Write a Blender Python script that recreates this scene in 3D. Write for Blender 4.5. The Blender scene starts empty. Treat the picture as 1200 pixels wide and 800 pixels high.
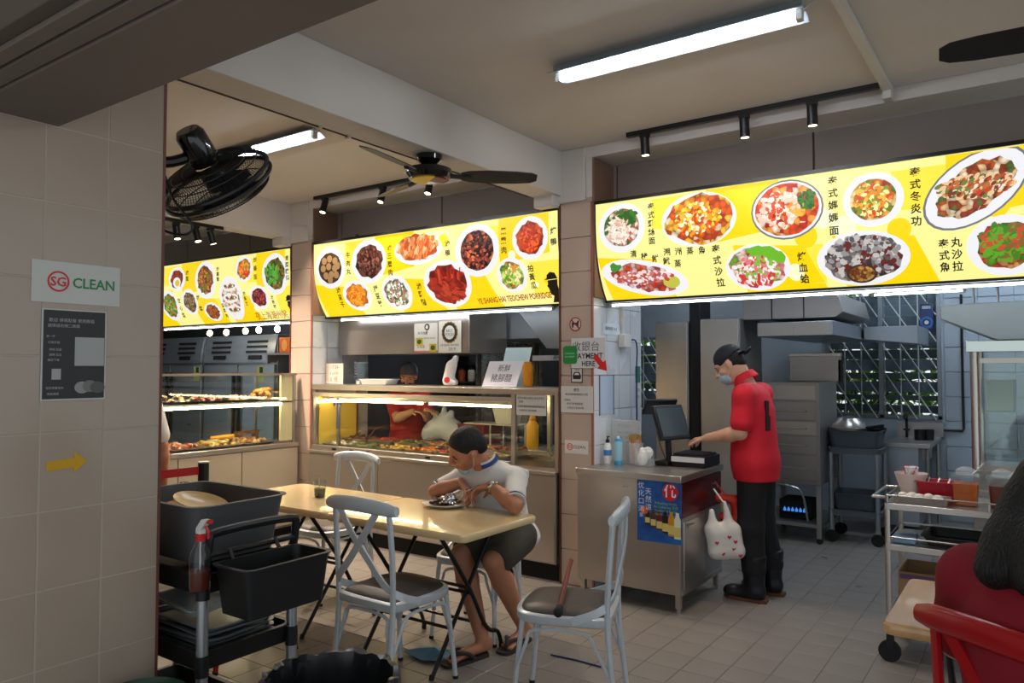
import bpy, bmesh, math, random
import numpy as np
from mathutils import Vector, Matrix
R = math.radians
sc = bpy.context.scene
COL = sc.collection
# ---------------------------------------------------------------- camera
cam_d = bpy.data.cameras.new('camera'); cam = bpy.data.objects.new('camera', cam_d); COL.objects.link(cam)
cam.location = (0, 0, 1.55)
cam.rotation_euler = (R(90 + 2.08), 0, R(35.15))
cam_d.sensor_width = 36; cam_d.lens = 26.4; cam_d.clip_start = .05
sc.camera = cam
# ---------------------------------------------------------------- world, exposure
w = bpy.data.worlds.new('world'); sc.world = w; w.use_nodes = True
bg = w.node_tree.nodes['Background']; bg.inputs[0].default_value = (.86, .95, 1.0, 1); bg.inputs[1].default_value = 1.0
sc.view_settings.view_transform = 'Standard'; sc.view_settings.look = 'None'
sc.view_settings.exposure = 0.08; sc.view_settings.gamma = 1; sc.view_settings.use_curve_mapping = False
# ---------------------------------------------------------------- materials
def lin(c):
    return tuple(((x/255)/12.92 if x/255 <= .04045 else ((x/255+.055)/1.055)**2.4) for x in c)
MATS = {}
def mat(name, col, rough=.5, metal=0, var=0, vs=6., bump=0, bs=60., emit=None, es=0, trans=0, ior=1.45, alpha=1, stretch=None, spec=.5, coat=0, col2=None, sss=0):
    if name in MATS: return MATS[name]
    m = bpy.data.materials.new(name); m.use_nodes = True; nt = m.node_tree; p = nt.nodes['Principled BSDF']
    c = lin(col) + (1,)
    p.inputs['Base Color'].default_value = c; p.inputs['Roughness'].default_value = rough; p.inputs['Metallic'].default_value = metal
    p.inputs['Specular IOR Level'].default_value = spec; p.inputs['IOR'].default_value = ior
    p.inputs['Transmission Weight'].default_value = trans; p.inputs['Alpha'].default_value = alpha; p.inputs['Coat Weight'].default_value = coat
    if sss: p.inputs['Subsurface Weight'].default_value = sss; p.inputs['Subsurface Radius'].default_value = (.02, .008, .004)
    if emit: p.inputs['Emission Color'].default_value = lin(emit) + (1,); p.inputs['Emission Strength'].default_value = es
    if var or bump:
        tc = nt.nodes.new('ShaderNodeTexCoord'); mp = nt.nodes.new('ShaderNodeMapping'); nt.links.new(tc.outputs['Object'], mp.inputs[0])
        if stretch: mp.inputs['Scale'].default_value = stretch
        if var:
            n = nt.nodes.new('ShaderNodeTexNoise'); n.inputs['Scale'].default_value = vs; n.inputs['Detail'].default_value = 5
            nt.links.new(mp.outputs[0], n.inputs['Vector'])
            r = nt.nodes.new('ShaderNodeValToRGB'); d = lin(col2) if col2 else tuple(x*(1-var) for x in c[:3])
            r.color_ramp.elements[0].position = .3; r.color_ramp.elements[1].position = .7
            r.color_ramp.elements[0].color = d + (1,); r.color_ramp.elements[1].color = (c if col2 else tuple(min(1, x*(1+var*.6)) for x in c[:3]) + (1,))
            nt.links.new(n.outputs[0], r.inputs[0]); nt.links.new(r.outputs[0], p.inputs['Base Color'])
            mr = nt.nodes.new('ShaderNodeMapRange'); mr.inputs[3].default_value = max(0, rough-.08); mr.inputs[4].default_value = min(1, rough+.1)
            nt.links.new(n.outputs[0], mr.inputs[0]); nt.links.new(mr.outputs[0], p.inputs['Roughness'])
        if bump:
            n2 = nt.nodes.new('ShaderNodeTexNoise'); n2.inputs['Scale'].default_value = bs; nt.links.new(mp.outputs[0], n2.inputs['Vector'])
            b = nt.nodes.new('ShaderNodeBump'); b.inputs['Strength'].default_value = bump; b.inputs['Distance'].default_value = .01
            nt.links.new(n2.outputs[0], b.inputs['Height']); nt.links.new(b.outputs[0], p.inputs['Normal'])
    MATS[name] = m; return m
def foodmat(name, cols, scale=25., es=0., rough=.45, coord='UV', warp=.35, bump=.5):
    """mottled food: voronoi cells through a colour ramp"""
    if name in MATS: return MATS[name]
    m = bpy.data.materials.new(name); m.use_nodes = True; nt = m.node_tree; p = nt.nodes['Principled BSDF']
    tc = nt.nodes.new('ShaderNodeTexCoord')
    nz = nt.nodes.new('ShaderNodeTexNoise'); nz.inputs['Scale'].default_value = scale*.5; nt.links.new(tc.outputs[coord], nz.inputs['Vector'])
    ad = nt.nodes.new('ShaderNodeMixRGB'); ad.blend_type = 'ADD'; ad.inputs[0].default_value = warp/scale*2.5
    nt.links.new(tc.outputs[coord], ad.inputs[1]); nt.links.new(nz.outputs['Color'], ad.inputs[2])
    v = nt.nodes.new('ShaderNodeTexVoronoi'); v.inputs['Scale'].default_value = scale; nt.links.new(ad.outputs[0], v.inputs['Vector'])
    sp = nt.nodes.new('ShaderNodeSeparateColor'); nt.links.new(v.outputs['Color'], sp.inputs[0])
    r = nt.nodes.new('ShaderNodeValToRGB'); r.color_ramp.interpolation = 'CONSTANT'
    n = len(cols)
    while len(r.color_ramp.elements) < n: r.color_ramp.elements.new(.5)
    for i, c in enumerate(cols): r.color_ramp.elements[i].position = i/n; r.color_ramp.elements[i].color = lin(c) + (1,)
    nt.links.new(sp.outputs[0], r.inputs[0])
    mx = nt.nodes.new('ShaderNodeMixRGB'); mx.blend_type = 'MULTIPLY'; mx.inputs[0].default_value = .75
    r2 = nt.nodes.new('ShaderNodeValToRGB'); r2.color_ramp.elements[0].color = (1.15, 1.15, 1.15, 1); r2.color_ramp.elements[1].color = (.3, .25, .22, 1); r2.color_ramp.elements[1].position = .8
    nt.links.new(v.outputs['Distance'], r2.inputs[0]); nt.links.new(r.outputs[0], mx.inputs[1]); nt.links.new(r2.outputs[0], mx.inputs[2])
    nt.links.new(mx.outputs[0], p.inputs['Base Color']); p.inputs['Roughness'].default_value = rough
    if es:
        nt.links.new(mx.outputs[0], p.inputs['Emission Color']); p.inputs['Emission Strength'].default_value = es
        bk = nt.nodes.new('ShaderNodeMixRGB'); bk.blend_type = 'MULTIPLY'; bk.inputs[0].default_value = 1; bk.inputs[2].default_value = (.3, .3, .3, 1)
        nt.links.new(mx.outputs[0], bk.inputs[1]); nt.links.new(bk.outputs[0], p.inputs['Base Color'])
        m.cycles.emission_sampling = 'NONE'
    elif bump:
        b = nt.nodes.new('ShaderNodeBump'); b.inputs['Strength'].default_value = bump; b.invert = True; b.inputs['Distance'].default_value = .01
        nt.links.new(v.outputs['Distance'], b.inputs['Height']); nt.links.new(b.outputs[0], p.inputs['Normal'])
    MATS[name] = m; return m
def printmat(name, col, es=1.0, rough=.4):
    """backlit print"""
    m = mat(name, tuple(int(x*.5) for x in col), rough, emit=col, es=es); m.cycles.emission_sampling = 'NONE' if name != 'sign_cream' else 'AUTO'; return m
# ---------------------------------------------------------------- mesh builder
class MB:
    def __init__(s): s.v = []; s.f = []; s.uv = None
    def add(s, vs, fs):
        n = len(s.v); s.v += [tuple(x) for x in vs]; s.f += [tuple(i+n for i in f) for f in fs]; return s
    def box(s, c, d, rz=0, M=None):
        x, y, z = d[0]/2, d[1]/2, d[2]/2
        P = [Vector(p) for p in ((-x,-y,-z),(x,-y,-z),(x,y,-z),(-x,y,-z),(-x,-y,z),(x,-y,z),(x,y,z),(-x,y,z))]
        if M is None: M = Matrix.Rotation(rz, 3, 'Z')
        return s.add([M @ p + Vector(c) for p in P], [(0,3,2,1),(4,5,6,7),(0,1,5,4),(1,2,6,5),(2,3,7,6),(3,0,4,7)])
    def bb(s, x0, x1, y0, y1, z0, z1): return s.box(((x0+x1)/2,(y0+y1)/2,(z0+z1)/2),(abs(x1-x0),abs(y1-y0),abs(z1-z0)))
    def cyl(s, a, b, r0, r1=None, n=12, cap=True):
        a, b = Vector(a), Vector(b); r1 = r0 if r1 is None else r1
        d = (b-a).normalized(); u = d.orthogonal().normalized(); w_ = d.cross(u); vs = []
        for c, r in ((a, r0), (b, r1)):
            for i in range(n): t = 2*math.pi*i/n; vs.append(c + u*math.cos(t)*r + w_*math.sin(t)*r)
        fs = [(i, (i+1) % n, n+(i+1) % n, n+i) for i in range(n)]
        if cap: fs += [tuple(range(n))[::-1], tuple(range(n, 2*n))]
        return s.add(vs, fs)
    def tube(s, pts, r, n=8, closed=False, cap=True):
        P = [Vector(p) for p in pts]; m = len(P); rs = r if isinstance(r, (list, tuple)) else [r]*m
        T = []
        for i in range(m):
            a = P[(i-1) % m] if (closed or i > 0) else P[i]; b = P[(i+1) % m] if (closed or i < m-1) else P[i]
            T.append((b-a).normalized())
        u = T[0].orthogonal().normalized(); vs = []
        for i in range(m):
            u = (u - T[i]*u.dot(T[i]))
            u = u.normalized() if u.length > 1e-6 else T[i].orthogonal().normalized()
            w_ = T[i].cross(u)
            for k in range(n): t = 2*math.pi*k/n; vs.append(P[i] + u*math.cos(t)*rs[i] + w_*math.sin(t)*rs[i])
        fs = []
        for i in range(m if closed else m-1):
            j = (i+1) % m
            for k in range(n): fs.append((i*n+k, i*n+(k+1) % n, j*n+(k+1) % n, j*n+k))
        if cap and not closed: fs += [tuple(range(n))[::-1], tuple(range((m-1)*n, m*n))]
        return s.add(vs, fs)
    def lathe(s, prof, c=(0,0,0), n=20, M=None, a0=0, a1=2*math.pi):
        full = abs(a1-a0-2*math.pi) < 1e-6; k = n if full else n+1; vs = []
        for r, z in prof:
            for i in range(k):
                t = a0+(a1-a0)*i/n; p = Vector((r*math.cos(t), r*math.sin(t), z))
                if M is not None: p = M @ p
                vs.append(p + Vector(c))
        fs = []
        for j in range(len(prof)-1):
            for i in range(n):
                i2 = (i+1) % k; fs.append((j*k+i, j*k+i2, (j+1)*k+i2, (j+1)*k+i))
        return s.add(vs, fs)
    def ell(s, c, r, n=14, m=9, M=None):
        r = (r, r, r) if isinstance(r, (int, float)) else r
        vs = [Vector((0,0,-r[2]))]
        for j in range(1, m):
            ph = -math.pi/2 + math.pi*j/m
            for i in range(n): t = 2*math.pi*i/n; vs.append(Vector((r[0]*math.cos(ph)*math.cos(t), r[1]*math.cos(ph)*math.sin(t), r[2]*math.sin(ph))))
        vs.append(Vector((0,0,r[2]))); fs = []
        for i in range(n): fs.append((0, 1+(i+1) % n, 1+i))
        for j in range(m-2):
            for i in range(n): a = 1+j*n; fs.append((a+i, a+(i+1) % n, a+n+(i+1) % n, a+n+i))
        a = 1+(m-2)*n
        for i in range(n): fs.append((a+i, a+(i+1) % n, len(vs)-1))
        return s.add([(M @ p if M is not None else p) + Vector(c) for p in vs], fs)
    def loft(s, loops, cap=True, closed=True):
        n = len(loops[0]); vs = [p for l in loops for p in l]; fs = []
        for j in range(len(loops)-1):
            for i in range(n if closed else n-1): fs.append((j*n+i, j*n+(i+1) % n, (j+1)*n+(i+1) % n, (j+1)*n+i))
        if cap: fs += [tuple(range(n))[::-1], tuple(range((len(loops)-1)*n, len(loops)*n))]
        return s.add(vs, fs)
    def prism(s, poly, f, d):
        """poly: 2d points; f maps (a,b,depth)->xyz ; d = (d0,d1)"""
        n = len(poly); vs = [f(a, b, d[0]) for a, b in poly] + [f(a, b, d[1]) for a, b in poly]
        fs = [tuple(range(n))[::-1], tuple(range(n, 2*n))] + [(i, (i+1) % n, n+(i+1) % n, n+i) for i in range(n)]
        return s.add(vs, fs)
    def tray(s, c, w, d, h, r=.03, t=.006, taper=.9, lip=.012, rz=0):
        """open rounded tub: outside, lip, inside"""
        M = Matrix.Rotation(rz, 3, 'Z'); C = Vector(c)
        def lp(w_, d_, z, r_): return [M @ Vector((x, y, z)) + C for x, y in rrect(w_, d_, r_)]
        wt, dt = w*taper, d*taper
        return s.loft([lp(wt, dt, 0, r*.8), lp(w, d, h-.004, r), lp(w+2*lip, d+2*lip, h-.004, r+lip), lp(w+2*lip, d+2*lip, h, r+lip),
                       lp(w-2*t, d-2*t, h, r), lp(wt-2*t, dt-2*t, t, r*.8)])
    def mesh(s, name):
        me = bpy.data.meshes.new(name); me.from_pydata(s.v, [], s.f); me.update(); return me
    def build(s, name, m, parent=None, smooth=35, bevel=0, seg=2, loc=None, fix=True):
        me = s.mesh(name)
        if fix:
            b = bmesh.new(); b.from_mesh(me); bmesh.ops.recalc_face_normals(b, faces=b.faces); b.to_mesh(me); b.free()
        if smooth:
            me.polygons.foreach_set('use_smooth', [True]*len(me.polygons)); me.set_sharp_from_angle(angle=R(smooth))
        for mm in (m if isinstance(m, (list, tuple)) else [m]): me.materials.append(mm)
        o = bpy.data.objects.new(name, me); COL.objects.link(o); o.parent = parent
        if loc: o.location = loc
        if bevel:
            bv = o.modifiers.new('bevel', 'BEVEL'); bv.width = bevel; bv.segments = seg; bv.limit_method = 'ANGLE'; bv.angle_limit = R(40)
        return o
def rrect(w_, d_, r, n=4):
    r = min(r, w_/2-1e-4, d_/2-1e-4); o = []
    for cx, cy, a in ((w_/2-r, d_/2-r, 0), (-w_/2+r, d_/2-r, 90), (-w_/2+r, -d_/2+r, 180), (w_/2-r, -d_/2+r, 270)):
        for i in range(n+1): t = R(a+90*i/n); o.append((cx+r*math.cos(t), cy+r*math.sin(t)))
    return o
def oval(cx, cy, a, b, n=28, rot=0):
    return [(cx+a*math.cos(t)*math.cos(rot)-b*math.sin(t)*math.sin(rot), cy+a*math.cos(t)*math.sin(rot)+b*math.sin(t)*math.cos(rot)) for t in [2*math.pi*i/n for i in range(n)]]
def smoothpath(pts, k=4):
    P = [Vector(p) for p in pts]; o = []
    for i in range(len(P)-1):
        p0, p1, p2, p3 = P[max(i-1, 0)], P[i], P[i+1], P[min(i+2, len(P)-1)]
        for j in range(k):
            t = j/k; o.append(.5*((2*p1)+(p2-p0)*t+(2*p0-5*p1+4*p2-p3)*t*t+(3*p1-p0-3*p2+p3)*t**3))
    return o+[P[-1]]
def tag(o, label, cat, group=None):
    o['label'] = label; o['category'] = cat
    if group: o['group'] = group
    return o
def thing(name, label, cat, loc=(0,0,0), rz=0, group=None):
    o = bpy.data.objects.new(name, None); COL.objects.link(o); o.empty_display_size = .1
    o.location = loc; o.rotation_euler = (0, 0, rz); return tag(o, label, cat, group)
def struct(o): o['kind'] = 'structure'; return o
def stuff(o): o['kind'] = 'stuff'; return o
def dup(root, loc=None, rz=None, label=None, group=None):
    def cp(o, par):
        c = o.copy(); COL.objects.link(c); c.parent = par
        for ch in list(o.children): cp(ch, c)
        return c
    r = cp(root, None)
    if loc: r.location = loc
    if rz is not None: r.rotation_euler = (0, 0, rz)
    if label: r['label'] = label
    if group: r['group'] = group
    return r
_tc = {}
def textgeo(s, size=1., bold=0.):
    """lettering outline from the built-in font, as verts/faces centred on the origin"""
    if (s, bold) not in _tc:
        c = bpy.data.curves.new('t', 'FONT'); c.body = s; c.align_x = 'CENTER'; c.align_y = 'CENTER'; c.resolution_u = 2; c.offset = bold
        o = bpy.data.objects.new('t', c); COL.objects.link(o)
        dg = bpy.context.evaluated_depsgraph_get(); me = bpy.data.meshes.new_from_object(o.evaluated_get(dg))
        _tc[(s, bold)] = ([tuple(v.co) for v in me.vertices], [tuple(p.vertices) for p in me.polygons])
        bpy.data.objects.remove(o); bpy.data.curves.remove(c); bpy.data.meshes.remove(me)
    v, f = _tc[(s, bold)]
    return [(a*size, b*size) for a, b, _ in v], f
def lettering(mb, s, size, f, cx=0, cy=0, rot=0, sx=1, bold=0, d=.001):
    v, fs = textgeo(s, size, bold); ca, sa = math.cos(rot), math.sin(rot)
    mb.add([f(cx+(a*sx)*ca-b*sa, cy+(a*sx)*sa+b*ca, d) for a, b in v], fs); return mb
def vcol(mb, chars, size, pitch, f, cx, cy, **k):
    for i, ch in enumerate(chars): lettering(mb, ch, size, f, cx, cy-i*pitch, **k)
    return mb
def planeY(x0, y, z0): return lambda a, b, d: (x0+a, y-d, z0+b)      # faces -Y
def planeX(x, y0, z0): return lambda a, b, d: (x+d, y0+a, z0+b)      # faces +X
# ---------------------------------------------------------------- smooth-union bodies
def sdf_mesh(prims, vox=.007, cuts=(), k=.02, pad=.03):
    lo = np.array([1e9]*3); hi = -lo
    for p in prims:
        if p[0] == 'c': a, b, r = np.array(p[1]), np.array(p[2]), max(p[3], p[4]); l, h = np.minimum(a, b)-r, np.maximum(a, b)+r
        else: c = np.array(p[1]); r = max(p[2]); l, h = c-r, c+r
        lo = np.minimum(lo, l); hi = np.maximum(hi, h)
    lo -= pad; hi += pad; n = np.ceil((hi-lo)/vox).astype(int)+1
    D = np.full(n, .2, np.float32); ax = [(lo[i]+np.arange(n[i])*vox).astype(np.float32) for i in range(3)]
    for p in prims:
        kk = k
        if p[0] == 'c':
            a, b = np.array(p[1], float), np.array(p[2], float); ra, rb = p[3], p[4]; kk = p[5] if len(p) > 5 else k
            r = max(ra, rb); l, h = np.minimum(a, b)-r-kk*2-vox, np.maximum(a, b)+r+kk*2+vox
        else:
            c = np.array(p[1], float); rd = np.array(p[2], float); kk = p[4] if len(p) > 4 and p[4] is not None else k
            l, h = c-rd.max()-kk*2-vox, c+rd.max()+kk*2+vox
        i0 = np.maximum(((l-lo)/vox).astype(int), 0); i1 = np.minimum(((h-lo)/vox).astype(int)+2, n)
        sl = tuple(slice(i0[i], i1[i]) for i in range(3))
        X = ax[0][sl[0]][:, None, None]; Y = ax[1][sl[1]][None, :, None]; Z = ax[2][sl[2]][None, None, :]
        if p[0] == 'c':
            d = b-a; L2 = max(float(d @ d), 1e-9)
            t = np.clip(((X-a[0])*d[0]+(Y-a[1])*d[1]+(Z-a[2])*d[2])/L2, 0, 1)
            S = np.sqrt((X-a[0]-t*d[0])**2+(Y-a[1]-t*d[1])**2+(Z-a[2]-t*d[2])**2)-(ra+(rb-ra)*t)
        else:
            Mx = p[3] if len(p) > 3 and p[3] is not None else None
            q = [X-c[0], Y-c[1], Z-c[2]]
            if Mx is not None:
                Mi = np.array(Mx).T; q = [Mi[i][0]*q[0]+Mi[i][1]*q[1]+Mi[i][2]*q[2] for i in range(3)]
            k0 = np.sqrt((q[0]/rd[0])**2+(q[1]/rd[1])**2+(q[2]/rd[2])**2)
            k1 = np.sqrt((q[0]/rd[0]**2)**2+(q[1]/rd[1]**2)**2+(q[2]/rd[2]**2)**2)
            S = k0*(k0-1)/np.maximum(k1, 1e-6)
        O = D[sl]; hh = np.maximum(kk-np.abs(O-S), 0)/kk
        D[sl] = np.minimum(O, S)-hh*hh*kk*.25
    X = ax[0][:, None, None]; Y = ax[1][None, :, None]; Z = ax[2][None, None, :]
    for nrm, pt in cuts:
        nn = np.array(nrm, float); nn /= np.linalg.norm(nn)
        D = np.maximum(D, (X-pt[0])*nn[0]+(Y-pt[1])*nn[1]+(Z-pt[2])*nn[2]).astype(np.float32)
    return surfnet(D, lo, vox)
def surfnet(D, lo, vox):
    I = D < 0; nx, ny, nz = D.shape
    cs = [(0,0,0),(1,0,0),(0,1,0),(1,1,0),(0,0,1),(1,0,1),(0,1,1),(1,1,1)]
    sub = lambda A, c: A[c[0]:nx-1+c[0], c[1]:ny-1+c[1], c[2]:nz-1+c[2]]
    cnt = sum(sub(I, c).astype(np.int8) for c in cs); act = np.argwhere((cnt > 0) & (cnt < 8))
    idx = -np.ones((nx-1, ny-1, nz-1), np.int32); idx[act[:, 0], act[:, 1], act[:, 2]] = np.arange(len(act))
    V = np.stack([D[act[:, 0]+c[0], act[:, 1]+c[1], act[:, 2]+c[2]] for c in cs], 1)
    P = np.zeros((len(act), 3)); N = np.zeros(len(act))
    for a in range(8):
        for b in range(a+1, 8):
            if sum(abs(cs[a][i]-cs[b][i]) for i in range(3)) != 1: continue
            m = (V[:, a] < 0) != (V[:, b] < 0); t = V[m, a]/(V[m, a]-V[m, b])
            P[m] += np.array(cs[a])+t[:, None]*(np.array(cs[b])-np.array(cs[a])); N[m] += 1
    P = (act+P/N[:, None])*vox+lo; F = []
    for axn in range(3):
        s0 = [slice(1, -1)]*3; s0[axn] = slice(0, -1); s1 = [slice(1, -1)]*3; s1[axn] = slice(1, None)
        A, B = I[tuple(s0)], I[tuple(s1)]; e = np.argwhere(A != B); fl = A[e[:, 0], e[:, 1], e[:, 2]]
        off = np.array([1, 1, 1]); off[axn] = 0; e = e+off
        u, v = (axn+1) % 3, (axn+2) % 3; q = []
        for du, dv in ((-1, -1), (0, -1), (0, 0), (-1, 0)):
            c = e.copy(); c[:, u] += du; c[:, v] += dv; q.append(idx[c[:, 0], c[:, 1], c[:, 2]])
        q = np.stack(q, 1); q[~fl] = q[~fl][:, ::-1]; F.append(q)
    return P, np.concatenate(F)
def sdf_obj(name, prims, m, parent=None, vox=.007, cuts=(), k=.02, smooth_it=2):
    P, F = sdf_mesh(prims, vox, cuts, k)
    me = bpy.data.meshes.new(name); me.from_pydata(P.tolist(), [], F.tolist()); me.update()
    me.polygons.foreach_set('use_smooth', [True]*len(me.polygons)); me.materials.append(m)
    o = bpy.data.objects.new(name, me); COL.objects.link(o); o.parent = parent
    if smooth_it: s = o.modifiers.new('smooth', 'SMOOTH'); s.iterations = smooth_it; s.factor = .5
    return o
# ---------------------------------------------------------------- shared materials
rnd = random.Random(7)
STEEL = mat('brushed_steel', (190, 182, 174), .30, .9, var=.05, vs=2, stretch=(1, 1, 3))
STEELV = mat('dull_steel', (168, 164, 160), .38, .85, var=.08, vs=1.5, stretch=(1, 1, 2))
WHITE = mat('white_paint', (200, 196, 188), .6, var=.05, vs=3)
BLACK = mat('black_plastic', (22, 22, 24), .4, spec=.4)
BLKMET = mat('black_metal', (16, 16, 17), .35)
PAPER = mat('paper', (225, 222, 214), .7)
INK = mat('ink', (38, 36, 38), .7)
RED = mat('red_ink', (200, 30, 34), .5)
GLASS = mat('clear_glass', (235, 245, 242), .02, trans=1, ior=1.01, spec=.8)
def glassmat():
    m = bpy.data.materials.new('pane_glass'); m.use_nodes = True; nt = m.node_tree; nt.nodes.clear()
    o = nt.nodes.new('ShaderNodeOutputMaterial'); t = nt.nodes.new('ShaderNodeBsdfTransparent'); g = nt.nodes.new('ShaderNodeBsdfGlossy')
    t.inputs[0].default_value = (.90, .94, .92, 1); g.inputs['Roughness'].default_value = .03; g.inputs[0].default_value = (1, 1, 1, 1)
    f = nt.nodes.new('ShaderNodeFresnel'); ge = nt.nodes.new('ShaderNodeNewGeometry'); ma = nt.nodes.new('ShaderNodeMath'); ma.operation = 'MULTIPLY_ADD'; ma.inputs[1].default_value = -.8333; ma.inputs[2].default_value = 1.5
    nt.links.new(ge.outputs['Backfacing'], ma.inputs[0]); nt.links.new(ma.outputs[0], f.inputs[0]); mx = nt.nodes.new('ShaderNodeMixShader')
    nt.links.new(f.outputs[0], mx.inputs[0]); nt.links.new(t.outputs[0], mx.inputs[1]); nt.links.new(g.outputs[0], mx.inputs[2]); nt.links.new(mx.outputs[0], o.inputs[0])
    return m
PANE = glassmat()
CLEARP = mat('clear_plastic', (225, 230, 232), .12, alpha=.28)
TUBE = mat('fluorescent_tube', (255, 255, 255), .4, emit=(240, 245, 255), es=58)
KTUBE = mat('added_kitchen_tube', (255, 255, 255), .4, emit=(222, 238, 255), es=125)  # glow of the added, unseen stall lamps
LED = mat('led_strip', (255, 255, 255), .4, emit=(235, 243, 255), es=12)
WARMLED = mat('warm_led_strip', (255, 250, 235), .4, emit=(255, 222, 168), es=38)
BULB = mat('warm_bulb', (255, 250, 235), .4, emit=(255, 214, 150), es=22)
# ================================================================ THE SETTING
TILEM = mat('floor_tile', (132, 125, 118), .30, var=.10, vs=2.5, bump=.03, bs=25)
GROUT = mat('grout', (112, 106, 100), .8)
b = MB().bb(-11, 3.2, -1.5, 9.2, -.12, -.004); floor = struct(b.build('floor', GROUT, smooth=0))
def cam_px(p):
    v = Vector(p)-Vector((0, 0, 1.55)); y = R(35.15); pt = R(2.08)
    r_ = Vector((math.cos(y), math.sin(y), 0)); f0 = Vector((-math.sin(y), math.cos(y), 0)); f_ = f0*math.cos(pt)+Vector((0, 0, math.sin(pt))); u_ = -f0*math.sin(pt)+Vector((0, 0, math.cos(pt)))
    w_ = v.dot(f_)
    return (600+880*v.dot(r_)/w_, 400-880*v.dot(u_)/w_, w_) if w_ > .2 else None
tb = MB().box((0, 0, -.006), (.1972, .1972, .012)); tme = tb.mesh('tile')
_b = bmesh.new(); _b.from_mesh(tme); bmesh.ops.bevel(_b, geom=[e for e in _b.edges if e.verts[0].co.z > -.003 and e.verts[1].co.z > -.003], offset=.002, segments=1, affect='EDGES'); _b.to_mesh(tme); _b.free()
tme.materials.append(TILEM)
cand = []; rest = MB()
for i in range(-53, 17):
    for j in range(-21, 31):
        c = (-.255+.2*i, 3.01+.2*j, 0); q = cam_px(c); vis = q and -40 < q[0] < 1240 and 560 < q[1] < 870
        if c[0] < -3 and c[1] < 1.5: vis = False
        cand.append((0 if vis else 1, q[2] if q else 99, c))
cand.sort()
for k, (vz, _, c) in enumerate(cand):
    if k < 300 and vz == 0:
        o = bpy.data.objects.new('tile', tme); COL.objects.link(o); o.parent = floor; o.location = c
    else: rest.box((c[0], c[1], -.006), (.1972, .1972, .012))
stuff(rest.build('tile_field', TILEM, floor, smooth=0))
# ---- ceiling and beams
CEIL = mat('ceiling_paint', (200, 194, 188), .75, var=.06, vs=1.5)
struct(MB().bb(-11, 3.2, -1.5, 9.2, 3.15, 3.25).build('ceiling', CEIL, smooth=0))
BEAMD = mat('front_beam_paint', (118, 106, 96), .7, var=.08, vs=2)
t1 = struct(MB().bb(-2.62, 3.2, .89, 1.137, 2.343, 3.15).build('trim_1', BEAMD, bevel=.004))
MB().bb(-2.62, 3.2, .832, .883, 2.347, 3.14).build('shutter_channel', BEAMD, t1, bevel=.003)
MB().bb(-2.62, 3.2, .780, .822, 2.347, 3.14).build('shutter_channel', BEAMD, t1, bevel=.003)
MB().bb(-2.62, 3.2, .822, .832, 2.40, 3.14).build('shutter_gap', BLACK, t1); MB().bb(-2.62, 3.2, .883, .89, 2.40, 3.14).build('shutter_gap', BLACK, t1)  # black strips stand in for the shade inside the slots
MB().bb(-2.62, 3.2, .74, .78, 2.36, 3.14).build('shutter_cover', mat('shutter_cover', (92, 82, 72), .6), t1, bevel=.003)
struct(MB().bb(-3.06, -2.86, 1.14, 4.7, 2.82, 3.15).build('trim_2', CEIL, bevel=.004))
struct(MB().bb(-6.13, -5.93, 1.5, 4.7, 2.82, 3.15).build('trim_3', CEIL, bevel=.004))
struct(MB().bb(-11, 3.2, 4.7, 5.0, 3.07, 3.15).build('trim_4', CEIL, bevel=.004))
# ---- fascia wall above the signs, with panel joints
FASC = mat('fascia_panel', (128, 116, 110), .65, var=.06, vs=2)
fw_ = struct(MB().bb(-11, 3.2, 5.02, 5.1, 2.06, 3.07).build('wall_fascia', mat('fascia_joint', (70, 62, 58), .8), smooth=0))
xs = [-10.6, -9.4, -8.2, -7.0, -5.9, -5.55, -4.27, -2.95, -2.56, -1.16, .05, 1.25, 2.45, 3.2]
for a, c in zip(xs[:-1], xs[1:]): MB().bb(a+.006, c-.006, 4.996, 5.021, 2.07, 3.066).build('panel', FASC, fw_, bevel=.002)
# ---- tiled left pillar (20 x 25 cm tiles)
PT = mat('pillar_tile', (168, 152, 136), .16, var=.05, vs=1.6, bump=.015, bs=6)
PG = mat('pillar_grout', (176, 164, 150), .8)
wl = struct(MB().bb(-4.2, -2.6212, -1.5, 1.496, 0, 3.15).build('wall_left', PG, smooth=0))
tm2 = MB().box((0, 0, 0), (.014, .1965, .2465)).mesh('tile'); tm2.materials.append(PT)
_b = bmesh.new(); _b.from_mesh(tm2); bmesh.ops.bevel(_b, geom=[e for e in _b.edges if e.verts[0].co.x > 0 and e.verts[1].co.x > 0], offset=.002, segments=1, affect='EDGES'); _b.to_mesh(tm2); _b.free()
for i in range(8):
    for j in range(13):
        o = bpy.data.objects.new('tile', tm2); COL.objects.link(o); o.parent = wl; o.location = (-2.627, 1.40-.2*i, .05+.25*j-.083)
MB().bb(-2.66, -2.618, 1.496, 1.506, 0, 3.15).build('corner_strip', mat('corner_strip', (110, 62, 52), .6), wl)
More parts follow.
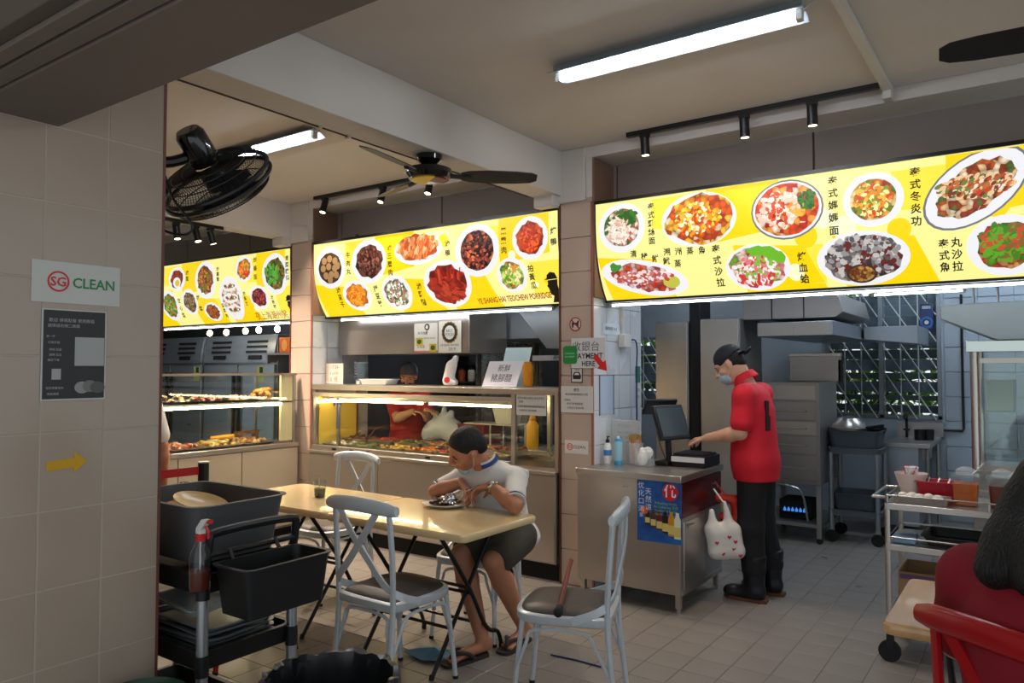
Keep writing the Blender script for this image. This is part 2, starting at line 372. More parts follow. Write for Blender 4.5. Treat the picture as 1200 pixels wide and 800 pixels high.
# ---- the two slim pillars of the stall fronts
PK = mat('slim_tile', (190, 168, 152), .22, var=.05, vs=2)
PKS = mat('inner_tile', (196, 200, 204), .25, var=.05, vs=2)
def pillar(name, x0, x1, yend):
    p = struct(MB().bb(x0+.01, x1-.01, 4.712, yend-.005, 0, 3.07).build(name, PG, smooth=0))
    for j in range(11):
        z0 = .004+.25*j
        MB().bb(x0+.014, x1-.014, 4.7, 4.714, z0, z0+.246).build('tile', PK, p, bevel=.002, seg=1)
        n = int((yend-4.714)/.2+.5)
        for k in range(n):
            y0 = 4.714+(yend-4.714)*k/n
            MB().bb(x1-.012, x1, y0+.002, 4.714+(yend-4.714)*(k+1)/n-.002, z0, z0+.246).build('tile', PKS, p, bevel=.002, seg=1)
    MB().bb(x0, x0+.012, 4.694, 4.712, 0, 2.75).build('corner_strip', mat('brown_strip', (104, 58, 46), .5), p)
    MB().bb(x1-.012, x1+.002, 4.694, 4.71, 0, 2.75).build('corner_strip', mat('terracotta_strip', (150, 96, 80), .6), p)
    MB().bb(x0-.002, x1-.055, 4.69, 4.72, 2.765, 3.15).build('painted_head', CEIL, p, bevel=.006)
    MB().bb(x1-.055, x1, 4.70, 4.73, 2.78, 3.075).build('painted_head', CEIL, p, bevel=.006)
    MB().bb(x0-.16, x0+.002, 4.60, 4.71, 2.735, 2.83).build('beam_corbel', CEIL, p, bevel=.008)
    MB().bb(x1, x1+.018, 4.7, 5.0, 2.06, 3.06).build('reveal_board', mat('reveal_board', (120, 92, 76), .7), p)
    return p
pillar('wall_center', -2.885, -2.605, 5.49)
pillar('wall_center_left', -5.935, -5.62, 5.43)
# ---- kitchen shells
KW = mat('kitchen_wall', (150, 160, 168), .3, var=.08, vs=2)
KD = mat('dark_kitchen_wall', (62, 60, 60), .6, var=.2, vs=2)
def wall_holes(name, x0, x1, y, z1, holes, m):
    b = MB(); cx = x0
    for h0, h1, z0_, z1_ in holes:
        b.bb(cx, h0, y, y+.12, 0, z1); b.bb(h0, h1, y, y+.12, 0, z0_); b.bb(h0, h1, y, y+.12, z1_, z1); cx = h1
    b.bb(cx, x1, y, y+.12, 0, z1); return struct(b.build(name, m, smooth=0))
wall_holes('wall_back', -4.6, 3.2, 8.8, 3.15, [(-4.35, -3.25, 1.0, 1.95), (-1.95, -.83, 1.03, 2.45)], KW)
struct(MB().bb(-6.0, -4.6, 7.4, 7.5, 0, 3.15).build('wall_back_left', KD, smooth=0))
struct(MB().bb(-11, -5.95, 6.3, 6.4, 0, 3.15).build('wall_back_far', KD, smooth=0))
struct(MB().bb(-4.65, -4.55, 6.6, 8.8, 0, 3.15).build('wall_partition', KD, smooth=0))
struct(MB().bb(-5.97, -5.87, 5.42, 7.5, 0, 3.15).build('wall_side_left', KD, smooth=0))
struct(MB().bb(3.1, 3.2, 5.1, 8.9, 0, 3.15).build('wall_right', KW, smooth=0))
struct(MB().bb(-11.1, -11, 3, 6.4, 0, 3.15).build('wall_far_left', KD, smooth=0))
struct(MB().bb(-11, -4.2, 1.3, 1.45, 0, 3.15).build('wall_front_left', PG, smooth=0))
# kitchen wall tile pieces right of the window
kw = bpy.data.objects['wall_back']
for i in range(4):
    for j in range(11): MB().bb(-.80+.3*i, -.504+.3*i, 8.788, 8.8, .02+.25*j, .262+.25*j).build('tile', KW, kw, bevel=.002, seg=1)
# ---- windows with louvre blades and slanted security bars
FR = mat('window_frame', (128, 134, 140), .4, .6); LV = mat('louvre_glass', (108, 122, 132), .25, var=.15, vs=3); GR = mat('grille', (190, 192, 190), .4)
def window(name, x0, x1, z0, z1, mull, gaps, ang=.62):
    b = MB(); y = 8.8
    for a, c, d, e in ((x0, x0+.04, z0, z1), (x1-.04, x1, z0, z1), (x0, x1, z0, z0+.04), (x0, x1, z1-.04, z1), (mull-.025, mull+.025, z0, z1)): b.bb(a, c, y-.02, y+.09, d, e)
    wd = struct(b.build(name, FR, bevel=.004)); n = int((z1-z0-.1)/.115)
    for px0, px1 in ((x0+.04, mull-.025), (mull+.025, x1-.04)):
        for i in range(n):
            zc = z0+.1+.115*i; tilt = R(gaps.get(i, 20))
            MB().box(((px0+px1)/2, y+.06, zc), (px1-px0-.006, .006, .118), M=Matrix.Rotation(tilt, 3, 'X')).build('louvre_blade', LV, wd)
        W = px1-px0; H = z1-z0
        for k in range(1, 3): MB().cyl((px0+W*k/3, y-.03, z0+.03), (px0+W*k/3, y-.03, z1-.03), .007, n=6).build('security_bar', GR, wd)
        k = -H
        while k < W+.05:
            a0 = max(px0, px0+k); z_a = z1-(a0-(px0+k))/ang*1.0 if k < 0 else z1
            a1 = min(px1, a0+(z_a-z0)*ang); z_b = z_a-(a1-a0)/ang
            if a1-a0 > .05: MB().cyl((a0, y-.036, z_a), (a1, y-.036, z_b), .007, n=6).build('security_bar', GR, wd)
            k += .17
    return wd
window('window_1', -1.95, -.83, 1.03, 2.45, -1.39, {1: 62, 0: 48, 3: 58, 5: 40})
window('window_2', -4.35, -3.25, 1.0, 1.95, -3.75, {2: 60, 5: 50})
# ---- garden seen through the louvres
LEAF = [mat('leaf_%d' % i, c, .5, spec=.3) for i, c in enumerate(((126, 176, 60), (76, 130, 46), (176, 206, 100)))]  # greens brightened to stand in for sunlight on the leaves
def bush(cx, cy, rx, rz, n, label, seed):
    t = thing('garden_bush', label, 'bush', (cx, cy, 0)); r_ = random.Random(seed); b3 = [MB(), MB(), MB()]
    for i in range(n):
        p = Vector((r_.gauss(0, rx*.45), r_.gauss(0, .28), rz*.55+r_.gauss(0, rz*.28)))
        p.x = max(-1.22, min(1.22, p.x)); p.y = max(-.55, p.y)
        if p.z < .05: continue
        a = Vector((r_.uniform(-1, 1), r_.uniform(-1, 1), r_.uniform(-.4, .8))).normalized()*.11; s_ = a.cross(Vector((r_.uniform(-1, 1), .3, 1))).normalized()*.035
        b3[i % 3].add([p-a, p+s_, p+a, p-s_], [(0, 1, 2, 3)])
    for q, m in zip(b3, LEAF): stuff(q.build('foliage', m, t, smooth=0))
    for i in range(5): MB().tube([(r_.uniform(-.1, .1), 0, 0), (r_.uniform(-.3, .3), r_.uniform(-.1, .1), rz*.5), (r_.uniform(-.7, .7), 0, rz*.9)], [.02, .014, .006], 5).build('stem', mat('bark', (80, 64, 48), .8), t)
bush(-1.75, 9.72, 1.5, 2.3, 2600, 'leafy green bush outside the louvred kitchen window behind the sink', 3)
bush(-4.4, 9.72, 1.0, 2.1, 1600, 'leafy green bush seen through the narrow grille beside the payment pillar', 5)
struct(MB().bb(-9, 4, 9.2, 14, -.2, -.02).build('floor_garden', mat('garden_soil', (92, 100, 60), .9, var=.3, vs=4), smooth=0))
# ================================================================ BACKLIT MENU SIGNS
def sgn(X, Z, d):
    t = min(max((Z-2.045)/.675, 0), 1); y = 4.70+.165*(1-t)**3.2; s_ = -.165*3.2*(1-t)**2.2/.675; n = math.hypot(1, s_)
    return (X, y-d/n, Z+d*s_/n)
SY = printmat('sign_yellow', (250, 214, 6), .95); SC = printmat('sign_cream', (250, 243, 150), .95); SM = printmat('sign_mid_yellow', (252, 230, 70), .95)
SW = printmat('plate_print', (236, 236, 240), .95); SK = mat('sign_ink', (26, 18, 14), .5); SR = printmat('rim_print', (120, 124, 132), .8)
SP = printmat('pale_spot_print', (253, 250, 205), .95)
def patch(poly, d, m, name, par, n=13):
    """polygon (X,Z) quad/ngon subdivided in height so that it follows the bent panel"""
    me = MB().add([(x, z, 0) for x, z in poly], [tuple(range(len(poly)))]).mesh(name); b = bmesh.new(); b.from_mesh(me)
    zs = [p[1] for p in poly]
    for i in range(1, n+1):
        z = 2.045+.675*i/(n+1)
        if min(zs) < z < max(zs): bmesh.ops.bisect_plane(b, geom=b.verts[:]+b.edges[:]+b.faces[:], plane_co=(0, z, 0), plane_no=(0, 1, 0))
    for v in b.verts: v.co = sgn(v.co.x, v.co.y, d)
    b.to_mesh(me); b.free(); me.materials.append(m); o = bpy.data.objects.new(name, me); COL.objects.link(o); o.parent = par; return o
def disc(cx, cz, a, c, d, m, name, par, rot=0, wob=0, seed=0, rings=3, n=26):
    r_ = random.Random(seed); w_ = [1+r_.uniform(-wob, wob) for _ in range(n)]
    vs = [sgn(cx, cz, d)]; uv = [(cx, cz)]; fs = []
    for k in range(1, rings+1):
        for i in range(n):
            t = 2*math.pi*i/n; q = k/rings*w_[i]; x, z = a*q*math.cos(t), c*q*math.sin(t)
            X, Z = cx+x*math.cos(rot)-z*math.sin(rot), cz+x*math.sin(rot)+z*math.cos(rot); Z = min(max(Z, 2.047), 2.712)
            vs.append(sgn(X, Z, d)); uv.append((X, Z))
    for i in range(n): fs.append((0, 1+(i+1) % n, 1+i))
    for k in range(rings-1):
        for i in range(n): p = 1+k*n; fs.append((p+i, p+(i+1) % n, p+n+(i+1) % n, p+n+i))
    me = bpy.data.meshes.new(name); me.from_pydata(vs, [], fs); ul = me.uv_layers.new()
    for l in me.loops: ul.data[l.index].uv = uv[l.vertex_index]
    me.materials.append(m); o = bpy.data.objects.new(name, me); COL.objects.link(o); o.parent = par; return o
def bits(cx, cz, a, c, d, cols, n, size, par, seed, asp=1.6, rot=None, name='food_picture'):
    """many small overlapping pieces of food, one mesh per colour"""
    r_ = random.Random(seed); mbs = [MB() for _ in cols]
    for i in range(int(n*2.1)):
        t = r_.uniform(0, 6.283); q = math.sqrt(r_.random()); x, z = cx+a*q*math.cos(t), cz+c*q*math.sin(t)
        s_ = size*.62*r_.uniform(.6, 1.3); k = r_.randrange(len(cols)); ro = r_.uniform(0, 3.1) if rot is None else rot+r_.uniform(-.35, .35)
        po = oval(x, z, s_*asp, s_, 8, ro); mbs[k].add([sgn(X, min(max(Z, 2.047), 2.712), d+i*.000012) for X, Z in po], [tuple(range(8))[::-1]])
    for k, mb in enumerate(mbs):
        if mb.v: stuff(mb.build(name, printmat('bit_%d_%d_%d' % cols[k], cols[k], .9), par, smooth=0, fix=False))
def fm(name, cols, sc_=28.): return foodmat('print_'+name, cols, sc_, es=.95)
FOOD = {
 'noodle': ([(236,214,196),(214,160,140),(250,236,222),(70,120,44),(180,96,76)], 34), 'fish': ([(240,150,30),(250,196,60),(226,90,20),(245,225,190),(190,70,30)], 26),
 'hotpot': ([(216,70,24),(236,110,40),(250,225,200),(200,40,20),(245,160,60)], 24), 'tomyum': ([(224,130,40),(240,170,60),(200,70,30),(250,220,150),(110,140,40)], 30),
 'clam': ([(120,112,110),(60,54,56),(170,164,160),(110,50,44),(200,196,190)], 26), 'bigfish': ([(190,90,40),(230,190,140),(150,60,30),(240,220,190),(90,110,50)], 34),
 'greens': ([(90,150,40),(150,110,50),(60,120,30),(200,150,90),(180,60,40)], 30), 'squid': ([(226,190,190),(200,110,90),(150,70,80),(245,225,220),(190,60,40)], 30),
 'salad': ([(240,200,190),(226,120,130),(120,180,60),(250,236,230),(210,60,60)], 30), 'balls': ([(60,36,24),(80,50,30)], 30), 'braise': ([(70,34,26),(40,20,18),(110,60,48),(140,86,70)], 18),
 'duck': ([(214,110,40),(190,80,30),(236,160,90),(240,190,140)], 20), 'tofu': ([(222,130,30),(240,160,50),(196,96,20)], 18), 'pale': ([(220,220,196),(120,130,100),(240,240,225),(170,110,80),(60,70,50)], 40),
 'feet': ([(150,30,22),(190,50,30),(110,20,16)], 24), 'bbq': ([(46,26,26),(110,46,36),(30,18,22),(214,110,60),(150,70,60)], 36), 'roast': ([(190,60,24),(216,90,40),(160,44,20)], 14),
 'cucum': ([(130,170,60),(180,200,90),(210,130,60),(90,140,40),(220,210,150)], 40), 'egg': ([(120,44,24),(150,60,30)], 14), 'mix': ([(150,80,30),(200,120,50),(90,110,40),(110,50,24)], 40),
 'mix2': ([(110,80,50),(160,130,90),(70,60,40)], 40), 'veg': ([(80,140,40),(50,100,30),(150,170,70),(170,90,50)], 34), 'brown': ([(120,60,24),(160,90,40),(90,40,18)], 16),
 'prawn': ([(240,225,205),(220,190,150),(190,110,60),(250,245,235)], 34), 'tomato': ([(220,80,30),(190,50,24),(236,140,50),(110,140,50)], 36), 'dark': ([(110,20,24),(70,14,20),(170,70,60)], 16),
 'vegbig': ([(110,90,30),(70,120,40),(170,120,60),(60,50,24)], 40)}
def menu_sign(name, label, x0, x1, dishes, words, seed):
    t = thing(name, label, 'menu sign')
    Z0, Z1, n = 2.045, 2.72, 14
    mb = MB()
    zs = [Z0+(Z1-Z0)*i/n for i in range(n+1)]
    vs = []; fs = []
    for z in zs: vs += [sgn(x0, z, 0), sgn(x1, z, 0), (x1, 4.955, z), (x0, 4.955, z)]
    mb.loft([vs[i*4:i*4+4] for i in range(n+1)]); mb.build('lightbox', SC, t, smooth=30)
    fr = MB().bb(x0-.006, x1+.006, 4.688, 4.95, Z1, Z1+.022); fr.bb(x0-.006, x1+.006, 4.85, 4.95, Z0-.016, Z0)
    fr.build('frame', BLKMET, t)
    for xx in (x0-.008, x1):
        sd = MB(); sd.loft([[(xx, sgn(0, z, .004)[1], z), (xx+.008, sgn(0, z, .004)[1], z), (xx+.008, 4.955, z), (xx, 4.955, z)] for z in zs]); sd.build('end_cap', BLKMET, t)
    r_ = random.Random(seed); W = x1-x0
    for (x, c) in ((0, 0), (.30, 1), (.36, 0), (.58, 0), (.80, 1)):                  # slanting yellow fields
        a = x0+W*x; q = [(a, Z1-.004), (min(a+W*.17, x1), Z1-.004), (min(a+W*.17, x1), 2.42), (a, 2.36)] if c else [(a, 2.34), (a+W*.16, 2.30), (a+W*.2, Z0+.002), (a+W*.02, Z0+.002)]
        patch(q, .0006, SY, 'printed_field', t)
    for (x, z, w_, h_) in ((.16, 2.5, .13, .2), (.46, 2.1, .1, .2), (.70, 2.45, .12, .22), (.90, 2.12, .1, .24)): patch([(x0+W*x, z), (x0+W*(x+w_), z-.03), (x0+W*(x+w_), min(z+h_, 2.71)), (x0+W*x, min(z+h_, 2.71))], .0003, SM, 'printed_field', t)
    for i in range(9):
        a = r_.uniform(.05, .95); z = r_.uniform(2.12, 2.64); rr = r_.uniform(.02, .07)
        disc(x0+W*a, z, rr, rr, .0012, SY if i % 3 else SP, 'printed_spot', t, rings=2, n=20)
    for i, (k, cx, cz, a, c) in enumerate(dishes):
        rot = {'bigfish': .62, 'squid': -.2}.get(k, 0); sw = {'bigfish': 1.12, 'squid': 1.0}.get(k, 1)
        p = disc(cx, cz, a*sw, c, .002, SR if k in ('hotpot', 'bigfish') else SW, 'dish_picture', t, rot)
        fc, sc_ = FOOD[k]
        if k in ('hotpot', 'bigfish'): disc(cx, cz, a*.95*sw, c*.94, .0026, SW, 'rim_picture', p, rot)
        if k == '_': disc(cx, cz, a*.94, c*.94, .0026, SW, 'rim_picture', p)
        q = {'clam': .82, 'duck': .86, 'fish': .9, 'salad': .86, 'feet': .8}.get(k, .76 if k not in ('hotpot', 'bigfish') else .88)
        disc(cx, cz+(.02 if k == 'duck' else 0), a*q*(.82 if k == 'bigfish' else 1)*sw, c*q*(.8 if k == 'bigfish' else 1), .0034, fm(k, fc, sc_), 'food_picture', p, rot, wob=.02 if k in ('noodle','tomyum','hotpot','balls','bbq') else .1, seed=i+seed)
        bc = [tuple(min(255, int(v*1.12)) for v in col) for col in fc]
        if k == 'balls':
            for ix, iz in ((-.5,.5),(0,.62),(.5,.45),(-.62,0),(-.1,.1),(.45,-.05),(-.4,-.5),(.1,-.45),(.55,-.5),(-.05,-.8),(.72,.1)): disc(cx+ix*a*.72, cz+iz*c*.72, .036, .034, .005, printmat('ball_print', (168, 130, 84), .9), 'food_picture', p, rings=1, n=12)
        elif k == 'feet':
            for j in range(13):
                an = 1.2+.1*j-.6; po = [(cx-.12+.02*j, cz-.05), (cx-.09+.019*j, cz-.04), (cx-.115+.024*j+.02*math.cos(an), cz+.05+.07*((j*7) % 5)/4), (cx-.13+.024*j, cz+.06+.06*((j*7) % 5)/4)]
                patch(po, .005+j*.0001, printmat('feet_%d' % (j % 3), ((176, 40, 28), (140, 26, 20), (206, 74, 48))[j % 3], .9), 'food_picture', p)
            bits(cx+.02, cz-.05, a*.62, c*.45, .0065, [(160,36,24),(190,60,36),(120,22,18)], 60, .02, p, seed+i, 2.6, rot=-.5)
        elif k == 'duck': bits(cx, cz+.015, a*.75, c*.6, .005, [(206,96,40),(226,130,70),(180,72,30),(240,180,130)], 34, .026, p, seed+i, 2.2, rot=1.2)
        elif k == 'clam':
            bits(cx, cz+.01, a*.8, c*.78, .005, [(150,146,146),(90,84,86),(196,192,188),(104,40,36)], 110, .021, p, seed+i, 1.3)
            disc(cx-.01, cz-c*.55, .085, .052, .0075, printmat('sauce_rim', (70, 50, 40), .8), 'bowl_picture', p, rings=2); disc(cx-.01, cz-c*.55, .07, .042, .008, fm('sauce', [(150,110,50),(196,150,80),(120,60,30)], 50), 'bowl_picture', p, rings=2)
        elif k == 'bigfish': bits(cx, cz+.01, a*.72, c*.34, .005, [(236,200,150),(200,110,60),(240,225,200),(120,60,36),(110,130,60),(200,70,40)], 150, .015, p, seed+i, 1.7, rot=.62)
        elif k == 'squid':
            bits(cx, cz, a*.66, c*.36, .005, [(236,215,212),(206,120,110),(170,90,100),(200,70,44),(245,230,225)], 90, .017, p, seed+i, 1.6, rot=-.2); disc(cx-.2, cz+.08, .04, .03, .007, printmat('leaf_print', (70,140,50), .9), 'garnish_picture', p, wob=.3, seed=2, rings=1, n=14)
            disc(cx+.2, cz-.04, .06, .04, .006, printmat('lime_print', (196,196,70), .9), 'garnish_picture', p, rings=1)
        elif k == 'salad':
            for q_ in ((.06, .07), (.11, .05), (.02, .085)): disc(cx+q_[0], cz+q_[1], .07, .045, .0045, printmat('lettuce_print', (112, 186, 44), .9), 'garnish_picture', p, wob=.25, seed=int(q_[0]*99), rings=1, n=16)
            bits(cx-.01, cz-.02, a*.7, c*.6, .006, [(245,226,220),(230,120,130),(130,190,70),(210,60,56),(250,240,236)], 90, .016, p, seed+i)
        elif k == 'hotpot':
            bits(cx-.05, cz, a*.6, c*.6, .005, [(250,230,214),(240,200,180),(222,80,40)], 60, .02, p, seed+i); bits(cx+a*.55, cz+.05, .05, .06, .006, [(60,120,40),(40,90,30)], 22, .016, p, seed); bits(cx+.06, cz+.01, .05, .05, .0055, [(250,180,60),(240,150,40)], 14, .022, p, seed)
        elif k == 'noodle': bits(cx+.05, cz+.07, .07, .045, .005, [(60,120,44),(44,96,36)], 24, .02, p, seed+i); bits(cx-.02, cz-.02, a*.5, c*.5, .0055, [(240,224,206),(225,180,160),(250,240,228)], 60, .012, p, seed+i, 3.2)
        elif k == 'greens': bits(cx, cz+.02, a*.6, c*.55, .005, [(96,164,44),(70,130,34),(140,96,50),(200,80,50)], 60, .024, p, seed+i, 1.9)
        elif k == 'vegbig': bits(cx-.04, cz, a*.5, c*.5, .005, [(70,150,50),(100,170,60)], 14, .03, p, seed+i)
        elif k == 'egg': disc(cx, cz-.04, .075, .06, .005, SW, 'food_picture', p, rings=1); disc(cx+.01, cz-.045, .045, .036, .0056, printmat('yolk_print', (240, 190, 30), .9), 'food_picture', p, rings=1)
        elif k == 'prawn':
            for dz in (.12, 0, -.12): disc(cx, cz+dz, .13, .05, .005, printmat('shell_print', (246, 238, 228), .9), 'food_picture', p, wob=.08, seed=3, rings=1); bits(cx, cz+dz, .09, .025, .006, [(200,110,60),(120,140,60),(90,60,40)], 16, .013, p, seed)
        else: bits(cx, cz, a*.6, c*.6, .005, bc, 70, .016, p, seed+i)
    for wd in words:
        n_ = len(wd[0])
        if wd[1] == 'v':
            pt = (wd[3]-wd[4])/max(n_-1, 1)
            for i, ch in enumerate(wd[0]): lettering(MB(), ch, min(pt*.86, .056), sgn, wd[2], wd[3]-i*pt, d=.009, bold=.02).build('lettering', SK, t, smooth=0, fix=False)
        else:
            for i, ch in enumerate(wd[0]): f_ = i/(n_-1); lettering(MB(), ch, .05, sgn, wd[2]+(wd[3]-wd[2])*f_, wd[4]+(wd[5]-wd[4])*f_, d=.009, bold=.02).build('lettering', SK, t, smooth=0, fix=False)
    return t
D1 = [('egg', -7.907, 2.555, .162, .133), ('mix', -7.366, 2.509, .189, .201), ('mix2', -7.708, 2.293, .146, .141), ('veg', -8.103, 2.27, .171, .168), ('brown', -7.336, 2.17, .153, .097), ('prawn', -6.946, 2.294, .196, .224), ('tomato', -6.68, 2.576, .143, .135), ('dark', -6.477, 2.278, .149, .117), ('vegbig', -6.186, 2.49, .2, .205)]
T1 = [('滷蛋', 'v', -7.697, 2.607, 2.541), ('炒蘿蔔', 'v', -7.125, 2.606, 2.497), ('梅菜', 'v', -7.524, 2.325, 2.208), ('豆腐肉', 'v', -7.115, 2.223, 2.12), ('炸魚餅', 'v', -6.701, 2.324, 2.223), ('炒番茄', 'v', -6.486, 2.649, 2.476), ('滷豬腸', 'v', -6.27, 2.263, 2.174), ('青菜粿條', 'v', -5.987, 2.623, 2.433), ('空心菜', 'v', -7.9, 2.31, 2.153)]
D2 = [('balls', -5.378, 2.484, .203, .188), ('braise', -4.872, 2.506, .219, .196), ('duck', -4.285, 2.559, .271, .129), ('tofu', -5.079, 2.218, .179, .133), ('pale', -4.585, 2.215, .175, .148), ('feet', -4.0, 2.255, .253, .189), ('bbq', -3.654, 2.494, .222, .21), ('roast', -3.145, 2.54, .163, .165), ('cucum', -3.34, 2.277, .143, .133)]
T2 = [('牛肉丸', 'v', -5.127, 2.577, 2.43), ('滷三層肉', 'v', -4.608, 2.598, 2.385), ('滷鴨', 'v', -3.952, 2.57, 2.493), ('滷豆干', 'v', -5.297, 2.274, 2.147), ('拌豆芽', 'v', -4.817, 2.261, 2.131), ('滷雞腳', 'v', -4.306, 2.25, 2.119), ('黑熏肉', 'v', -3.385, 2.612, 2.466), ('烤鴨', 'v', -2.931, 2.567, 2.486), ('拍黃瓜', 'v', -3.154, 2.31, 2.186)]
D3 = [('noodle', -2.376, 2.535, .178, .172), ('fish', -1.819, 2.53, .256, .178), ('hotpot', -1.255, 2.525, .216, .182), ('tomyum', -.771, 2.524, .161, .156), ('clam', -.844, 2.2, .253, .152), ('bigfish', -.272, 2.52, .25, .169), ('greens', -.135, 2.21, .185, .155), ('squid', -2.245, 2.185, .32, .115), ('salad', -1.458, 2.195, .203, .142)]
T3 = [('泰式雞絲面', 'v', -2.148, 2.65, 2.418), ('潮洲蒸魚', 'h', -2.045, -1.801, 2.335, 2.325), ('清柠鮮魷蒸', 'h', -2.292, -1.977, 2.343, 2.255), ('泰式沙拉', 'v', -1.708, 2.323, 2.117), ('烤血蛤', 'v', -1.18, 2.233, 2.105), ('泰式媽媽面', 'v', -.985, 2.657, 2.366), ('泰式冬炎功', 'v', -.553, 2.643, 2.373), ('泰式魚', 'v', -.426, 2.239, 2.118), ('丸沙拉', 'v', -.365, 2.242, 2.118)]
s1 = menu_sign('menu_sign', 'yellow backlit menu sign over the glass food case nearest the tiled pillar', -8.62, -5.945, D1, T1, 11)
s2 = menu_sign('menu_sign', 'yellow backlit menu sign with braised dishes and porridge lettering, middle of three', -5.605, -2.895, D2, T2, 22)
s3 = menu_sign('menu_sign', 'yellow backlit menu sign with Thai dishes above the cashier counter', -2.578, .14, D3, T3, 33)
LR = printmat('sign_red_ink', (170, 44, 10), .8)
mb = MB(); lettering(mb, 'YE SHANG HAI TEOCHEW PORRIDGE', .058, sgn, -3.375, 2.106, sx=.72, d=.009, bold=.022, rot=.02); mb.build('lettering', LR, s2, smooth=0, fix=False)
mb = MB(); lettering(mb, '夜上海潮州粥', .085, sgn, -6.385, 2.092, d=.009); mb.build('lettering', LR, s1, smooth=0, fix=False)
for par, lx in ((s2, -2.965), (s1, -6.0)):
    sil = [(-.075,0),(.06,0),(.06,.06),(.03,.1),(.028,.14),(.04,.2),(.02,.245),(-.03,.255),(-.07,.23),(-.075,.205),(-.105,.19),(-.07,.19),(-.075,.15),(-.09,.14),(-.075,.12),(-.07,.07),(-.04,.055)]
    patch([(lx+x*.8, 2.06+z*.85) for x, z in sil], .0095, SK, 'logo', par)
    patch([(lx-.058, 2.218), (lx+.03, 2.222), (lx+.03, 2.226), (lx-.058, 2.222)], .01, SC, 'logo', par)
# ---- tubes under the signs
def striplight(label, x0, x1, y, z, m=LED):
    t = thing('strip_light', label, 'strip light', (x0, y, z)); L = x1-x0
    MB().bb(0, L, -.006, .02, .008, .0165).build('batten', WHITE, t); MB().cyl((.01, 0, 0), (L-.01, 0, 0), .007, n=10).build('tube', m, t)
    for a in (0, L-.02): MB().bb(a, a+.02, -.012, .012, -.012, .0165).build('end_cap', WHITE, t)
striplight('long white tube light under the Thai dishes menu sign', -2.57, .2, 4.90, 2.012)
striplight('white tube light under the braised dishes menu sign', -5.45, -3.05, 4.90, 2.012)
striplight('white tube light under the leftmost menu sign', -8.5, -5.96, 4.90, 2.012)
striplight('short white tube light hanging farther back over the kitchen hood', -.98, -.40, 5.85, 2.075)
# ================================================================ DINING FURNITURE
CHW = mat('pale_chair_metal', (200, 207, 212), .28, .1, spec=.6); CHR = mat('red_chair_metal', (170, 22, 28), .25, spec=.6)
PAD = mat('seat_pad', (74, 66, 60), .42, bump=.08, bs=90); RUB = mat('rubber', (28, 28, 28), .8)
def chair(label, loc, rz, cm=CHW, group=None):
    t = thing('cross_back_chair', label, 'chair', loc, rz, group)
    for s in (-1, 1):
        up = smoothpath([(.185*s, -.255, .012), (.186*s, -.225, .25), (.188*s, -.212, .46), (.192*s, -.222, .68), (.186*s, -.240, .905)])
        o = MB().tube(up, .0135, 8).build('back_leg', cm, t); MB().cyl((.185*s, -.2555, 0), (.185*s, -.255, .016), .015, n=8).build('foot_cap', RUB, o)
        o = MB().tube(smoothpath([(.195*s, .215, .012), (.185*s, .195, .2), (.165*s, .172, .43)]), [.012]*8+[.014], 8).build('front_leg', cm, t); MB().cyl((.195*s, .2155, 0), (.195*s, .215, .016), .014, n=8).build('foot_cap', RUB, o)
    # seat frame ring and pad
    def ring(k, z): return [(x*k, y*k, z) for x, y in [(.0, .215), (.11, .205), (.18, .165), (.208, .06), (.205, -.06), (.192, -.19), (.15, -.215), (0, -.22), (-.15, -.215), (-.192, -.19), (-.205, -.06), (-.208, .06), (-.18, .165), (-.11, .205)]]
    def sm(l): return [tuple(p) for p in smoothpath(l+[l[0]], 3)[:-1]]
    MB().loft([sm(ring(1, .425)), sm(ring(1.03, .432)), sm(ring(1.03, .462)), sm(ring(.99, .468)), sm(ring(.9, .468)), sm(ring(.9, .43))]).build('seat_frame', cm, t, smooth=50)
    MB().loft([sm(ring(.9, .455)), sm(ring(.93, .470)), sm(ring(.86, .486)), sm(ring(.5, .494)), sm(ring(.1, .496))]).build('seat', PAD, t, smooth=60)
    # top rail: a flattened bowed bar
    loops = []
    for i in range(13):
        u = -1+2*i/12; x = .24*u; y = -.240-.035*(1-u*u); z = .917-.018*u*u; h_ = .036*(1-.35*abs(u)**6); d_ = .016
        loops.append([(x, y+d_*math.cos(a), z+h_*math.sin(a)) for a in [2*math.pi*k/10 for k in range(10)]])
    MB().loft(loops).build('top_rail', cm, t, smooth=60)
    for s in (-1, 1):                                   # crossing flat bars that run on to the seat sides
        path = smoothpath([(-.135*s, -.262, .897), (-.05*s, -.262+.006*s, .775), (.06*s, -.248+.006*s, .65), (.165*s, -.232, .545), (.208*s, -.17, .495), (.216*s, -.06, .452)], 4); lo = []
        for i, p in enumerate(path):
            a = path[max(i-1, 0)]; b_ = path[min(i+1, len(path)-1)]; T = (b_-a).normalized(); n_ = Vector((0, 1, 0)) if i < 14 else Vector((s, 0, 0)); sd = T.cross(n_).normalized()*.017; n_ = sd.cross(T).normalized()*.0045
            lo.append([p+sd+n_, p-sd+n_, p-sd-n_, p+sd-n_])
        MB().loft(lo).build('cross_bar', cm, t, smooth=30)
    arches = [((.188, .195, .2), (.1, .185, .385), (-.1, .185, .385), (-.188, .195, .2)), ((.186, -.225, .2), (.12, -.2, .385), (-.12, -.2, .385), (-.186, -.225, .2)),
              ((.19, .2, .2), (.195, .11, .385), (.195, -.11, .385), (.187, -.225, .2)), ((-.19, .2, .2), (-.195, .11, .385), (-.195, -.11, .385), (-.187, -.225, .2))]
    for a, b_, c, d in arches:
        a, b_, c, d = map(Vector, (a, b_, c, d))
        MB().tube(smoothpath([a, a+(b_-a)*.55+Vector((0, 0, .03)), b_+Vector((0, 0, .012)), c+Vector((0, 0, .012)), d+(c-d)*.55+Vector((0, 0, .03)), d], 4), .0085, 6).build('arch_brace', cm, t)
    return t
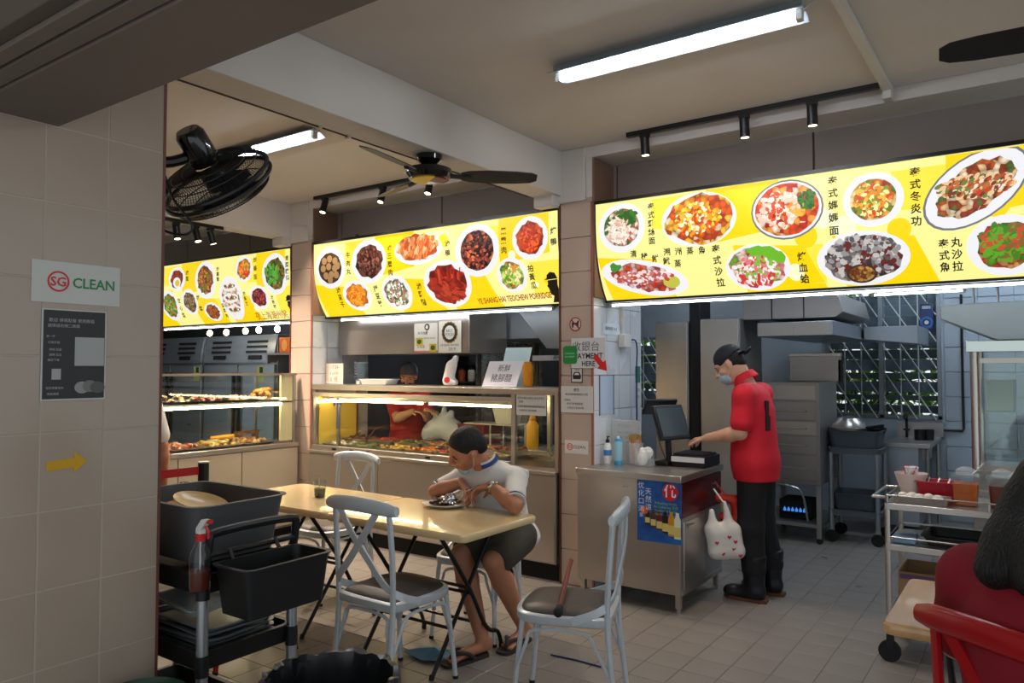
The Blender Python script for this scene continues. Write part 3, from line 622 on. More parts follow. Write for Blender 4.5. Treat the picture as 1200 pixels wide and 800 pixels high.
chair('pale grey cross-back chair in front of the table, its back to the camera', (-2.635, 2.755, 0), R(-2))
chair('pale grey cross-back chair on the far side of the table beside the coffee glass', (-4.07, 3.57, 0), R(177))
chair('pale grey cross-back chair the eating man sits on', (-2.77, 3.575, 0), R(195))
chC = chair('pale grey cross-back chair seen from the side with a walking stick across it', (-1.82, 3.03, 0), R(110))
chair('red cross-back chair half hidden behind the black bussing cart', (-3.62, 2.56, 0), R(-4), CHR)
chair('red cross-back chair the long-haired woman sits on', (.05, 2.35, 0), R(-35), CHR)
# ---- tables
TOP = mat('cream_table_top', (222, 196, 146), .16, var=.05, vs=2, coat=.3)
def table(label, loc, w_=.985, d_=.645, rz=0, m=TOP):
    t = thing('folding_table', label, 'table', loc, rz)
    lp = lambda k, z: [(x, y, z) for x, y in rrect(w_-k, d_-k, .03)]
    MB().loft([lp(.012, .712), lp(0, .72), lp(0, .742), lp(.012, .75)]).build('table_top', m, t, smooth=40)
    MB().bb(-w_*.40, w_*.40, -d_*.36, d_*.36, .70, .713).build('under_frame', BLKMET, t)
    for s in (-1, 1):
        x = .285*s; x2 = .25*s
        MB().tube(smoothpath([(x, -.25, .705), (x, -.02, .40), (x, .10, .20), (x, .16, .135), (x, .235, .105), (x, .27, .02)]), .0115, 8).build('leg', BLKMET, t)
        MB().tube([(x2, .25, .705), (x2, -.27, .01)], .0115, 8).build('leg', BLKMET, t)
        MB().cyl((x, .268, 0), (x, .27, .03), .014, n=8).build('foot_cap', RUB, t); MB().cyl((x2, -.275, 0), (x2, -.268, .025), .014, n=8).build('foot_cap', RUB, t)
    for y, z, xx in ((.005, .365, .285), (.125, .17, .285), (.02, .388, .25), (-.12, .21, .25)): MB().cyl((-xx, y, z), (xx, y, z), .009, n=8).build('cross_bar', BLKMET, t)
    return t
table('cream-topped folding table in front of the eating man', (-2.765, 3.15, 0))
table('cream-topped folding table holding the coffee glass, its end behind the bussing cart', (-3.757, 3.155, 0))
TOPW = mat('wood_look_top', (226, 178, 120), .1, var=.12, vs=3, stretch=(6, 1, 1), coat=.5)
table('pale wood-look table corner beside the long-haired woman', (.03, 2.95, 0), .92, .62, 0, TOPW)
# ---- on the tables
gl = thing('coffee_glass', 'small glass of black coffee with a spoon on the table', 'glass', (-3.70, 3.17, .75))
MB().lathe([(0, .005), (.032, .005), (.036, .04), (.040, .105), (.042, .105), (.038, .04), (.034, 0), (0, 0)], n=20).build('tumbler', PANE, gl)
MB().lathe([(0, .006), (.032, .006), (.0355, .055), (0, .055)], n=20).build('coffee', mat('black_coffee', (48, 18, 8), .15), gl)
MB().tube([(.01, 0, .01), (-.03, .01, .135)], .0035, 6).build('spoon', STEEL, gl)
pl_ = thing('dinner_plate', 'white oval plate of dark meat on the table before the eating man', 'plate', (-2.845, 3.365, .75), R(20))
MB().lathe([(0, .004), (.085, .004), (.1, .01), (.128, .02), (.128, .023), (.1, .014), (.08, .008), (0, .008)], n=32, M=Matrix.Diagonal((1.05, .86, 1))).build('plate', mat('white_ceramic', (226, 224, 216), .15), pl_)
r_ = random.Random(4); meat = mat('dark_meat', (70, 34, 26), .4, var=.4, vs=40, bump=.5, bs=70)
prim = [('e', (-.035+r_.gauss(0, .03), r_.gauss(0, .018), .022+abs(r_.gauss(0, .012))), (r_.uniform(.016, .03), r_.uniform(.014, .022), r_.uniform(.012, .02))) for _ in range(14)]
sdf_obj('braised_meat', prim, meat, pl_, .004, k=.006)
fo = MB()
n_ = 12; g = [[(.03+.05*(i/n_-.5)*2+r_.uniform(-.004, .004), .045*(j/n_-.5)*2+r_.uniform(-.004, .004), .03+.05*(1-((i/n_-.5)*2)**2)*(1-((j/n_-.5)*2)**2)+r_.uniform(-.006, .006)) for j in range(n_+1)] for i in range(n_+1)]
fo.add([p for row in g for p in row], [(i*(n_+1)+j, (i+1)*(n_+1)+j, (i+1)*(n_+1)+j+1, i*(n_+1)+j+1) for i in range(n_) for j in range(n_)]); fo.build('foil_wrap', mat('foil', (215, 215, 215), .2, 1), pl_, smooth=0)
# ---- things on the floor
mb = MB(); r_ = random.Random(9)
pts = [(-.15, -.09), (.02, -.12), (.16, -.02), (.15, .09), (.02, .1), (-.1, .04)]
mb.add([(x, y, .004+r_.uniform(0, .03)) for x, y in pts]+[(0, 0, .045), (.07, .02, .012)], [(0, 1, 6), (1, 2, 7), (1, 7, 6), (2, 3, 7), (3, 4, 7), (4, 6, 7), (4, 5, 6), (5, 0, 6)])
o = mb.build('crumpled_tissue', mat('blue_tissue', (96, 140, 168), .8), smooth=0, loc=(-2.72, 3.13, 0)); tag(o, 'crumpled blue paper lying on the floor by the man\'s sandal', 'paper')
o = MB().tube([(-2.20, 3.49, .005), (-2.05, 3.505, .005), (-1.9, 3.50, .005)], .0045, 6).build('drinking_straw', mat('dark_blue_plastic', (30, 44, 84), .5)); tag(o, 'dark blue straw lying on the floor tiles near the side-on chair', 'straw')
# walking stick lying over the side-on chair
ws = thing('walking_stick', 'reddish brown walking stick with a black rubber tip across the chair seat', 'walking stick', (-1.80, 2.87, .514))
MB().tube([(.075, -.07, -.006), (-.26, .60, .02)], .012, 10).build('shaft', mat('brown_stick', (120, 54, 44), .3, coat=.3), ws)
MB().tube([(.085, -.09, -.007), (.06, -.04, -.005)], [.022, .016], 12).build('rubber_tip', RUB, ws); MB().ell((.086, -.092, -.007), .021).build('tip_end', RUB, ws)
# ================================================================ BUSSING CART
BP = mat('cart_plastic', (20, 20, 21), .45, bump=.05, bs=200); AL = mat('aluminium_post', (176, 178, 182), .35, .85)
ct = thing('bussing_cart', 'black plastic bussing cart with silver posts beside the tiled pillar', 'cart', (-2.86, 1.775, 0))
for z in (.74, .47, .13):
    MB().tray((0, 0, z), .80, .40, .075, .04, .008, .97, .012).build('shelf_tray', BP, ct)
for sx in (-1, 1):
    for sy in (-1, 1):
        o = MB().cyl((.40*sx, .195*sy, .1), (.40*sx, .195*sy, .83), .021, n=14).build('post', AL, ct)
        for z in (.74, .47, .13): MB().cyl((.40*sx, .195*sy, z-.012), (.40*sx, .195*sy, z+.062), .0245, n=14).build('collar', BP, o)
        c = MB().cyl((.40*sx-.012, .195*sy, .05), (.40*sx+.012, .195*sy, .05), .05, n=16).build('caster', RUB, ct); MB().bb(.40*sx-.02, .40*sx+.02, .195*sy-.012, .195*sy+.012, .06, .11).build('caster_fork', AL, c)
MB().tube(smoothpath([(.40, -.19, .80), (.425, -.19, .93), (.43, -.15, .965), (.43, .15, .965), (.425, .19, .93), (.40, .19, .80)], 3), .016, 8).build('handle', BP, ct)
MB().tube([(.418, -.19, .885), (.418, .19, .885)], .012, 8).build('handle_bar', BP, ct)
hb = thing('hanging_bin', 'black plastic bin hooked on the end of the bussing cart', 'bin', (-2.305, 1.765, .69))
MB().tray((0, 0, 0), .20, .37, .175, .03, .006, .88, .012).build('body', BP, hb)
for y in (-.1, .1): MB().tube([(-.10, y, .165), (-.125, y, .21), (-.128, y, .195)], .006, 6).build('hook', BP, hb)
tbz = thing('grey_tub', 'dark grey dish tub holding used plates on top of the bussing cart', 'tub', (-2.86, 1.82, .818))
GT = mat('grey_tub_plastic', (82, 82, 84), .45, bump=.03, bs=150)
MB().tray((0, 0, 0), .60, .42, .218, .06, .006, .86, .014).build('body', GT, tbz)
for i, (x, y, z, c, sc_) in enumerate(((.12, .0, .12, (214, 120, 24), .95), (.03, -.02, .172, (224, 190, 130), .8), (-.14, .04, .10, (216, 150, 60), .8))):
    M = Matrix.Rotation(R(6+4*i), 3, 'Y') @ Matrix.Diagonal((1.25, .8, 1))
    o = MB().lathe([(0, 0), (.10*sc_, .002), (.14*sc_, .018), (.14*sc_, .022), (.1*sc_, .007), (0, .006)], n=24, M=M).build('used_plate', mat('used_plate_%d' % i, c, .3), loc=(-2.86+x, 1.82+y, .818+z))
    tag(o, ('orange oval plate lying in the grey dish tub', 'cream plate on top inside the grey dish tub', 'tan plate at the hidden end of the grey dish tub')[i], 'plate')
# serving trays on the middle shelf
trm = mat('serving_tray', (120, 126, 128), .3, .5, var=.15, vs=4)
for i in range(6):
    o = MB().tray((0, 0, 0), .40, .30, .018, .04, .004, .95, .012, rz=R((-3, 2, 0, 4, -2, 1)[i])).build('serving_tray', trm, loc=(-2.72+.008*(i % 2), 1.775+.006*(i % 3), .482+.0195*i))
    tag(o, 'grey serving tray, %s in the stack on the cart\'s middle shelf' % ('lowest', 'second from the bottom', 'third from the bottom', 'third from the top', 'second from the top', 'topmost')[i], 'tray', 'serving trays on the bussing cart')
lt = thing('leaning_tray', 'clear plastic tray leaning at an angle over the stacked serving trays', 'tray', (-2.80, 1.765, .638))
M = Matrix.Rotation(R(5), 3, 'Y') @ Matrix.Rotation(R(7), 3, 'X')
lo_ = lambda k, z: [tuple(M @ Vector((x, y, z))) for x, y in rrect(.40-k, .27-k, .03)]
MB().loft([lo_(.05, 0), lo_(0, .04), lo_(-.02, .042), lo_(-.02, .046), lo_(.008, .044), lo_(.058, .004)]).build('body', mat('hazy_plastic', (196, 206, 206), .15, alpha=.45), lt)
# spray bottle
sb = thing('spray_bottle', 'clear spray bottle of brown liquid with white and red trigger hooked on the cart', 'spray bottle', (-2.425, 1.545, .775))
MB().lathe([(0, .0), (.034, .0), (.037, .01), (.037, .11), (.034, .13), (.016, .165), (.014, .18), (0, .18)], n=20).build('bottle', PANE, sb)
MB().lathe([(0, .004), (.032, .004), (.0345, .012), (.0345, .072), (0, .072)], n=20).build('liquid', mat('brown_liquid', (96, 40, 26), .2), sb)
MB().cyl((0, 0, .06), (0, 0, .17), .003, n=6).build('dip_tube', WHITE, sb)
MB().cyl((0, 0, .172), (0, 0, .198), .017, n=14).build('collar', RED, sb)
MB().loft([[(x, y, z) for x, y in ((-.014, -.012), (.014, -.012), (.014, .012), (-.014, .012))] for z in (.195, .215)] + [[(-.012+dx, -.012, z), (.02+dx, -.012, z), (.02+dx, .012, z), (-.012+dx, .012, z)] for dx, z in ((.01, .228), (.03, .25))]).build('spray_head', mat('white_plastic', (226, 224, 220), .35), sb, bevel=.003)
MB().cyl((.045, 0, .243), (.062, 0, .246), .008, n=10).build('nozzle', RED, sb); MB().tube([(.03, 0, .225), (.05, 0, .205), (.046, 0, .185)], .005, 6).build('trigger', RED, sb)
# ---- bins in the foreground
tr = thing('trash_bin', 'round bin lined with a crinkled black bag at the bottom edge', 'bin', (-1.765, 1.56, 0))
MB().lathe([(0, 0), (.155, 0), (.19, .60), (.196, .60), (.196, .615), (.186, .615), (.15, .01), (0, .01)], n=28).build('body', mat('bin_body', (40, 42, 44), .5), tr)
r_ = random.Random(2); bg_ = MB(); rows = []
for k, (rr, z) in enumerate(((.208, .47), (.206, .54), (.21, .60), (.205, .63), (.188, .63), (.178, .58), (.165, .45), (.15, .25), (.1, .1))):
    rows.append([((rr+r_.uniform(-.007, .007))*math.cos(2*math.pi*i/56), (rr+r_.uniform(-.007, .007))*math.sin(2*math.pi*i/56), z+r_.uniform(-.008, .008)) for i in range(56)])
bg_.loft(rows, cap=False); bg_.build('bag', mat('black_bag', (24, 24, 26), .28, spec=.6), tr, smooth=25)
gb = thing('green_bin', 'dark green round bin at the foot of the tiled pillar', 'bin', (-2.415, 1.335, 0))
GB = mat('green_bin', (18, 62, 38), .45)
MB().lathe([(0, 0), (.10, 0), (.13, .47), (.14, .47), (.142, .49), (.132, .496), (.125, .48), (.098, .01), (0, .01)], n=28).build('body', GB, gb)
MB().lathe([(0, .485), (.09, .483), (.128, .478)], n=28).build('lid', GB, gb)
# ---- queue stanchion
st = thing('queue_stanchion', 'black queue post with a red belt in front of the glass food case', 'stanchion', (-4.28, 2.74, 0))
MB().lathe([(0, 0), (.16, 0), (.16, .015), (.05, .035), (0, .035)], n=24).build('base', BLKMET, st); MB().cyl((0, 0, .03), (0, 0, .86), .025, n=14).build('pole', BLKMET, st)
MB().cyl((0, 0, .85), (0, 0, .965), .033, n=16).build('belt_head', BLACK, st); MB().cyl((0, 0, .965), (0, 0, .973), .034, n=16).build('cap', mat('pale_cap', (170, 168, 164), .4), st)
MB().add([(0, -.03, .945), (-.08, -1.05, .945), (-.08, -1.05, .895), (0, -.03, .895), (.002, -.03, .945), (-.078, -1.05, .945), (-.078, -1.05, .895), (.002, -.03, .895)], [(0, 1, 2, 3), (4, 7, 6, 5), (0, 4, 5, 1), (3, 2, 6, 7), (1, 5, 6, 2), (0, 3, 7, 4)]).build('belt', mat('red_belt', (190, 24, 34), .6), st)
o = dup(st, (-4.362, 1.66, 0), label='black queue post behind the tiled pillar holding the far belt end'); 
for c in list(o.children):
    if c.name.startswith('belt') and 'head' not in c.name: bpy.data.objects.remove(c)
# ================================================================ MIDDLE STALL: steel counter and hot food case
DARK = mat('dark_void', (14, 13, 13), .8)
c2 = thing('steel_counter', 'long stainless steel counter under the middle hot food case', 'counter', (-5.61, 4.67, 0))
MB().bb(0, 2.71, .0, .62, .13, .775).build('body', STEELV, c2, bevel=.004)
MB().bb(.004, 2.706, .05, .6, .0, .13).build('plinth', DARK, c2)  # near-black box stands for the shaded kick gap under the counter
for a, b_ in ((.01, .90), (.91, 1.80), (1.81, 2.30), (2.31, 2.70)): MB().bb(a, b_, -.006, .001, .14, .765).build('front_panel', STEEL, c2, bevel=.002)
MB().bb(-.005, 2.715, -.02, .64, .775, .80).build('worktop', STEEL, c2, bevel=.005)
k2 = thing('hot_food_case', 'steel framed glass hot food case of the middle stall', 'display case', (-5.61, 4.70, .80))
def post(t, x, y, z0, z1, w_=.035, m=STEEL): return MB().bb(x-w_/2, x+w_/2, y-w_/2, y+w_/2, z0, z1).build('post', m, t, bevel=.003)
for x in (.02, 2.30, 2.69): post(k2, x, .03, 0, .60)
for x in (.02, 2.30, 2.69): post(k2, x, .54, 0, .60)
MB().bb(0, 2.71, .0, .06, .555, .60).build('top_rail', STEEL, k2, bevel=.003); MB().bb(0, 2.32, .006, .05, .495, .53).build('top_rail', STEEL, k2, bevel=.003)
MB().bb(0, 2.71, .02, .56, .594, .604).build('top_shelf', STEEL, k2)
MB().bb(0, 2.71, .53, .56, .0, .03).build('bottom_rail', STEEL, k2)
br = MB().bb(0.03, 2.29, -.03, .01, .0, .045).build('bottom_rail', STEEL, k2, bevel=.003)
for x in (.32, .55, .75, 1.45, 1.75, 2.12): MB().bb(x, x+.05, -.034, -.029, .012, .03).build('clip', BLACK, br)
MB().bb(.04, 2.285, .012, .018, .045, .50).build('glass_pane', PANE, k2); MB().bb(2.32, 2.675, .012, .018, .02, .56).build('glass_pane', PANE, k2)
MB().bb(2.315, 2.68, .008, .022, .0, .02).build('pane_rail', STEEL, k2)
MB().cyl((.03, .10, .455), (1.30, .10, .455), .009, n=8).build('heat_lamp_tube', WARMLED, k2); MB().cyl((1.38, .10, .455), (2.22, .10, .455), .009, n=8).build('heat_lamp_tube', WARMLED, k2)
MB().bb(.03, 2.25, .09, .125, .465, .495).build('lamp_batten', STEEL, k2)
post(k2, .33, .036, .02, .5, .03)
MB().add([(x, .0195, z) for x, z in ((.27, .44), (.33, .48), (.39, .44), (.38, .40), (.34, .44), (.345, .20), (.315, .20), (.32, .44), (.28, .40))], [(0, 1, 4, 7, 8), (1, 2, 3, 4), (4, 5, 6, 7)]).build('ribbon_bow', mat('blue_ribbon', (84, 96, 150), .6), k2, smooth=0)
# board at the case's left end, yellow lamplight on the wall painted as its colour
MB().bb(.04, .046, .05, .52, .03, .50).build('lit_end_board', mat('painted_yellow_light', (236, 206, 90), .5), k2)
foods = [((232,226,214),(200,190,170)), ((116,130,56),(90,104,40)), ((226,170,40),(240,196,70)), ((228,120,30),(240,160,50)), ((190,52,24),(220,90,40)), ((236,204,96),(210,150,50)), ((110,64,36),(150,90,50)), ((206,60,40),(160,40,28)), ((84,110,44),(130,150,70)), ((214,140,70),(190,110,50)), ((240,190,30),(250,214,60)), ((150,70,40),(190,110,60))]
nm = ['white tofu','green beans','curry','orange stew','chilli prawns','omelette','braised pork','sambal fish','leafy greens','fried fish','bright yellow egg','dark stew']
kk = 0
for row in range(2):
    for i in range(6):
        x = -5.38+.345*i; y = 4.87+.235*row; z = .806+.03*row
        t = thing('food_pan', 'steel pan of %s in the %s row of the middle food case' % (nm[kk], 'front' if row == 0 else 'back'), 'food pan', (x, y, z), group='food pans in the middle case')
        MB().tray((0, 0, 0), .32, .215, .05, .025, .003, .94, .006).build('pan', STEEL, t)
        r_ = random.Random(kk); ca, cb = foods[kk]
        prim = [('e', (r_.uniform(-.13, .13), r_.uniform(-.08, .08), .03+r_.uniform(0, .028)), (r_.uniform(.018, .04), r_.uniform(.015, .03), r_.uniform(.012, .024))) for _ in range(26)] + [('e', (0, 0, .02), (.15, .1, .025))]
        sdf_obj('food', prim, foodmat('food_%d' % kk, [ca, cb, tuple(int(v*.75) for v in ca)], 45, coord='Object'), t, .008, k=.006)
        kk += 1
for i, (x, y, a) in enumerate(((-5.28, 4.86, .5), (-5.05, 4.85, .8), (-4.62, 5.05, .2), (-4.28, 4.98, .35))):
    t = thing('serving_spoon', ('dark-handled tongs at the left end of the middle food case', 'brown serving spoon standing in the second front pan', 'steel spoon resting in a back row pan', 'steel serving spoon slanting over the curry pans')[i], 'spoon', (x, y, .86))
    m = mat('wood_spoon', (96, 54, 30), .5) if i < 2 else STEEL
    MB().tube([(0, 0, .02), (.14*math.cos(a), .03, .02+.13*math.sin(a)+.03)], .006, 6).build('handle', m, t); MB().ell((-.012, 0, .01), (.03, .022, .01), 10, 6).build('bowl', m, t)
# ---- things standing on the case
def note(name, label, pts_box, face, lines, m=PAPER, ink=INK, cat='notice', size=None, extra=None):
    """flat sheet: pts_box=(a0,a1,z0,z1) on plane function face(a,b,d)"""
    a0, a1, z0, z1 = pts_box; t = thing(name, label, cat)
    MB().prism([(a0, z0), (a1, z0), (a1, z1), (a0, z1)], face, (0.0005, .003)).build('sheet', m, t, smooth=0)
    mb = MB()
    for txt, cx, cz, s_ in lines: lettering(mb, txt, s_, face, cx, cz, d=.0036)
    if mb.v: stuff(mb.build('lettering', ink, t, smooth=0, fix=False))
    return t
t = note('price_card', 'pinkish handwritten price card on the left end of the food case', (-5.60, -5.36, 1.408, 1.60), planeY(0, 4.86, 0), [('17·24', -5.48, 1.565, .05), ('E LATIV', -5.48, 1.505, .035), ('II. 低.', -5.48, 1.445, .055)], mat('pink_paper', (222, 196, 186), .7), mat('brown_ink', (96, 70, 70), .7), 'card')
t = thing('plate_stack', 'stack of bluish bowls behind the pink price card', 'bowls', (-5.33, 5.06, 1.405))
for i in range(8): MB().lathe([(0, 0), (.04, 0), (.07, .022), (.072, .026), (.04, .005), (0, .005)], (0, 0, .026*i), 18).build('bowl', mat('blue_bowl', (150, 172, 186), .3), t)
o = MB().tray((-5.22, 4.93, 1.405), .05, .04, .035, .01, .003, .9, .003).build('salt_pot', mat('pale_pot', (200, 204, 206), .3)); tag(o, 'small pale pot beside the bowl stack on the food case', 'pot')
o = MB().tray((-4.99, 4.96, 1.406), .36, .17, .05, .02, .004, .86, .012).build('foam_tray', mat('white_foam', (224, 226, 224), .6)); tag(o, 'white rectangular tray on top of the middle food case', 'tray')
bgp = thing('takeaway_bag', 'white plastic bag with red print standing on the food case', 'bag', (-4.12, 4.95, 1.405))
WB = mat('white_bag', (224, 222, 220), .4)
sdf_obj('bag', [('c', (-.03, 0, .05), (.0, 0, .17), .05, .045), ('c', (0, 0, .15), (.05, 0, .235), .035, .025), ('e', (0, 0, .03), (.07, .045, .035))], WB, bgp, .006, cuts=[((0, 0, -1), (0, 0, .0))], k=.03)
MB().prism(oval(-.005, .05, .03, .025, 12), planeY(0, -.05, 0), (0, .004)).build('red_print', RED, bgp)
t = note('dish_sign', 'white tilted card with two lines of Chinese text on the food case', (-.17, .17, 0, .205), lambda a, b, d: (-3.58+a+b*.2, 4.90-d+b*.25, 1.406+b), [('新鮮', .0, .145, .062), ('豬腳醋', .0, .065, .07)], mat('card_white', (222, 222, 230), .6), cat='sign')
t = note('small_sign', 'smaller pale card leaning behind the tilted Chinese card', (-.13, .13, 0, .32), lambda a, b, d: (-3.56+a+b*.12, 5.04-d+b*.2, 1.405+b), [], mat('card_blue', (190, 214, 220), .5), cat='sign')
t = thing('sauce_bottle', 'orange squeeze bottle beside the tilted Chinese card', 'bottle', (-3.345, 4.97, 1.405)); OR = mat('orange_plastic', (216, 140, 16), .4)
MB().lathe([(0, 0), (.03, .004), (.042, .03), (.043, .16), (.036, .18), (0, .185)], n=18).build('body', OR, t); MB().lathe([(.03, .18), (.03, .2), (0, .205)], n=14).build('cap', OR, t)
t = note('opening_notice', 'white paper notice taped inside the right glass of the food case', (-3.275, -3.005, 1.20, 1.395), planeY(0, 4.711, 0), [('注 意 事 項', -3.14, 1.365, .022), ('使用本攤位者請注意清潔衛生', -3.14, 1.328, .019), ('謝謝', -3.23, 1.30, .019), ('自助取餐後請將餐盤歸還原處', -3.14, 1.265, .019), ('多謝合作 請勿喧嘩', -3.17, 1.235, .019)], mat('notice_paper', (200, 196, 188), .7))
# ---- behind the case
bk = thing('back_bench', 'dark prep bench behind the middle food case', 'bench', (-4.95, 5.33, 0))
MB().bb(0, 1.9, 0, .5, .82, .86).build('bench_top', STEELV, bk, bevel=.004)
for x in (.05, 1.85):
    for y in (.05, .45): MB().bb(x-.02, x+.02, y-.02, y+.02, 0, .82).build('leg', STEELV, bk)
MB().bb(.03, 1.87, .03, .47, .25, .28).build('shelf', STEELV, bk)
pb = thing('carrier_bag', 'large knotted pale blue plastic bag on the bench behind the case', 'bag', (-4.69, 5.52, .86)); BB = mat('pale_blue_bag', (200, 210, 228), .35, bump=.6, bs=22)
sdf_obj('bag', [('e', (-.12, 0, .09), (.11, .1, .10)), ('e', (.12, .0, .1), (.12, .1, .11)), ('e', (.0, .0, .13), (.16, .11, .11)), ('c', (-.05, 0, .2), (-.10, 0, .26), .04, .03), ('c', (.0, 0, .2), (.01, 0, .31), .04, .022), ('c', (.06, 0, .2), (.09, .01, .27), .045, .03), ('e', (-.18, -.02, .05), (.06, .06, .06)), ('e', (.2, -.02, .06), (.06, .06, .07))], BB, pb, .008, cuts=[((0, 0, -1), (0, 0, .004))], k=.04)
cr = thing('red_crate', 'dark red plastic crate on the bench behind the case', 'crate', (-4.28, 5.56, .86)); MB().tray((0, 0, 0), .32, .3, .18, .03, .006, .92, .012).build('body', mat('maroon_plastic', (120, 24, 44), .4), cr); MB().bb(-.15, .15, -.165, -.15, .02, .07).build('blue_band', mat('blue_band', (40, 60, 140), .5), cr)
o = MB().tray((-3.92, 5.5, 1.06), .26, .22, .19, .05, .005, .72, .01).build('white_tub', mat('white_tub', (206, 210, 204), .35)); tag(o, 'white tapered tub on the rack behind the case', 'tub')
o = thing('wire_stand', 'white wire stand under the white tub', 'stand', (-3.92, 5.5, .86), group=None)
for x in (-.12, .12):
    for y in (-.1, .1): MB().cyl((x, y, 0), (x, y, .2), .007, n=6).build('leg', WHITE, o)
MB().bb(-.42, .13, -.11, .11, .188, .198).build('shelf', WHITE, o)
o = thing('yellow_jar', 'yellow squeeze bottle behind the right end of the food case', 'bottle', (-3.62, 5.45, .86)); MB().lathe([(0, 0), (.05, .004), (.055, .03), (.055, .2), (.03, .24), (.02, .3), (0, .31)], n=18).build('body', mat('yellow_plastic', (226, 170, 20), .4), o); MB().lathe([(.03, .238), (.031, .262), (.0, .262)], n=14).build('collar', OR, o)
# hoods and posters
h2 = thing('range_hood', 'stainless steel hood box behind the middle menu sign', 'hood', (-5.60, 5.02, 1.685))
MB().bb(0, 1.62, 0, .55, 0, .37).build('body', STEEL, h2, bevel=.005); MB().bb(0, 1.62, -.006, 0, 0, .02).build('lip', STEEL, h2)
h3 = thing('range_hood', 'pale grey cooker hood deeper inside the middle stall', 'hood', (-4.36, 5.6, 1.82)); HG = mat('hood_grey', (150, 158, 166), .35, .6)
MB().prism([(0, 0), (1.3, 0), (1.3, .30), (0, .30)], lambda a, b, d: (a, d, b), (0, .9)).build('body', HG, h3, bevel=.005); MB().prism([(.62, .30), (.98, -.10), (1.36, -.10), (1.36, .30)], lambda a, b, d: (a, -d, b), (0.002, .3)).build('side_wing', HG, h3, bevel=.004)
MB().bb(.14, .2, -.02, 0, .02, .09).build('switch_box', WHITE, h3); MB().bb(.16, .18, -.014, 0, .09, .30).build('conduit', WHITE, h3)
YL = mat('yellow_patch', (196, 180, 40), .6); NAV = mat('badge_dark', (44, 40, 36), .5); GD = mat('badge_gold', (176, 140, 70), .5)
t = note('award_poster', 'white poster with green and yellow food pictures on the hood', (-4.60, -4.325, 1.70, 1.955), planeY(0, 5.012, 0), [('本月推薦', -4.5, 1.865, .03), ('GOOD FOOD', -4.42, 1.82, .022), ('好味道', -4.52, 1.745, .03)], mat('poster_white', (224, 224, 214), .6), cat='poster')
f_ = planeY(0, 5.012, 0)
for px, pz in ((-4.54, 1.79), (-4.38, 1.735)): MB().prism([(px-.04, pz-.035), (px+.04, pz-.035), (px+.04, pz+.035), (px-.04, pz+.035)], f_, (.003, .0045)).build('picture', YL, t); MB().prism(oval(px, pz, .026, .022, 12), f_, (.0045, .0055)).build('picture', mat('leaf_green', (60, 80, 30), .6), t)
MB().prism(oval(-4.45, 1.92, .03, .03, 14), f_, (.003, .0045)).build('badge', NAV, t); MB().prism(oval(-4.45, 1.92, .016, .018, 14), f_, (.0045, .005)).build('badge', mat('poster_white', (224, 224, 214), .6), t)
MB().prism([(-4.60, 1.70), (-4.325, 1.70), (-4.325, 1.712), (-4.60, 1.712)], f_, (.003, .004)).build('pink_edge', mat('pink_edge', (214, 120, 140), .6), t)
t = note('award_poster', 'white poster with a round dark and gold award badge on the hood', (-4.315, -4.06, 1.69, 1.965), planeY(0, 5.012, 0), [('2019', -4.16, 1.72, .04), ('HYGIENE AWARD', -4.19, 1.755, .026)], mat('poster_white', (224, 224, 214), .6), cat='poster')
for rr, m, d in ((.088, GD, .0045), (.080, NAV, .0052), (.056, mat('poster_white', (224, 224, 214), .6), .0058)): MB().prism([(-4.188+rr*(1+.06*(i % 2))*math.cos(math.pi*i/16), 1.865+rr*(1+.06*(i % 2))*1.05*math.sin(math.pi*i/16)) for i in range(32)], f_, (.003, d)).build('badge', m, t)
mb = MB(); lettering(mb, 'BEST', .036, f_, -4.188, 1.878, d=.0064); lettering(mb, 'FOOD', .036, f_, -4.188, 1.846, d=.0064); mb.build('badge_lettering', mat('blue_ink', (40, 60, 110), .6), t, smooth=0, fix=False)
# dark back shelving with jars and hanging ladles
sh = thing('back_shelf', 'dark shelf of condiment jars at the back of the middle stall', 'shelf', (-5.80, 6.9, 0))
for z in (.5, .95, 1.38, 1.7): MB().bb(0, 1.2, 0, .35, z, z+.02).build('shelf_board', mat('dark_shelf', (52, 46, 42), .5), sh)
for x in (.01, 1.17): MB().bb(x, x+.02, 0, .35, 0, 1.95).build('upright', mat('dark_shelf', (52, 46, 42), .5), sh)
jc = [(150, 60, 30), (190, 180, 160), (70, 90, 130), (170, 120, 50), (110, 40, 30), (200, 200, 190), (60, 80, 60), (140, 90, 60)]
for i in range(8):
    t = thing('condiment_jar', '%s condiment jar on the dark shelf behind the cook' % ('rust', 'pale', 'blue', 'ochre', 'maroon', 'white', 'green', 'tan')[i], 'jar', (-5.70+.145*i, 7.05, 1.40), group='condiment jars behind the cook')
    MB().lathe([(0, 0), (.04, 0), (.045, .02), (.045, .12), (.03, .14), (0, .14)], n=12).build('body', mat('jar_%d' % i, jc[i], .4), t); MB().cyl((0, 0, .14), (0, 0, .165), .034, n=12).build('lid', BLACK, t)
PATT = mat('patterned_cloth', (96, 104, 104), .6, var=.75, vs=28, col2=(22, 24, 26))
o = MB().bb(-4.75, -3.95, 6.1, 6.13, .9, 1.80).build('patterned_screen', PATT); tag(o, 'dark screen with a scrolling pattern behind the middle stall', 'screen')
for s in (-4.7, -4.0): MB().bb(s-.02, s+.02, 6.09, 6.14, 0, 1.8).build('post', BLKMET, o)
o = MB().bb(-3.62, -3.06, 5.45, 5.47, 1.62, 1.665).build('name_strip', mat('strip_white', (196, 200, 206), .5)); tag(o, 'white name strip under the right side of the deeper hood', 'sign'); mb = MB(); lettering(mb, '• 潮州滷味 •', .035, planeY(0, 5.45, 0), -3.34, 1.642, d=.002); mb.build('lettering', mat('blue_ink', (40, 60, 110), .6), o, smooth=0, fix=False)
MB().bb(-3.14, -3.10, 5.46, 5.62, 1.63, 1.712).build('bracket', STEELV, o)
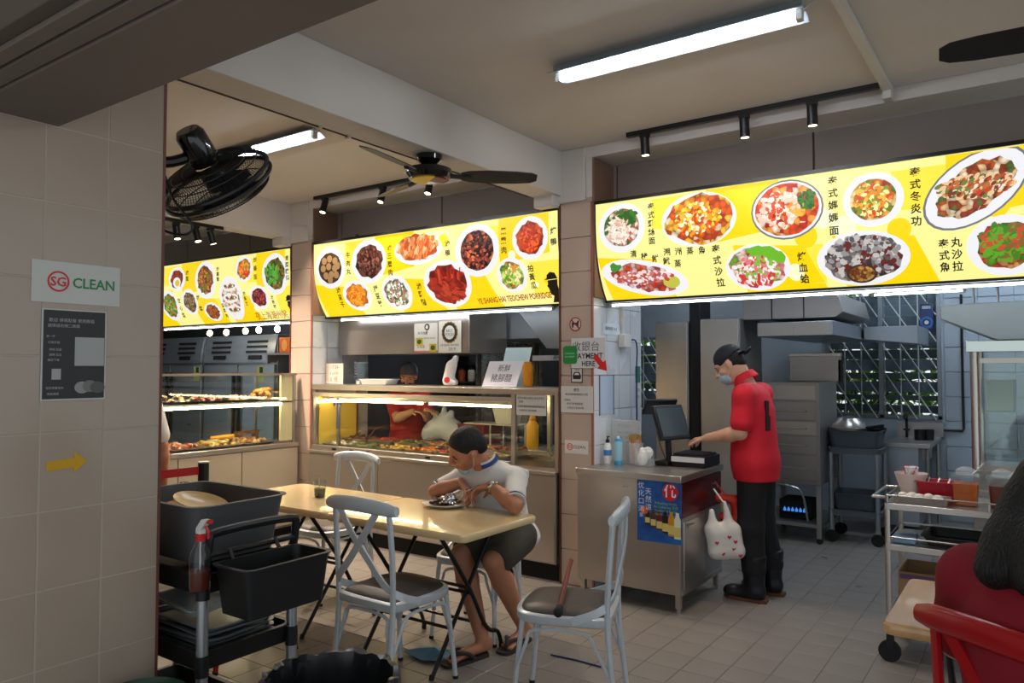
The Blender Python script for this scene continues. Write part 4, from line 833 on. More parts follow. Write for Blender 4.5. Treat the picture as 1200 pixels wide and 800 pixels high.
# ================================================================ LEFT STALL: glass case running out from the wall, fridges
WARMP = mat('counter_panel', (186, 172, 150), .36, .35, var=.06, vs=2)
c1 = thing('display_counter', 'steel-topped counter with beige front panel, left of the hot food stall', 'counter', (-6.42, 2.86, 0))
MB().bb(0, .64, 0, 1.82, .08, .82).build('body', STEELV, c1)
for a, b_ in ((.01, .60), (.61, 1.2), (1.21, 1.81)): MB().bb(.638, .65, a, b_, .1, .815).build('front_panel', WARMP, c1, bevel=.002)
MB().bb(-.01, .66, -.01, 1.822, .82, .86).build('worktop', STEEL, c1, bevel=.004); MB().bb(.02, .6, .02, 1.8, 0, .08).build('plinth', DARK, c1)
k1 = thing('glass_case', 'two-tier glass food case with lit shelf beside the black queue post', 'display case', (-6.40, 2.90, .86))
for x in (.02, .60):
    for y in (.02, 1.74): post(k1, x, y, 0, .64, .03, STEELV)
MB().bb(0, .62, 0, 1.76, .632, .645).build('top_glass', PANE, k1); MB().bb(.612, .618, .03, 1.73, .02, .635).build('glass_pane', PANE, k1); MB().bb(0.0, .62, 1.745, 1.751, .02, .635).build('glass_pane', PANE, k1)
MB().bb(.605, .625, .0, 1.76, .63, .65).build('top_edge', mat('edge_trim', (150, 140, 126), .3, .6), k1); MB().bb(.57, .60, 1.60, 1.73, .02, .64).build('end_panel', mat('cream_panel', (226, 206, 166), .5), k1)
MB().bb(.02, .60, .03, 1.73, .375, .39).build('mid_shelf', STEELV, k1); MB().bb(.585, .605, .04, 1.60, .352, .374).build('shelf_light', WARMLED, k1)
def heap(name, label, loc, cols, ext, n, seed, cat='food', plate=True, size=(.02, .04), pm=None):
    t = thing(name, label, cat, loc); r_ = random.Random(seed)
    if plate: MB().tray((0, 0, 0), ext[0]*2+.05, ext[1]*2+.05, .022, .03, .003, .9, .008).build('tray', pm or BLACK, t)
    pr = [('e', (r_.gauss(0, ext[0]*.45), r_.gauss(0, ext[1]*.45), .016+r_.random()*ext[2]), (r_.uniform(*size), r_.uniform(*size)*.8, r_.uniform(*size)*.6)) for _ in range(n)]
    pr = [p for p in pr if abs(p[1][0]) < ext[0] and abs(p[1][1]) < ext[1]] + [('e', (0, 0, .018), (ext[0]*.8, ext[1]*.8, .02))]
    sdf_obj('food', pr, foodmat('heap_%s_%d' % (name, seed), cols, 40, coord='Object'), t, .007, k=.006, cuts=[((0, 0, -1), (0, 0, .004))]); return t
zt = 1.251
heap('food_tray', 'dark tray with pale buns on the upper shelf of the left case', (-6.0, 3.58, zt), [(226, 214, 190), (120, 70, 40), (196, 150, 90)], (.12, .12, .04), 14, 31)
heap('food_tray', 'dark tray of red sausages on the upper shelf of the left case', (-6.0, 3.90, zt), [(190, 50, 34), (216, 90, 60), (230, 190, 160)], (.12, .12, .03), 22, 32)
heap('food_tray', 'dark tray of pale sliced meat on the upper shelf of the left case', (-6.0, 4.18, zt), [(232, 206, 176), (214, 160, 120), (200, 110, 80)], (.12, .11, .03), 22, 33)
heap('food_tray', 'steel tray heaped with golden fried food on the upper shelf', (-6.0, 4.44, zt), [(226, 150, 40), (240, 180, 70), (196, 110, 30)], (.12, .11, .09), 40, 34, pm=STEEL)
bc = [((236, 210, 150), (220, 170, 90), (190, 80, 60)), ((170, 70, 60), (200, 110, 90), (226, 190, 160)), ((236, 206, 110), (220, 170, 60), (240, 226, 180)), ((226, 200, 150), (200, 150, 90), (150, 90, 50))]
for i, y in enumerate((3.25, 3.60, 3.95, 4.30)): heap('food_tray', 'open steel tray of %s in the lit bottom of the left case' % ('noodles', 'cured meat', 'yellow egg rolls', 'brown fritters')[i], (-6.05, y, .861), bc[i], (.2, .14, .03), 46, 40+i, pm=STEEL)
o = MB().tube([(-6.1, 3.97, .93), (-6.0, 4.14, .945)], .016, 8).build('yellow_spatula', mat('yellow_handle', (236, 170, 20), .4)); tag(o, 'yellow-handled spatula across the trays in the left case', 'spatula')
t = thing('wooden_block', 'small brown wooden rack at the back of the left case', 'rack', (-6.2, 4.42, .862)); 
for y in (-.09, .09): MB().bb(-.03, .03, y-.018, y+.018, 0, .1).build('leg', mat('brown_wood', (110, 76, 50), .6), t)
MB().bb(-.025, .025, -.12, .12, .07, .1).build('rail', mat('brown_wood', (110, 76, 50), .6), t)
# fridges
FS = mat('fridge_steel', (160, 168, 176), .3, .6, var=.1, vs=2, stretch=(1, 1, 8)); 
def fridge(label, x0, w_, lab_x):
    t = thing('upright_fridge', label, 'fridge', (x0, 5.5, 0))
    MB().bb(0, w_, .03, .75, .1, 1.95).build('cabinet', FS, t, bevel=.004)
    MB().prism([(.0, 1.62), (.0, 1.95), (-.05, 1.66), (-.05, 1.62)], lambda a, b, d: (d, a+.03, b), (.01, w_-.01)).build('control_panel', FS, t, bevel=.003)
    for s in (0, 1):
        d_ = MB().bb(.01+s*w_/2, w_/2-.01+s*w_/2, -.012, .03, .14, 1.60).build('door', FS, t, bevel=.006); xx = w_/2-.05 if s == 0 else w_/2+.05
        MB().bb(xx-.012, xx+.012, -.05, -.012, .7, 1.5).build('handle', BLACK, d_)
        cx = w_*(.25+.5*s)
        for k in range(3):
            z = 1.75+.06*k; yy = .03-.05*(1.95-z)/.29
            MB().box((cx, yy-.004, z), (.38, .012, .028), M=Matrix.Rotation(R(-10), 3, 'X')).build('vent_slot', BLACK, t)
        b_ = MB().box((cx, -.028, 1.685), (.24, .014, .05), M=Matrix.Rotation(R(-10), 3, 'X')).build('display_badge', BLACK, t, bevel=.004)
    for x in (.06, w_-.06):
        for y in (.1, .68): MB().cyl((x, y, 0), (x, y, .1), .03, n=10).build('foot', BLACK, t)
    for lx in lab_x:
        s_ = MB().bb(lx-.06, lx+.06, -.016, -.0125, 1.40, 1.58).build('sticker', mat('sticker_green', (196, 206, 110), .5), t); MB().bb(lx-.01, lx+.05, -.018, -.016, 1.5, 1.57).build('sticker_print', mat('sticker_dark', (40, 70, 40), .5), s_)
    return t
fridge('double-door steel fridge with vented top behind the left food case', -8.60, 1.40, (.16+.98,))
fridge('neighbouring steel fridge mostly hidden behind the tiled pillar', -10.05, 1.40, (1.30,))
for i, (x, z) in enumerate(((-7.82, 1.99), (-7.5, 1.99), (-7.15, 1.995), (-6.915, 2.0), (-6.6, 2.0))):
    t = thing('hanging_bulb', 'bare warm bulb under the left menu sign, %s from the tiled pillar' % ('first', 'second', 'third', 'fourth', 'fifth')[i], 'bulb', (x, 5.06, z-.03), group='warm bulbs of the left stall')
    MB().ell((0, 0, 0), (.03, .03, .036), 12, 8).build('bulb', BULB, t); MB().cyl((0, 0, .03), (0, 0, .075), .014, n=8).build('socket', BLACK, t); MB().cyl((0, 0, .07), (0, 0, .1), .005, n=6).build('cord', BLACK, t)
o = thing('orange_box', 'orange box on a small wall shelf beside the left stall pillar', 'box', (-6.52, 5.13, 1.72)); MB().bb(-.085, .085, -.04, .04, 0, .16).build('carton', mat('orange_card', (206, 104, 30), .6), o, bevel=.003); MB().prism(oval(0, .08, .045, .06, 16), planeY(0, -.04, 0), (0, .002)).build('print', mat('peach_print', (226, 160, 90), .6), o)
o = MB().bb(-6.75, -5.94, 5.0, 5.3, 1.695, 1.715).build('wall_shelf', STEELV); tag(o, 'steel wall shelf under the orange box', 'shelf'); MB().prism([(5.0, 1.6), (5.3, 1.695), (5.0, 1.695)], lambda a, b, d: (d, a, b), (-6.7, -6.68)).build('bracket', STEELV, o)
# ================================================================ NOTICES ON THE PILLARS
pf = planeY(0, 4.699, 0)
lp = thing('clean_sign', 'large white SG CLEAN sign on the tiled pillar', 'sign'); fx = lambda a, b, d: (-2.6195+d, a, b)
W1 = mat('sign_white', (196, 196, 190), .5); GRN = mat('green_ink', (40, 130, 70), .5); RI = mat('logo_red', (206, 44, 52), .5)
MB().prism([(1.065, 1.765), (1.345, 1.765), (1.345, 1.90), (1.065, 1.90)], fx, (0, .0025)).build('sheet', W1, lp, smooth=0)
ring = MB(); n_ = 32
ring.add([fx(1.145+r*math.cos(2*math.pi*i/n_), 1.835+r*math.sin(2*math.pi*i/n_), .0032) for r in (.034, .028) for i in range(n_)], [(i, (i+1) % n_, n_+(i+1) % n_, n_+i) for i in range(n_)]); ring.build('logo_ring', RI, lp, smooth=0, fix=False)
mb = MB(); lettering(mb, 'SG', .042, fx, 1.145, 1.833, d=.0034, bold=.02); mb.build('lettering', RI, lp, smooth=0, fix=False)
mb = MB(); lettering(mb, 'CLEAN', .047, fx, 1.258, 1.833, d=.0034, bold=.018, sx=.95); mb.build('lettering', GRN, lp, smooth=0, fix=False)
ps = thing('menu_poster', 'black poster with white print on the tiled pillar below the SG CLEAN sign', 'poster'); PB = mat('poster_black', (44, 44, 46), .45); PW = mat('poster_grey', (168, 168, 166), .6)
MB().prism([(1.098, 1.447), (1.302, 1.447), (1.302, 1.745), (1.098, 1.745)], fx, (0, .002)).build('sheet', W1, ps, smooth=0); MB().prism([(1.103, 1.452), (1.297, 1.452), (1.297, 1.741), (1.103, 1.741)], fx, (.002, .003)).build('print_field', PB, ps, smooth=0)
mb = MB()
for txt, cx, cz, s_ in (('歡迎 掃碼點餐 使用教程', 1.19, 1.708, .0135), ('請掃描右側二維碼', 1.165, 1.69, .0125), ('第一步', 1.125, 1.655, .009), ('打開手機', 1.135, 1.635, .009), ('掃描 點餐', 1.14, 1.612, .009), ('選擇 菜品', 1.14, 1.595, .009), ('確認下單', 1.135, 1.578, .009), ('祝您用餐愉快', 1.14, 1.487, .009), ('謝謝惠顧', 1.135, 1.468, .009)): lettering(mb, txt, s_, fx, cx, cz, d=.0034)
mb.build('lettering', PW, ps, smooth=0, fix=False)
MB().prism([(1.20, 1.56), (1.295, 1.56), (1.295, 1.655), (1.20, 1.655)], fx, (.003, .0036)).build('pale_panel', PW, ps, smooth=0); MB().prism([(1.13, 1.515), (1.158, 1.515), (1.158, 1.55), (1.13, 1.55)], fx, (.003, .0036)).build('pale_panel', PW, ps, smooth=0)
for i in range(3): MB().prism(oval(1.225+.025*i, 1.488+.004*(i % 2), .024, .02, 16), fx, (.003, .0036+.0002*i)).build('food_print', mat('food_grey_%d' % i, (150-30*i, 148-30*i, 146-30*i), .6), ps, smooth=0)
ar = [(1.11, 1.186), (1.195, 1.190), (1.193, 1.172), (1.236, 1.207), (1.193, 1.243), (1.195, 1.222), (1.11, 1.216)]
o = MB().prism([(a+.012, b+.035) for a, b in ar], fx, (0, .002)).build('arrow_sign', mat('mustard', (206, 156, 20), .6), smooth=0); tag(o, 'mustard yellow arrow pointing right on the tiled pillar', 'arrow')
# payment pillar
t = note('payment_sign', 'white PAYMENT HERE sign with Chinese lettering on the payment pillar', (-2.775, -2.50, 1.555, 1.77), planeY(0, 4.69, 0), [('收銀台', -2.655, 1.705, .075)], mat('translucent_card', (206, 206, 206), .4), mat('grey_ink', (90, 90, 92), .6), 'sign')
mb = MB(); lettering(mb, 'PAYMENT', .055, planeY(0, 4.69, 0), -2.635, 1.64, d=.0036, bold=.02, sx=.95); lettering(mb, 'HERE', .05, planeY(0, 4.69, 0), -2.635, 1.585, d=.0036, bold=.02, sx=.95); mb.build('lettering', INK, t, smooth=0, fix=False)
t = thing('red_arrow', 'red arrow sticker pointing down at the payment counter', 'arrow', (-2.535, 4.684, 1.59)); M = Matrix.Rotation(R(42), 2)
MB().prism([tuple(M @ Vector((a, -b) if 0 else (a, b))) for a, b in [(-.02, .07), (-.02, -.01), (-.045, -.01), (0, -.075), (.045, -.01), (.02, -.01), (.02, .07)]], planeY(0, 0, 0), (0, .002)).build('sticker', mat('arrow_red', (206, 34, 30), .5), t, smooth=0)
t = thing('green_tag', 'green round-cornered tag overlapping the payment sign', 'tag', (-2.785, 4.685, 1.65)); MB().prism(rrect(.115, .13, .02), planeY(0, 0, 0), (0, .003)).build('plate', mat('tag_green', (30, 132, 60), .45), t, smooth=0)
mb = MB(); lettering(mb, 'CASHLESS', .018, planeY(0, 0, 0), 0, .01, d=.0036); lettering(mb, 'PAYMENT', .018, planeY(0, 0, 0), 0, -.014, d=.0036); mb.build('lettering', mat('mint_ink', (180, 224, 190), .6), t, smooth=0, fix=False)
t = thing('no_dogs_sign', 'round red no-dogs sign high on the payment pillar', 'sign', (-2.745, 4.698, 1.872)); f0_ = planeY(0, 0, 0)
MB().prism(oval(0, 0, .05, .052, 28), f0_, (0, .002)).build('disc', mat('cream_disc', (206, 190, 176), .6), t, smooth=0)
MB().prism([(-.028, -.025), (-.018, -.025), (-.016, -.004), (.012, -.004), (.014, -.026), (.024, -.026), (.024, .004), (.03, .022), (.02, .028), (.012, .012), (-.02, .01), (-.03, .02), (-.03, -.005)], f0_, (.002, .003)).build('dog_figure', INK, t, smooth=0)
rg = MB(); rg.add([f0_(r*math.cos(2*math.pi*i/28), r*1.03*math.sin(2*math.pi*i/28), .0036) for r in (.05, .042) for i in range(28)], [(i, (i+1) % 28, 28+(i+1) % 28, 28+i) for i in range(28)]); rg.add([f0_(-.036, .03, .004), f0_(-.03, .036, .004), f0_(.036, -.03, .004), f0_(.03, -.036, .004)], [(0, 1, 2, 3)]); rg.build('ban_ring', mat('ban_red', (150, 34, 34), .5), t, smooth=0, fix=False)
t = note('ride_card', 'small black-framed icon card under the green tag', (-2.78, -2.69, 1.452, 1.556), pf, [('TAXI', -2.735, 1.542, .018)], mat('icon_white', (210, 204, 196), .6), cat='card')
MB().prism([(-2.765, 1.475), (-2.705, 1.475), (-2.70, 1.50), (-2.715, 1.528), (-2.755, 1.528), (-2.77, 1.50)], pf, (.003, .004)).build('icon', INK, t, smooth=0); MB().prism([(-2.755, 1.505), (-2.715, 1.505), (-2.722, 1.52), (-2.748, 1.52)], pf, (.004, .005)).build('icon', mat('icon_white', (210, 204, 196), .6), t, smooth=0)
for a in ((-2.782, -2.776, 1.45, 1.558), (-2.694, -2.688, 1.45, 1.558), (-2.782, -2.688, 1.45, 1.456), (-2.782, -2.688, 1.552, 1.558)): MB().prism([(a[0], a[2]), (a[1], a[2]), (a[1], a[3]), (a[0], a[3])], pf, (.003, .0042)).build('border', INK, t, smooth=0)
t = note('rules_notice', 'wide white Chinese notice sheet on the payment pillar', (-2.865, -2.60, 1.235, 1.425), planeY(0, 4.692, 0), [('通告', -2.735, 1.397, .026), ('本店自助點餐請先付款', -2.735, 1.365, .019), ('取餐後', -2.81, 1.325, .017), ('請自行將餐盤歸還', -2.75, 1.297, .017), ('多謝合作 歡迎光臨', -2.745, 1.268, .017)], mat('notice_white', (206, 200, 194), .7))
t = note('clean_card', 'small white SG CLEAN card low on the payment pillar', (-2.838, -2.645, .94, 1.035), pf, [('CLEAN', -2.715, .988, .032)], mat('card_cream', (214, 206, 196), .6), cat='card')
rg = MB(); rg.add([pf(-2.795+r*math.cos(2*math.pi*i/24), .988+r*math.sin(2*math.pi*i/24), .0036) for r in (.025, .02) for i in range(24)], [(i, (i+1) % 24, 24+(i+1) % 24, 24+i) for i in range(24)]); lettering(rg, 'SG', .03, pf, -2.795, .988, d=.0036, bold=.02); rg.build('logo', RI, t, smooth=0, fix=False)
# inner wall by the payment pillar
fi = planeX(-2.604, 0, 0)
t = note('wall_notice', 'pale notice high on the inner tiled wall behind the payment sign', (4.83, 5.12, 1.80, 1.885), fi, [('服務時間 10-8', 4.97, 1.845, .03)], mat('pale_notice', (196, 204, 210), .5))
t = note('wall_panel', 'pale blue rectangular panel on the inner tiled wall', (4.79, 5.005, 1.22, 1.50), fi, [], mat('pale_blue_panel', (170, 184, 204), .4), cat='panel')
for a in ((4.785, 4.795), (5.0, 5.01)): MB().prism([(a[0], 1.215), (a[1], 1.215), (a[1], 1.505), (a[0], 1.505)], fi, (0, .006)).build('edge', FR, t)
t = note('green_notice', 'small green notice on the end of the inner tiled wall', (5.38, 5.46, 1.44, 1.57), fi, [], mat('notice_green', (30, 110, 70), .5))
t = note('lower_notice', 'small white notice under the green one on the inner wall', (5.38, 5.46, 1.25, 1.42), fi, [('須知', 5.42, 1.38, .03), ('付款', 5.42, 1.33, .025)], mat('notice_white2', (190, 194, 190), .6))
t = thing('socket_box', 'white wall socket box with a blue cable beside the payment sign', 'socket', (-2.604, 5.14, 1.71)); MB().bb(0, .06, -.055, .055, 0, .10).build('box', WHITE, t, bevel=.006); MB().bb(0, .02, -.012, .012, .1, .36).build('conduit', WHITE, t)
MB().tube(smoothpath([(.05, .05, .06), (.07, .1, .055), (.05, .17, -.02), (.03, .2, -.2), (.03, .2, -.8)]), .006, 6).build('cable', mat('blue_cable', (34, 56, 110), .5), t)
# ================================================================ CASHIER COUNTER
cc = thing('cashier_counter', 'stainless steel cashier counter with a blue drinks poster on its front', 'counter', (-2.63, 4.50, 0))
MB().bb(.0, .75, .02, .745, .12, .83).build('body', STEELV, cc); MB().bb(.005, .745, .012, .021, .12, .83).build('front_panel', STEEL, cc, bevel=.002)
MB().bb(-.006, .765, -.006, .77, .83, .872).build('worktop', STEEL, cc, bevel=.004)
MB().bb(.748, .756, .03, .74, .60, .825).build('drawer', mat('red_reflection_steel', (120, 40, 40), .3, .8), cc, bevel=.003); d_ = MB().bb(.748, .756, .06, .42, .15, .575).build('door', STEEL, cc, bevel=.003); MB().bb(.755, .775, .09, .2, .53, .55).build('handle', STEEL, d_)  # red reflection painted into the drawer's colour
MB().bb(.745, .757, .03, .74, .12, .15).build('bottom_rail', STEEL, cc)
for x in (.03, .72):
    for y in (.05, .71):
        o = MB().bb(x-.016, x+.016, y-.016, y+.016, .03, .12).build('leg', STEEL, cc); MB().cyl((x, y, 0), (x, y, .035), .014, n=10).build('foot', STEELV, o)
pf2 = planeY(-2.63, 4.512, 0)
dp = thing('drinks_poster', 'blue drinks poster with bottles and a red badge on the cashier counter', 'poster'); BLU = mat('poster_blue', (36, 104, 176), .4, var=.25, vs=9, col2=(24, 50, 120))
MB().prism([(.455, .437), (.765-.005, .44), (.760, .826), (.455, .828)], pf2, (.0, .003)).build('sheet', BLU, dp, smooth=0)
MB().prism(oval(.685, .765, .053, .056, 24), pf2, (.003, .004)).build('red_badge', mat('badge_red', (206, 24, 36), .4), dp, smooth=0)
mb = MB(); lettering(mb, '优', .085, pf2, .685, .765, d=.0048, bold=.02); vcol(mb, '优化口渴', .045, .05, pf2, .485, .79, d=.0048); vcol(mb, '天然涼', .045, .05, pf2, .535, .755, d=.0048); lettering(mb, '茶', .03, pf2, .485, .60, d=.0048); stuff(mb.build('lettering', mat('poster_white_ink', (226, 230, 236), .5), dp, smooth=0, fix=False))
mb = MB()
for i, s_ in enumerate(('Refreshing Drinks', 'No Colouring 天然', 'Traditional Recipe', 'No Preservatives')): lettering(mb, s_, .021, pf2, .655, .69-.024*i, d=.0048)
mb.build('lettering', mat('lime_ink', (150, 190, 50), .5), dp, smooth=0, fix=False)
bcol = [(60, 34, 20), (90, 50, 20), (110, 26, 30), (40, 24, 18), (214, 140, 30), (224, 226, 200)]
for i in range(6):
    x = .528+.041*i; hh = .10+.016*i*.8; z0 = .545-.014*i; wd = .016+.0012*i
    b_ = MB().prism([(x-wd, z0), (x+wd, z0), (x+wd, z0+hh*.72), (x+wd*.5, z0+hh*.88), (x+wd*.5, z0+hh), (x-wd*.5, z0+hh), (x-wd*.5, z0+hh*.88), (x-wd, z0+hh*.72)], pf2, (.003, .0042+.0002*i)).build('bottle_print', mat('bottle_print_%d' % i, bcol[i], .4), dp, smooth=0)
    MB().prism([(x-wd, z0+.012), (x+wd, z0+.012), (x+wd, z0+hh*.45), (x-wd, z0+hh*.45)], pf2, (.003, .0054+.0002*i)).build('label_print', mat('label_print_%d' % (i % 2), ((216, 196, 110), (206, 170, 190))[i == 5], .5), b_, smooth=0)
MB().prism(oval(.505, .635, .028, .026, 16), pf2, (.003, .0045)).build('fruit_print', mat('fruit_print', (226, 96, 30), .5), dp, smooth=0)
zc = .873
t = thing('menu_stand', 'white clear-fronted menu holder standing at the left of the cashier counter', 'menu holder', (-2.50, 4.98, zc)); MB().bb(-.12, .12, 0, .012, 0, .30).build('sheet', mat('menu_sheet', (216, 212, 206), .5), t); MB().bb(-.125, .125, -.008, -.004, 0, .31).build('cover', CLEARP, t); MB().bb(-.125, .125, -.05, .05, 0, .008).build('foot', CLEARP, t)
mb = MB(); lettering(mb, 'MENU', .04, planeY(0, 0, 0), 0, .26, d=.001)
for i in range(5): lettering(mb, '炒飯 炒麵 湯', .022, planeY(0, 0, 0), 0, .21-.035*i, d=.001)
mb.build('lettering', mat('faint_ink', (150, 150, 150), .6), t, smooth=0, fix=False)
t = thing('soap_bottle', 'white bottle with black pump and blue label on the cashier counter', 'bottle', (-2.545, 4.80, zc)); MB().lathe([(0, 0), (.026, 0), (.028, .01), (.028, .12), (.02, .145), (.01, .15), (0, .15)], n=18).build('body', mat('white_plastic', (226, 224, 220), .35), t); MB().cyl((0, 0, .15), (0, 0, .172), .014, n=12).build('pump', BLACK, t); MB().tube([(0, 0, .17), (0, 0, .195), (.02, -.01, .193)], .006, 6).build('nozzle', BLACK, t); MB().lathe([(.0285, .06), (.0288, .1)], n=18).build('label', mat('blue_label', (70, 130, 196), .5), t)
t = thing('sanitiser_bottle', 'blue and clear hand sanitiser bottle on the cashier counter', 'bottle', (-2.46, 4.80, zc)); SBm = mat('sanitiser_blue', (60, 150, 196), .3)
MB().lathe([(0, 0), (.03, 0), (.031, .01), (.031, .03), (0, .03)], n=18).build('base_band', SBm, t); MB().lathe([(.031, .03), (.031, .15), (.024, .165), (0, .165)], n=18).build('body', mat('pale_blue_gel', (150, 196, 214), .15, alpha=.85), t); MB().lathe([(.0255, .15), (.024, .172), (.018, .185), (0, .185)], n=18).build('cap', SBm, t); MB().cyl((0, 0, .185), (0, 0, .2), .01, n=10).build('pump', mat('white_plastic', (226, 224, 220), .35), t)
t = thing('chopstick_tub', 'clear tub packed with wrapped chopsticks on the cashier counter', 'tub', (-2.385, 4.91, zc)); MB().lathe([(0, 0), (.058, 0), (.062, .15), (.06, .15), (.056, .005), (0, .005)], n=24).build('tub', CLEARP, t)
r_ = random.Random(6)
for i in range(34):
    a = r_.uniform(0, 6.28); q = math.sqrt(r_.random())*.045; x, y = q*math.cos(a), q*math.sin(a); h_ = r_.uniform(.185, .215)
    o = MB().tube([(x*.9, y*.9, .008), (x*1.12, y*1.12, h_*.82)], .0045, 5).build('chopstick_sleeve', (mat('pink_sleeve', (216, 130, 120), .6), mat('cream_sleeve', (226, 196, 170), .6))[i % 2], t); MB().tube([(x*1.12, y*1.12, h_*.82), (x*1.16, y*1.16, h_)], .0045, 5).build('chopstick_tip', mat('gold_sleeve', (176, 140, 70), .6), o)
t = thing('napkin_holder', 'clear napkin holder with white tissues beside the chopstick tub', 'napkins', (-2.275, 4.845, zc)); MB().bb(-.05, .05, -.05, .05, 0, .10).build('holder', CLEARP, t, bevel=.004)
sdf_obj('tissues', [('e', (-.015, -.01, .05), (.035, .04, .05)), ('e', (.015, .01, .09), (.04, .02, .045), Matrix.Rotation(.5, 3, 'Y')), ('e', (-.02, 0, .1), (.02, .03, .03))], mat('tissue', (226, 226, 222), .8), t, .005, k=.008, cuts=[((0, 0, -1), (0, 0, .004))])
# POS terminal and cash drawer
ps_ = thing('pos_terminal', 'black touchscreen till on the cashier counter', 'till', (-2.14, 4.98, zc)); SCR = mat('screen_off', (70, 84, 88), .12)
Mt = Matrix.Rotation(R(72), 3, 'Z') @ Matrix.Rotation(R(-20), 3, 'X')        # screen faces the cashier
MB().box((0, 0, .30), (.30, .03, .25), M=Mt).build('monitor', BLACK, ps_, bevel=.006); MB().box(Vector((0, 0, .30)) + Mt @ Vector((0, -.0165, 0)), (.265, .003, .205), M=Mt).build('screen', SCR, ps_)
Mr = Matrix.Rotation(R(48), 3, 'Z') @ Matrix.Rotation(R(40), 3, 'X')
MB().box((-.15, .15, .40), (.24, .02, .14), M=Mr).build('rear_display', BLACK, ps_, bevel=.005)
MB().tube([(-.02, .02, .02), (-.05, .06, .2), (-.07, .08, .38)], .022, 10).build('stand', BLACK, ps_); MB().bb(-.1, .0, -.06, .10, 0, .03).build('base', BLACK, ps_, bevel=.008)
MB().tube(smoothpath([(-.1, .1, .36), (-.13, .06, .25), (-.1, .04, .14), (-.06, .05, .03)]), .006, 6).build('cable', mat('tan_cable', (120, 90, 76), .6), ps_)
kd = thing('cash_drawer', 'black cash drawer with keyboard at the cashier\'s hands', 'cash drawer', (-2.00, 5.07, zc)); MB().bb(-.12, .12, -.13, .17, 0, .075).build('drawer', BLACK, kd, bevel=.005); MB().bb(-.119, .119, -.137, -.13, .035, .07).build('white_front', mat('drawer_white', (206, 206, 204), .4), kd); MB().bb(-.11, .11, -.12, .12, .075, .09).build('keyboard', BLACK, kd)
for i in range(5):
    for j in range(4): MB().bb(-.095+.039*i, -.064+.039*i, -.11+.05*j, -.07+.05*j, .09, .096).build('key', mat('key_grey', (50, 50, 54), .5), kd)
# carrier bags on a hook
hk = thing('shopping_bag', 'white plastic bag with red hearts hanging off the cashier counter', 'bag', (-1.745, 4.94, .28)); HB = mat('heart_bag', (214, 208, 200), .45, bump=.4, bs=14); Mb = Matrix.Rotation(R(30), 3, 'Z')
bq = lambda x, y, z: tuple(Mb @ Vector((x, y, z)))
sdf_obj('bag', [('c', bq(-.06, 0, .05), bq(.08, 0, .06), .045, .045), ('c', bq(-.075, 0, .18), bq(.055, 0, .2), .045, .04), ('c', bq(-.06, 0, .06), bq(-.085, 0, .2), .045, .045), ('c', bq(.08, 0, .06), bq(.06, 0, .2), .045, .042), ('e', bq(0, 0, .13), (.1, .05, .12), Mb), ('c', bq(-.08, 0, .22), bq(-.085, 0, .32), .035, .018), ('c', bq(.03, 0, .23), bq(.0, 0, .38), .035, .012)], HB, hk, .007, k=.03)
for x, z in ((-.02, .05), (.05, .08), (.09, .04), (-.06, .12), (.02, .16), (.06, .13)): MB().prism([(x+.014*sx, z+.014*sz) for sx, sz in ((0, -1), (1, .2), (.6, .9), (0, .5), (-.6, .9), (-1, .2))], lambda p, q, d: bq(p, -.043-d, q), (0, .008)).build('heart_print', mat('heart_red', (190, 40, 60), .5), hk, smooth=0)
MB().tube([bq(0, 0, .37), bq(-.06, .06, .46)], .006, 6).build('handle', HB, hk)
hk2 = thing('shopping_bag', 'folded orange-red bag hanging beside the heart-print bag', 'bag', (-1.775, 5.07, .44)); OB = mat('orange_red_bag', (206, 52, 26), .4, bump=.4, bs=14)
sdf_obj('bag', [('c', bq(-.02, 0, .1), bq(.06, 0, .03), .035, .04), ('c', bq(-.05, 0, .23), bq(.05, 0, .22), .03, .03), ('c', bq(.05, 0, .2), bq(.085, 0, .0), .028, .035)], OB, hk2, .007, k=.03); MB().box(bq(-.01, -.036, .12), (.02, .012, .18), M=Mb).build('blue_stripe', mat('bag_blue', (36, 60, 120), .5), hk2); MB().tube([bq(0, 0, .24), bq(-.07, .05, .33)], .006, 6).build('handle', OB, hk2)
o = MB().tube([(-1.874, 5.06, .76), (-1.84, 5.06, .76), (-1.835, 5.06, .735)], .005, 6).build('bag_hook', STEEL, cc); o.location = (2.63, -4.50, 0)
# ================================================================ KITCHEN BEHIND THE CASHIER
FSK = mat('kitchen_fridge_steel', (190, 182, 172), .36, .5, var=.1, vs=2)
def cabinet(label, x0, x1, y0, y1, z1):
    t = thing('steel_cabinet', label, 'fridge', (x0, y0, 0)); w_ = x1-x0
    MB().bb(0, w_, .02, y1-y0, .08, z1).build('body', STEELV, t, bevel=.004); d_ = MB().bb(.006, w_-.006, -.01, .02, .1, z1-.01).build('door', FSK, t, bevel=.005); MB().cyl((w_-.035, -.03, 1.0), (w_-.035, -.03, 1.03), .012, n=10).build('latch', BLACK, d_); MB().bb(.01, w_-.01, .05, y1-y0-.03, 0, .08).build('plinth', DARK, t); return t
ca = cabinet('narrow steel fridge door left of the dark gap behind the till', -2.985, -2.665, 6.6, 7.2, 1.99)
cb = cabinet('steel fridge with faint papers on its door behind the cashier', -2.545, -2.183, 6.6, 7.25, 2.005)
fy = planeY(-2.545, 6.588, 0)
for a in ((.07, .28, 1.62, 1.86), (.06, .27, 1.30, 1.55), (.04, .26, .98, 1.22)): MB().prism([(a[0], a[2]), (a[1], a[2]), (a[1], a[3]), (a[0], a[3])], fy, (0, .004)).build('paper', mat('door_paper', (150, 160, 176), .5), cb, smooth=0)
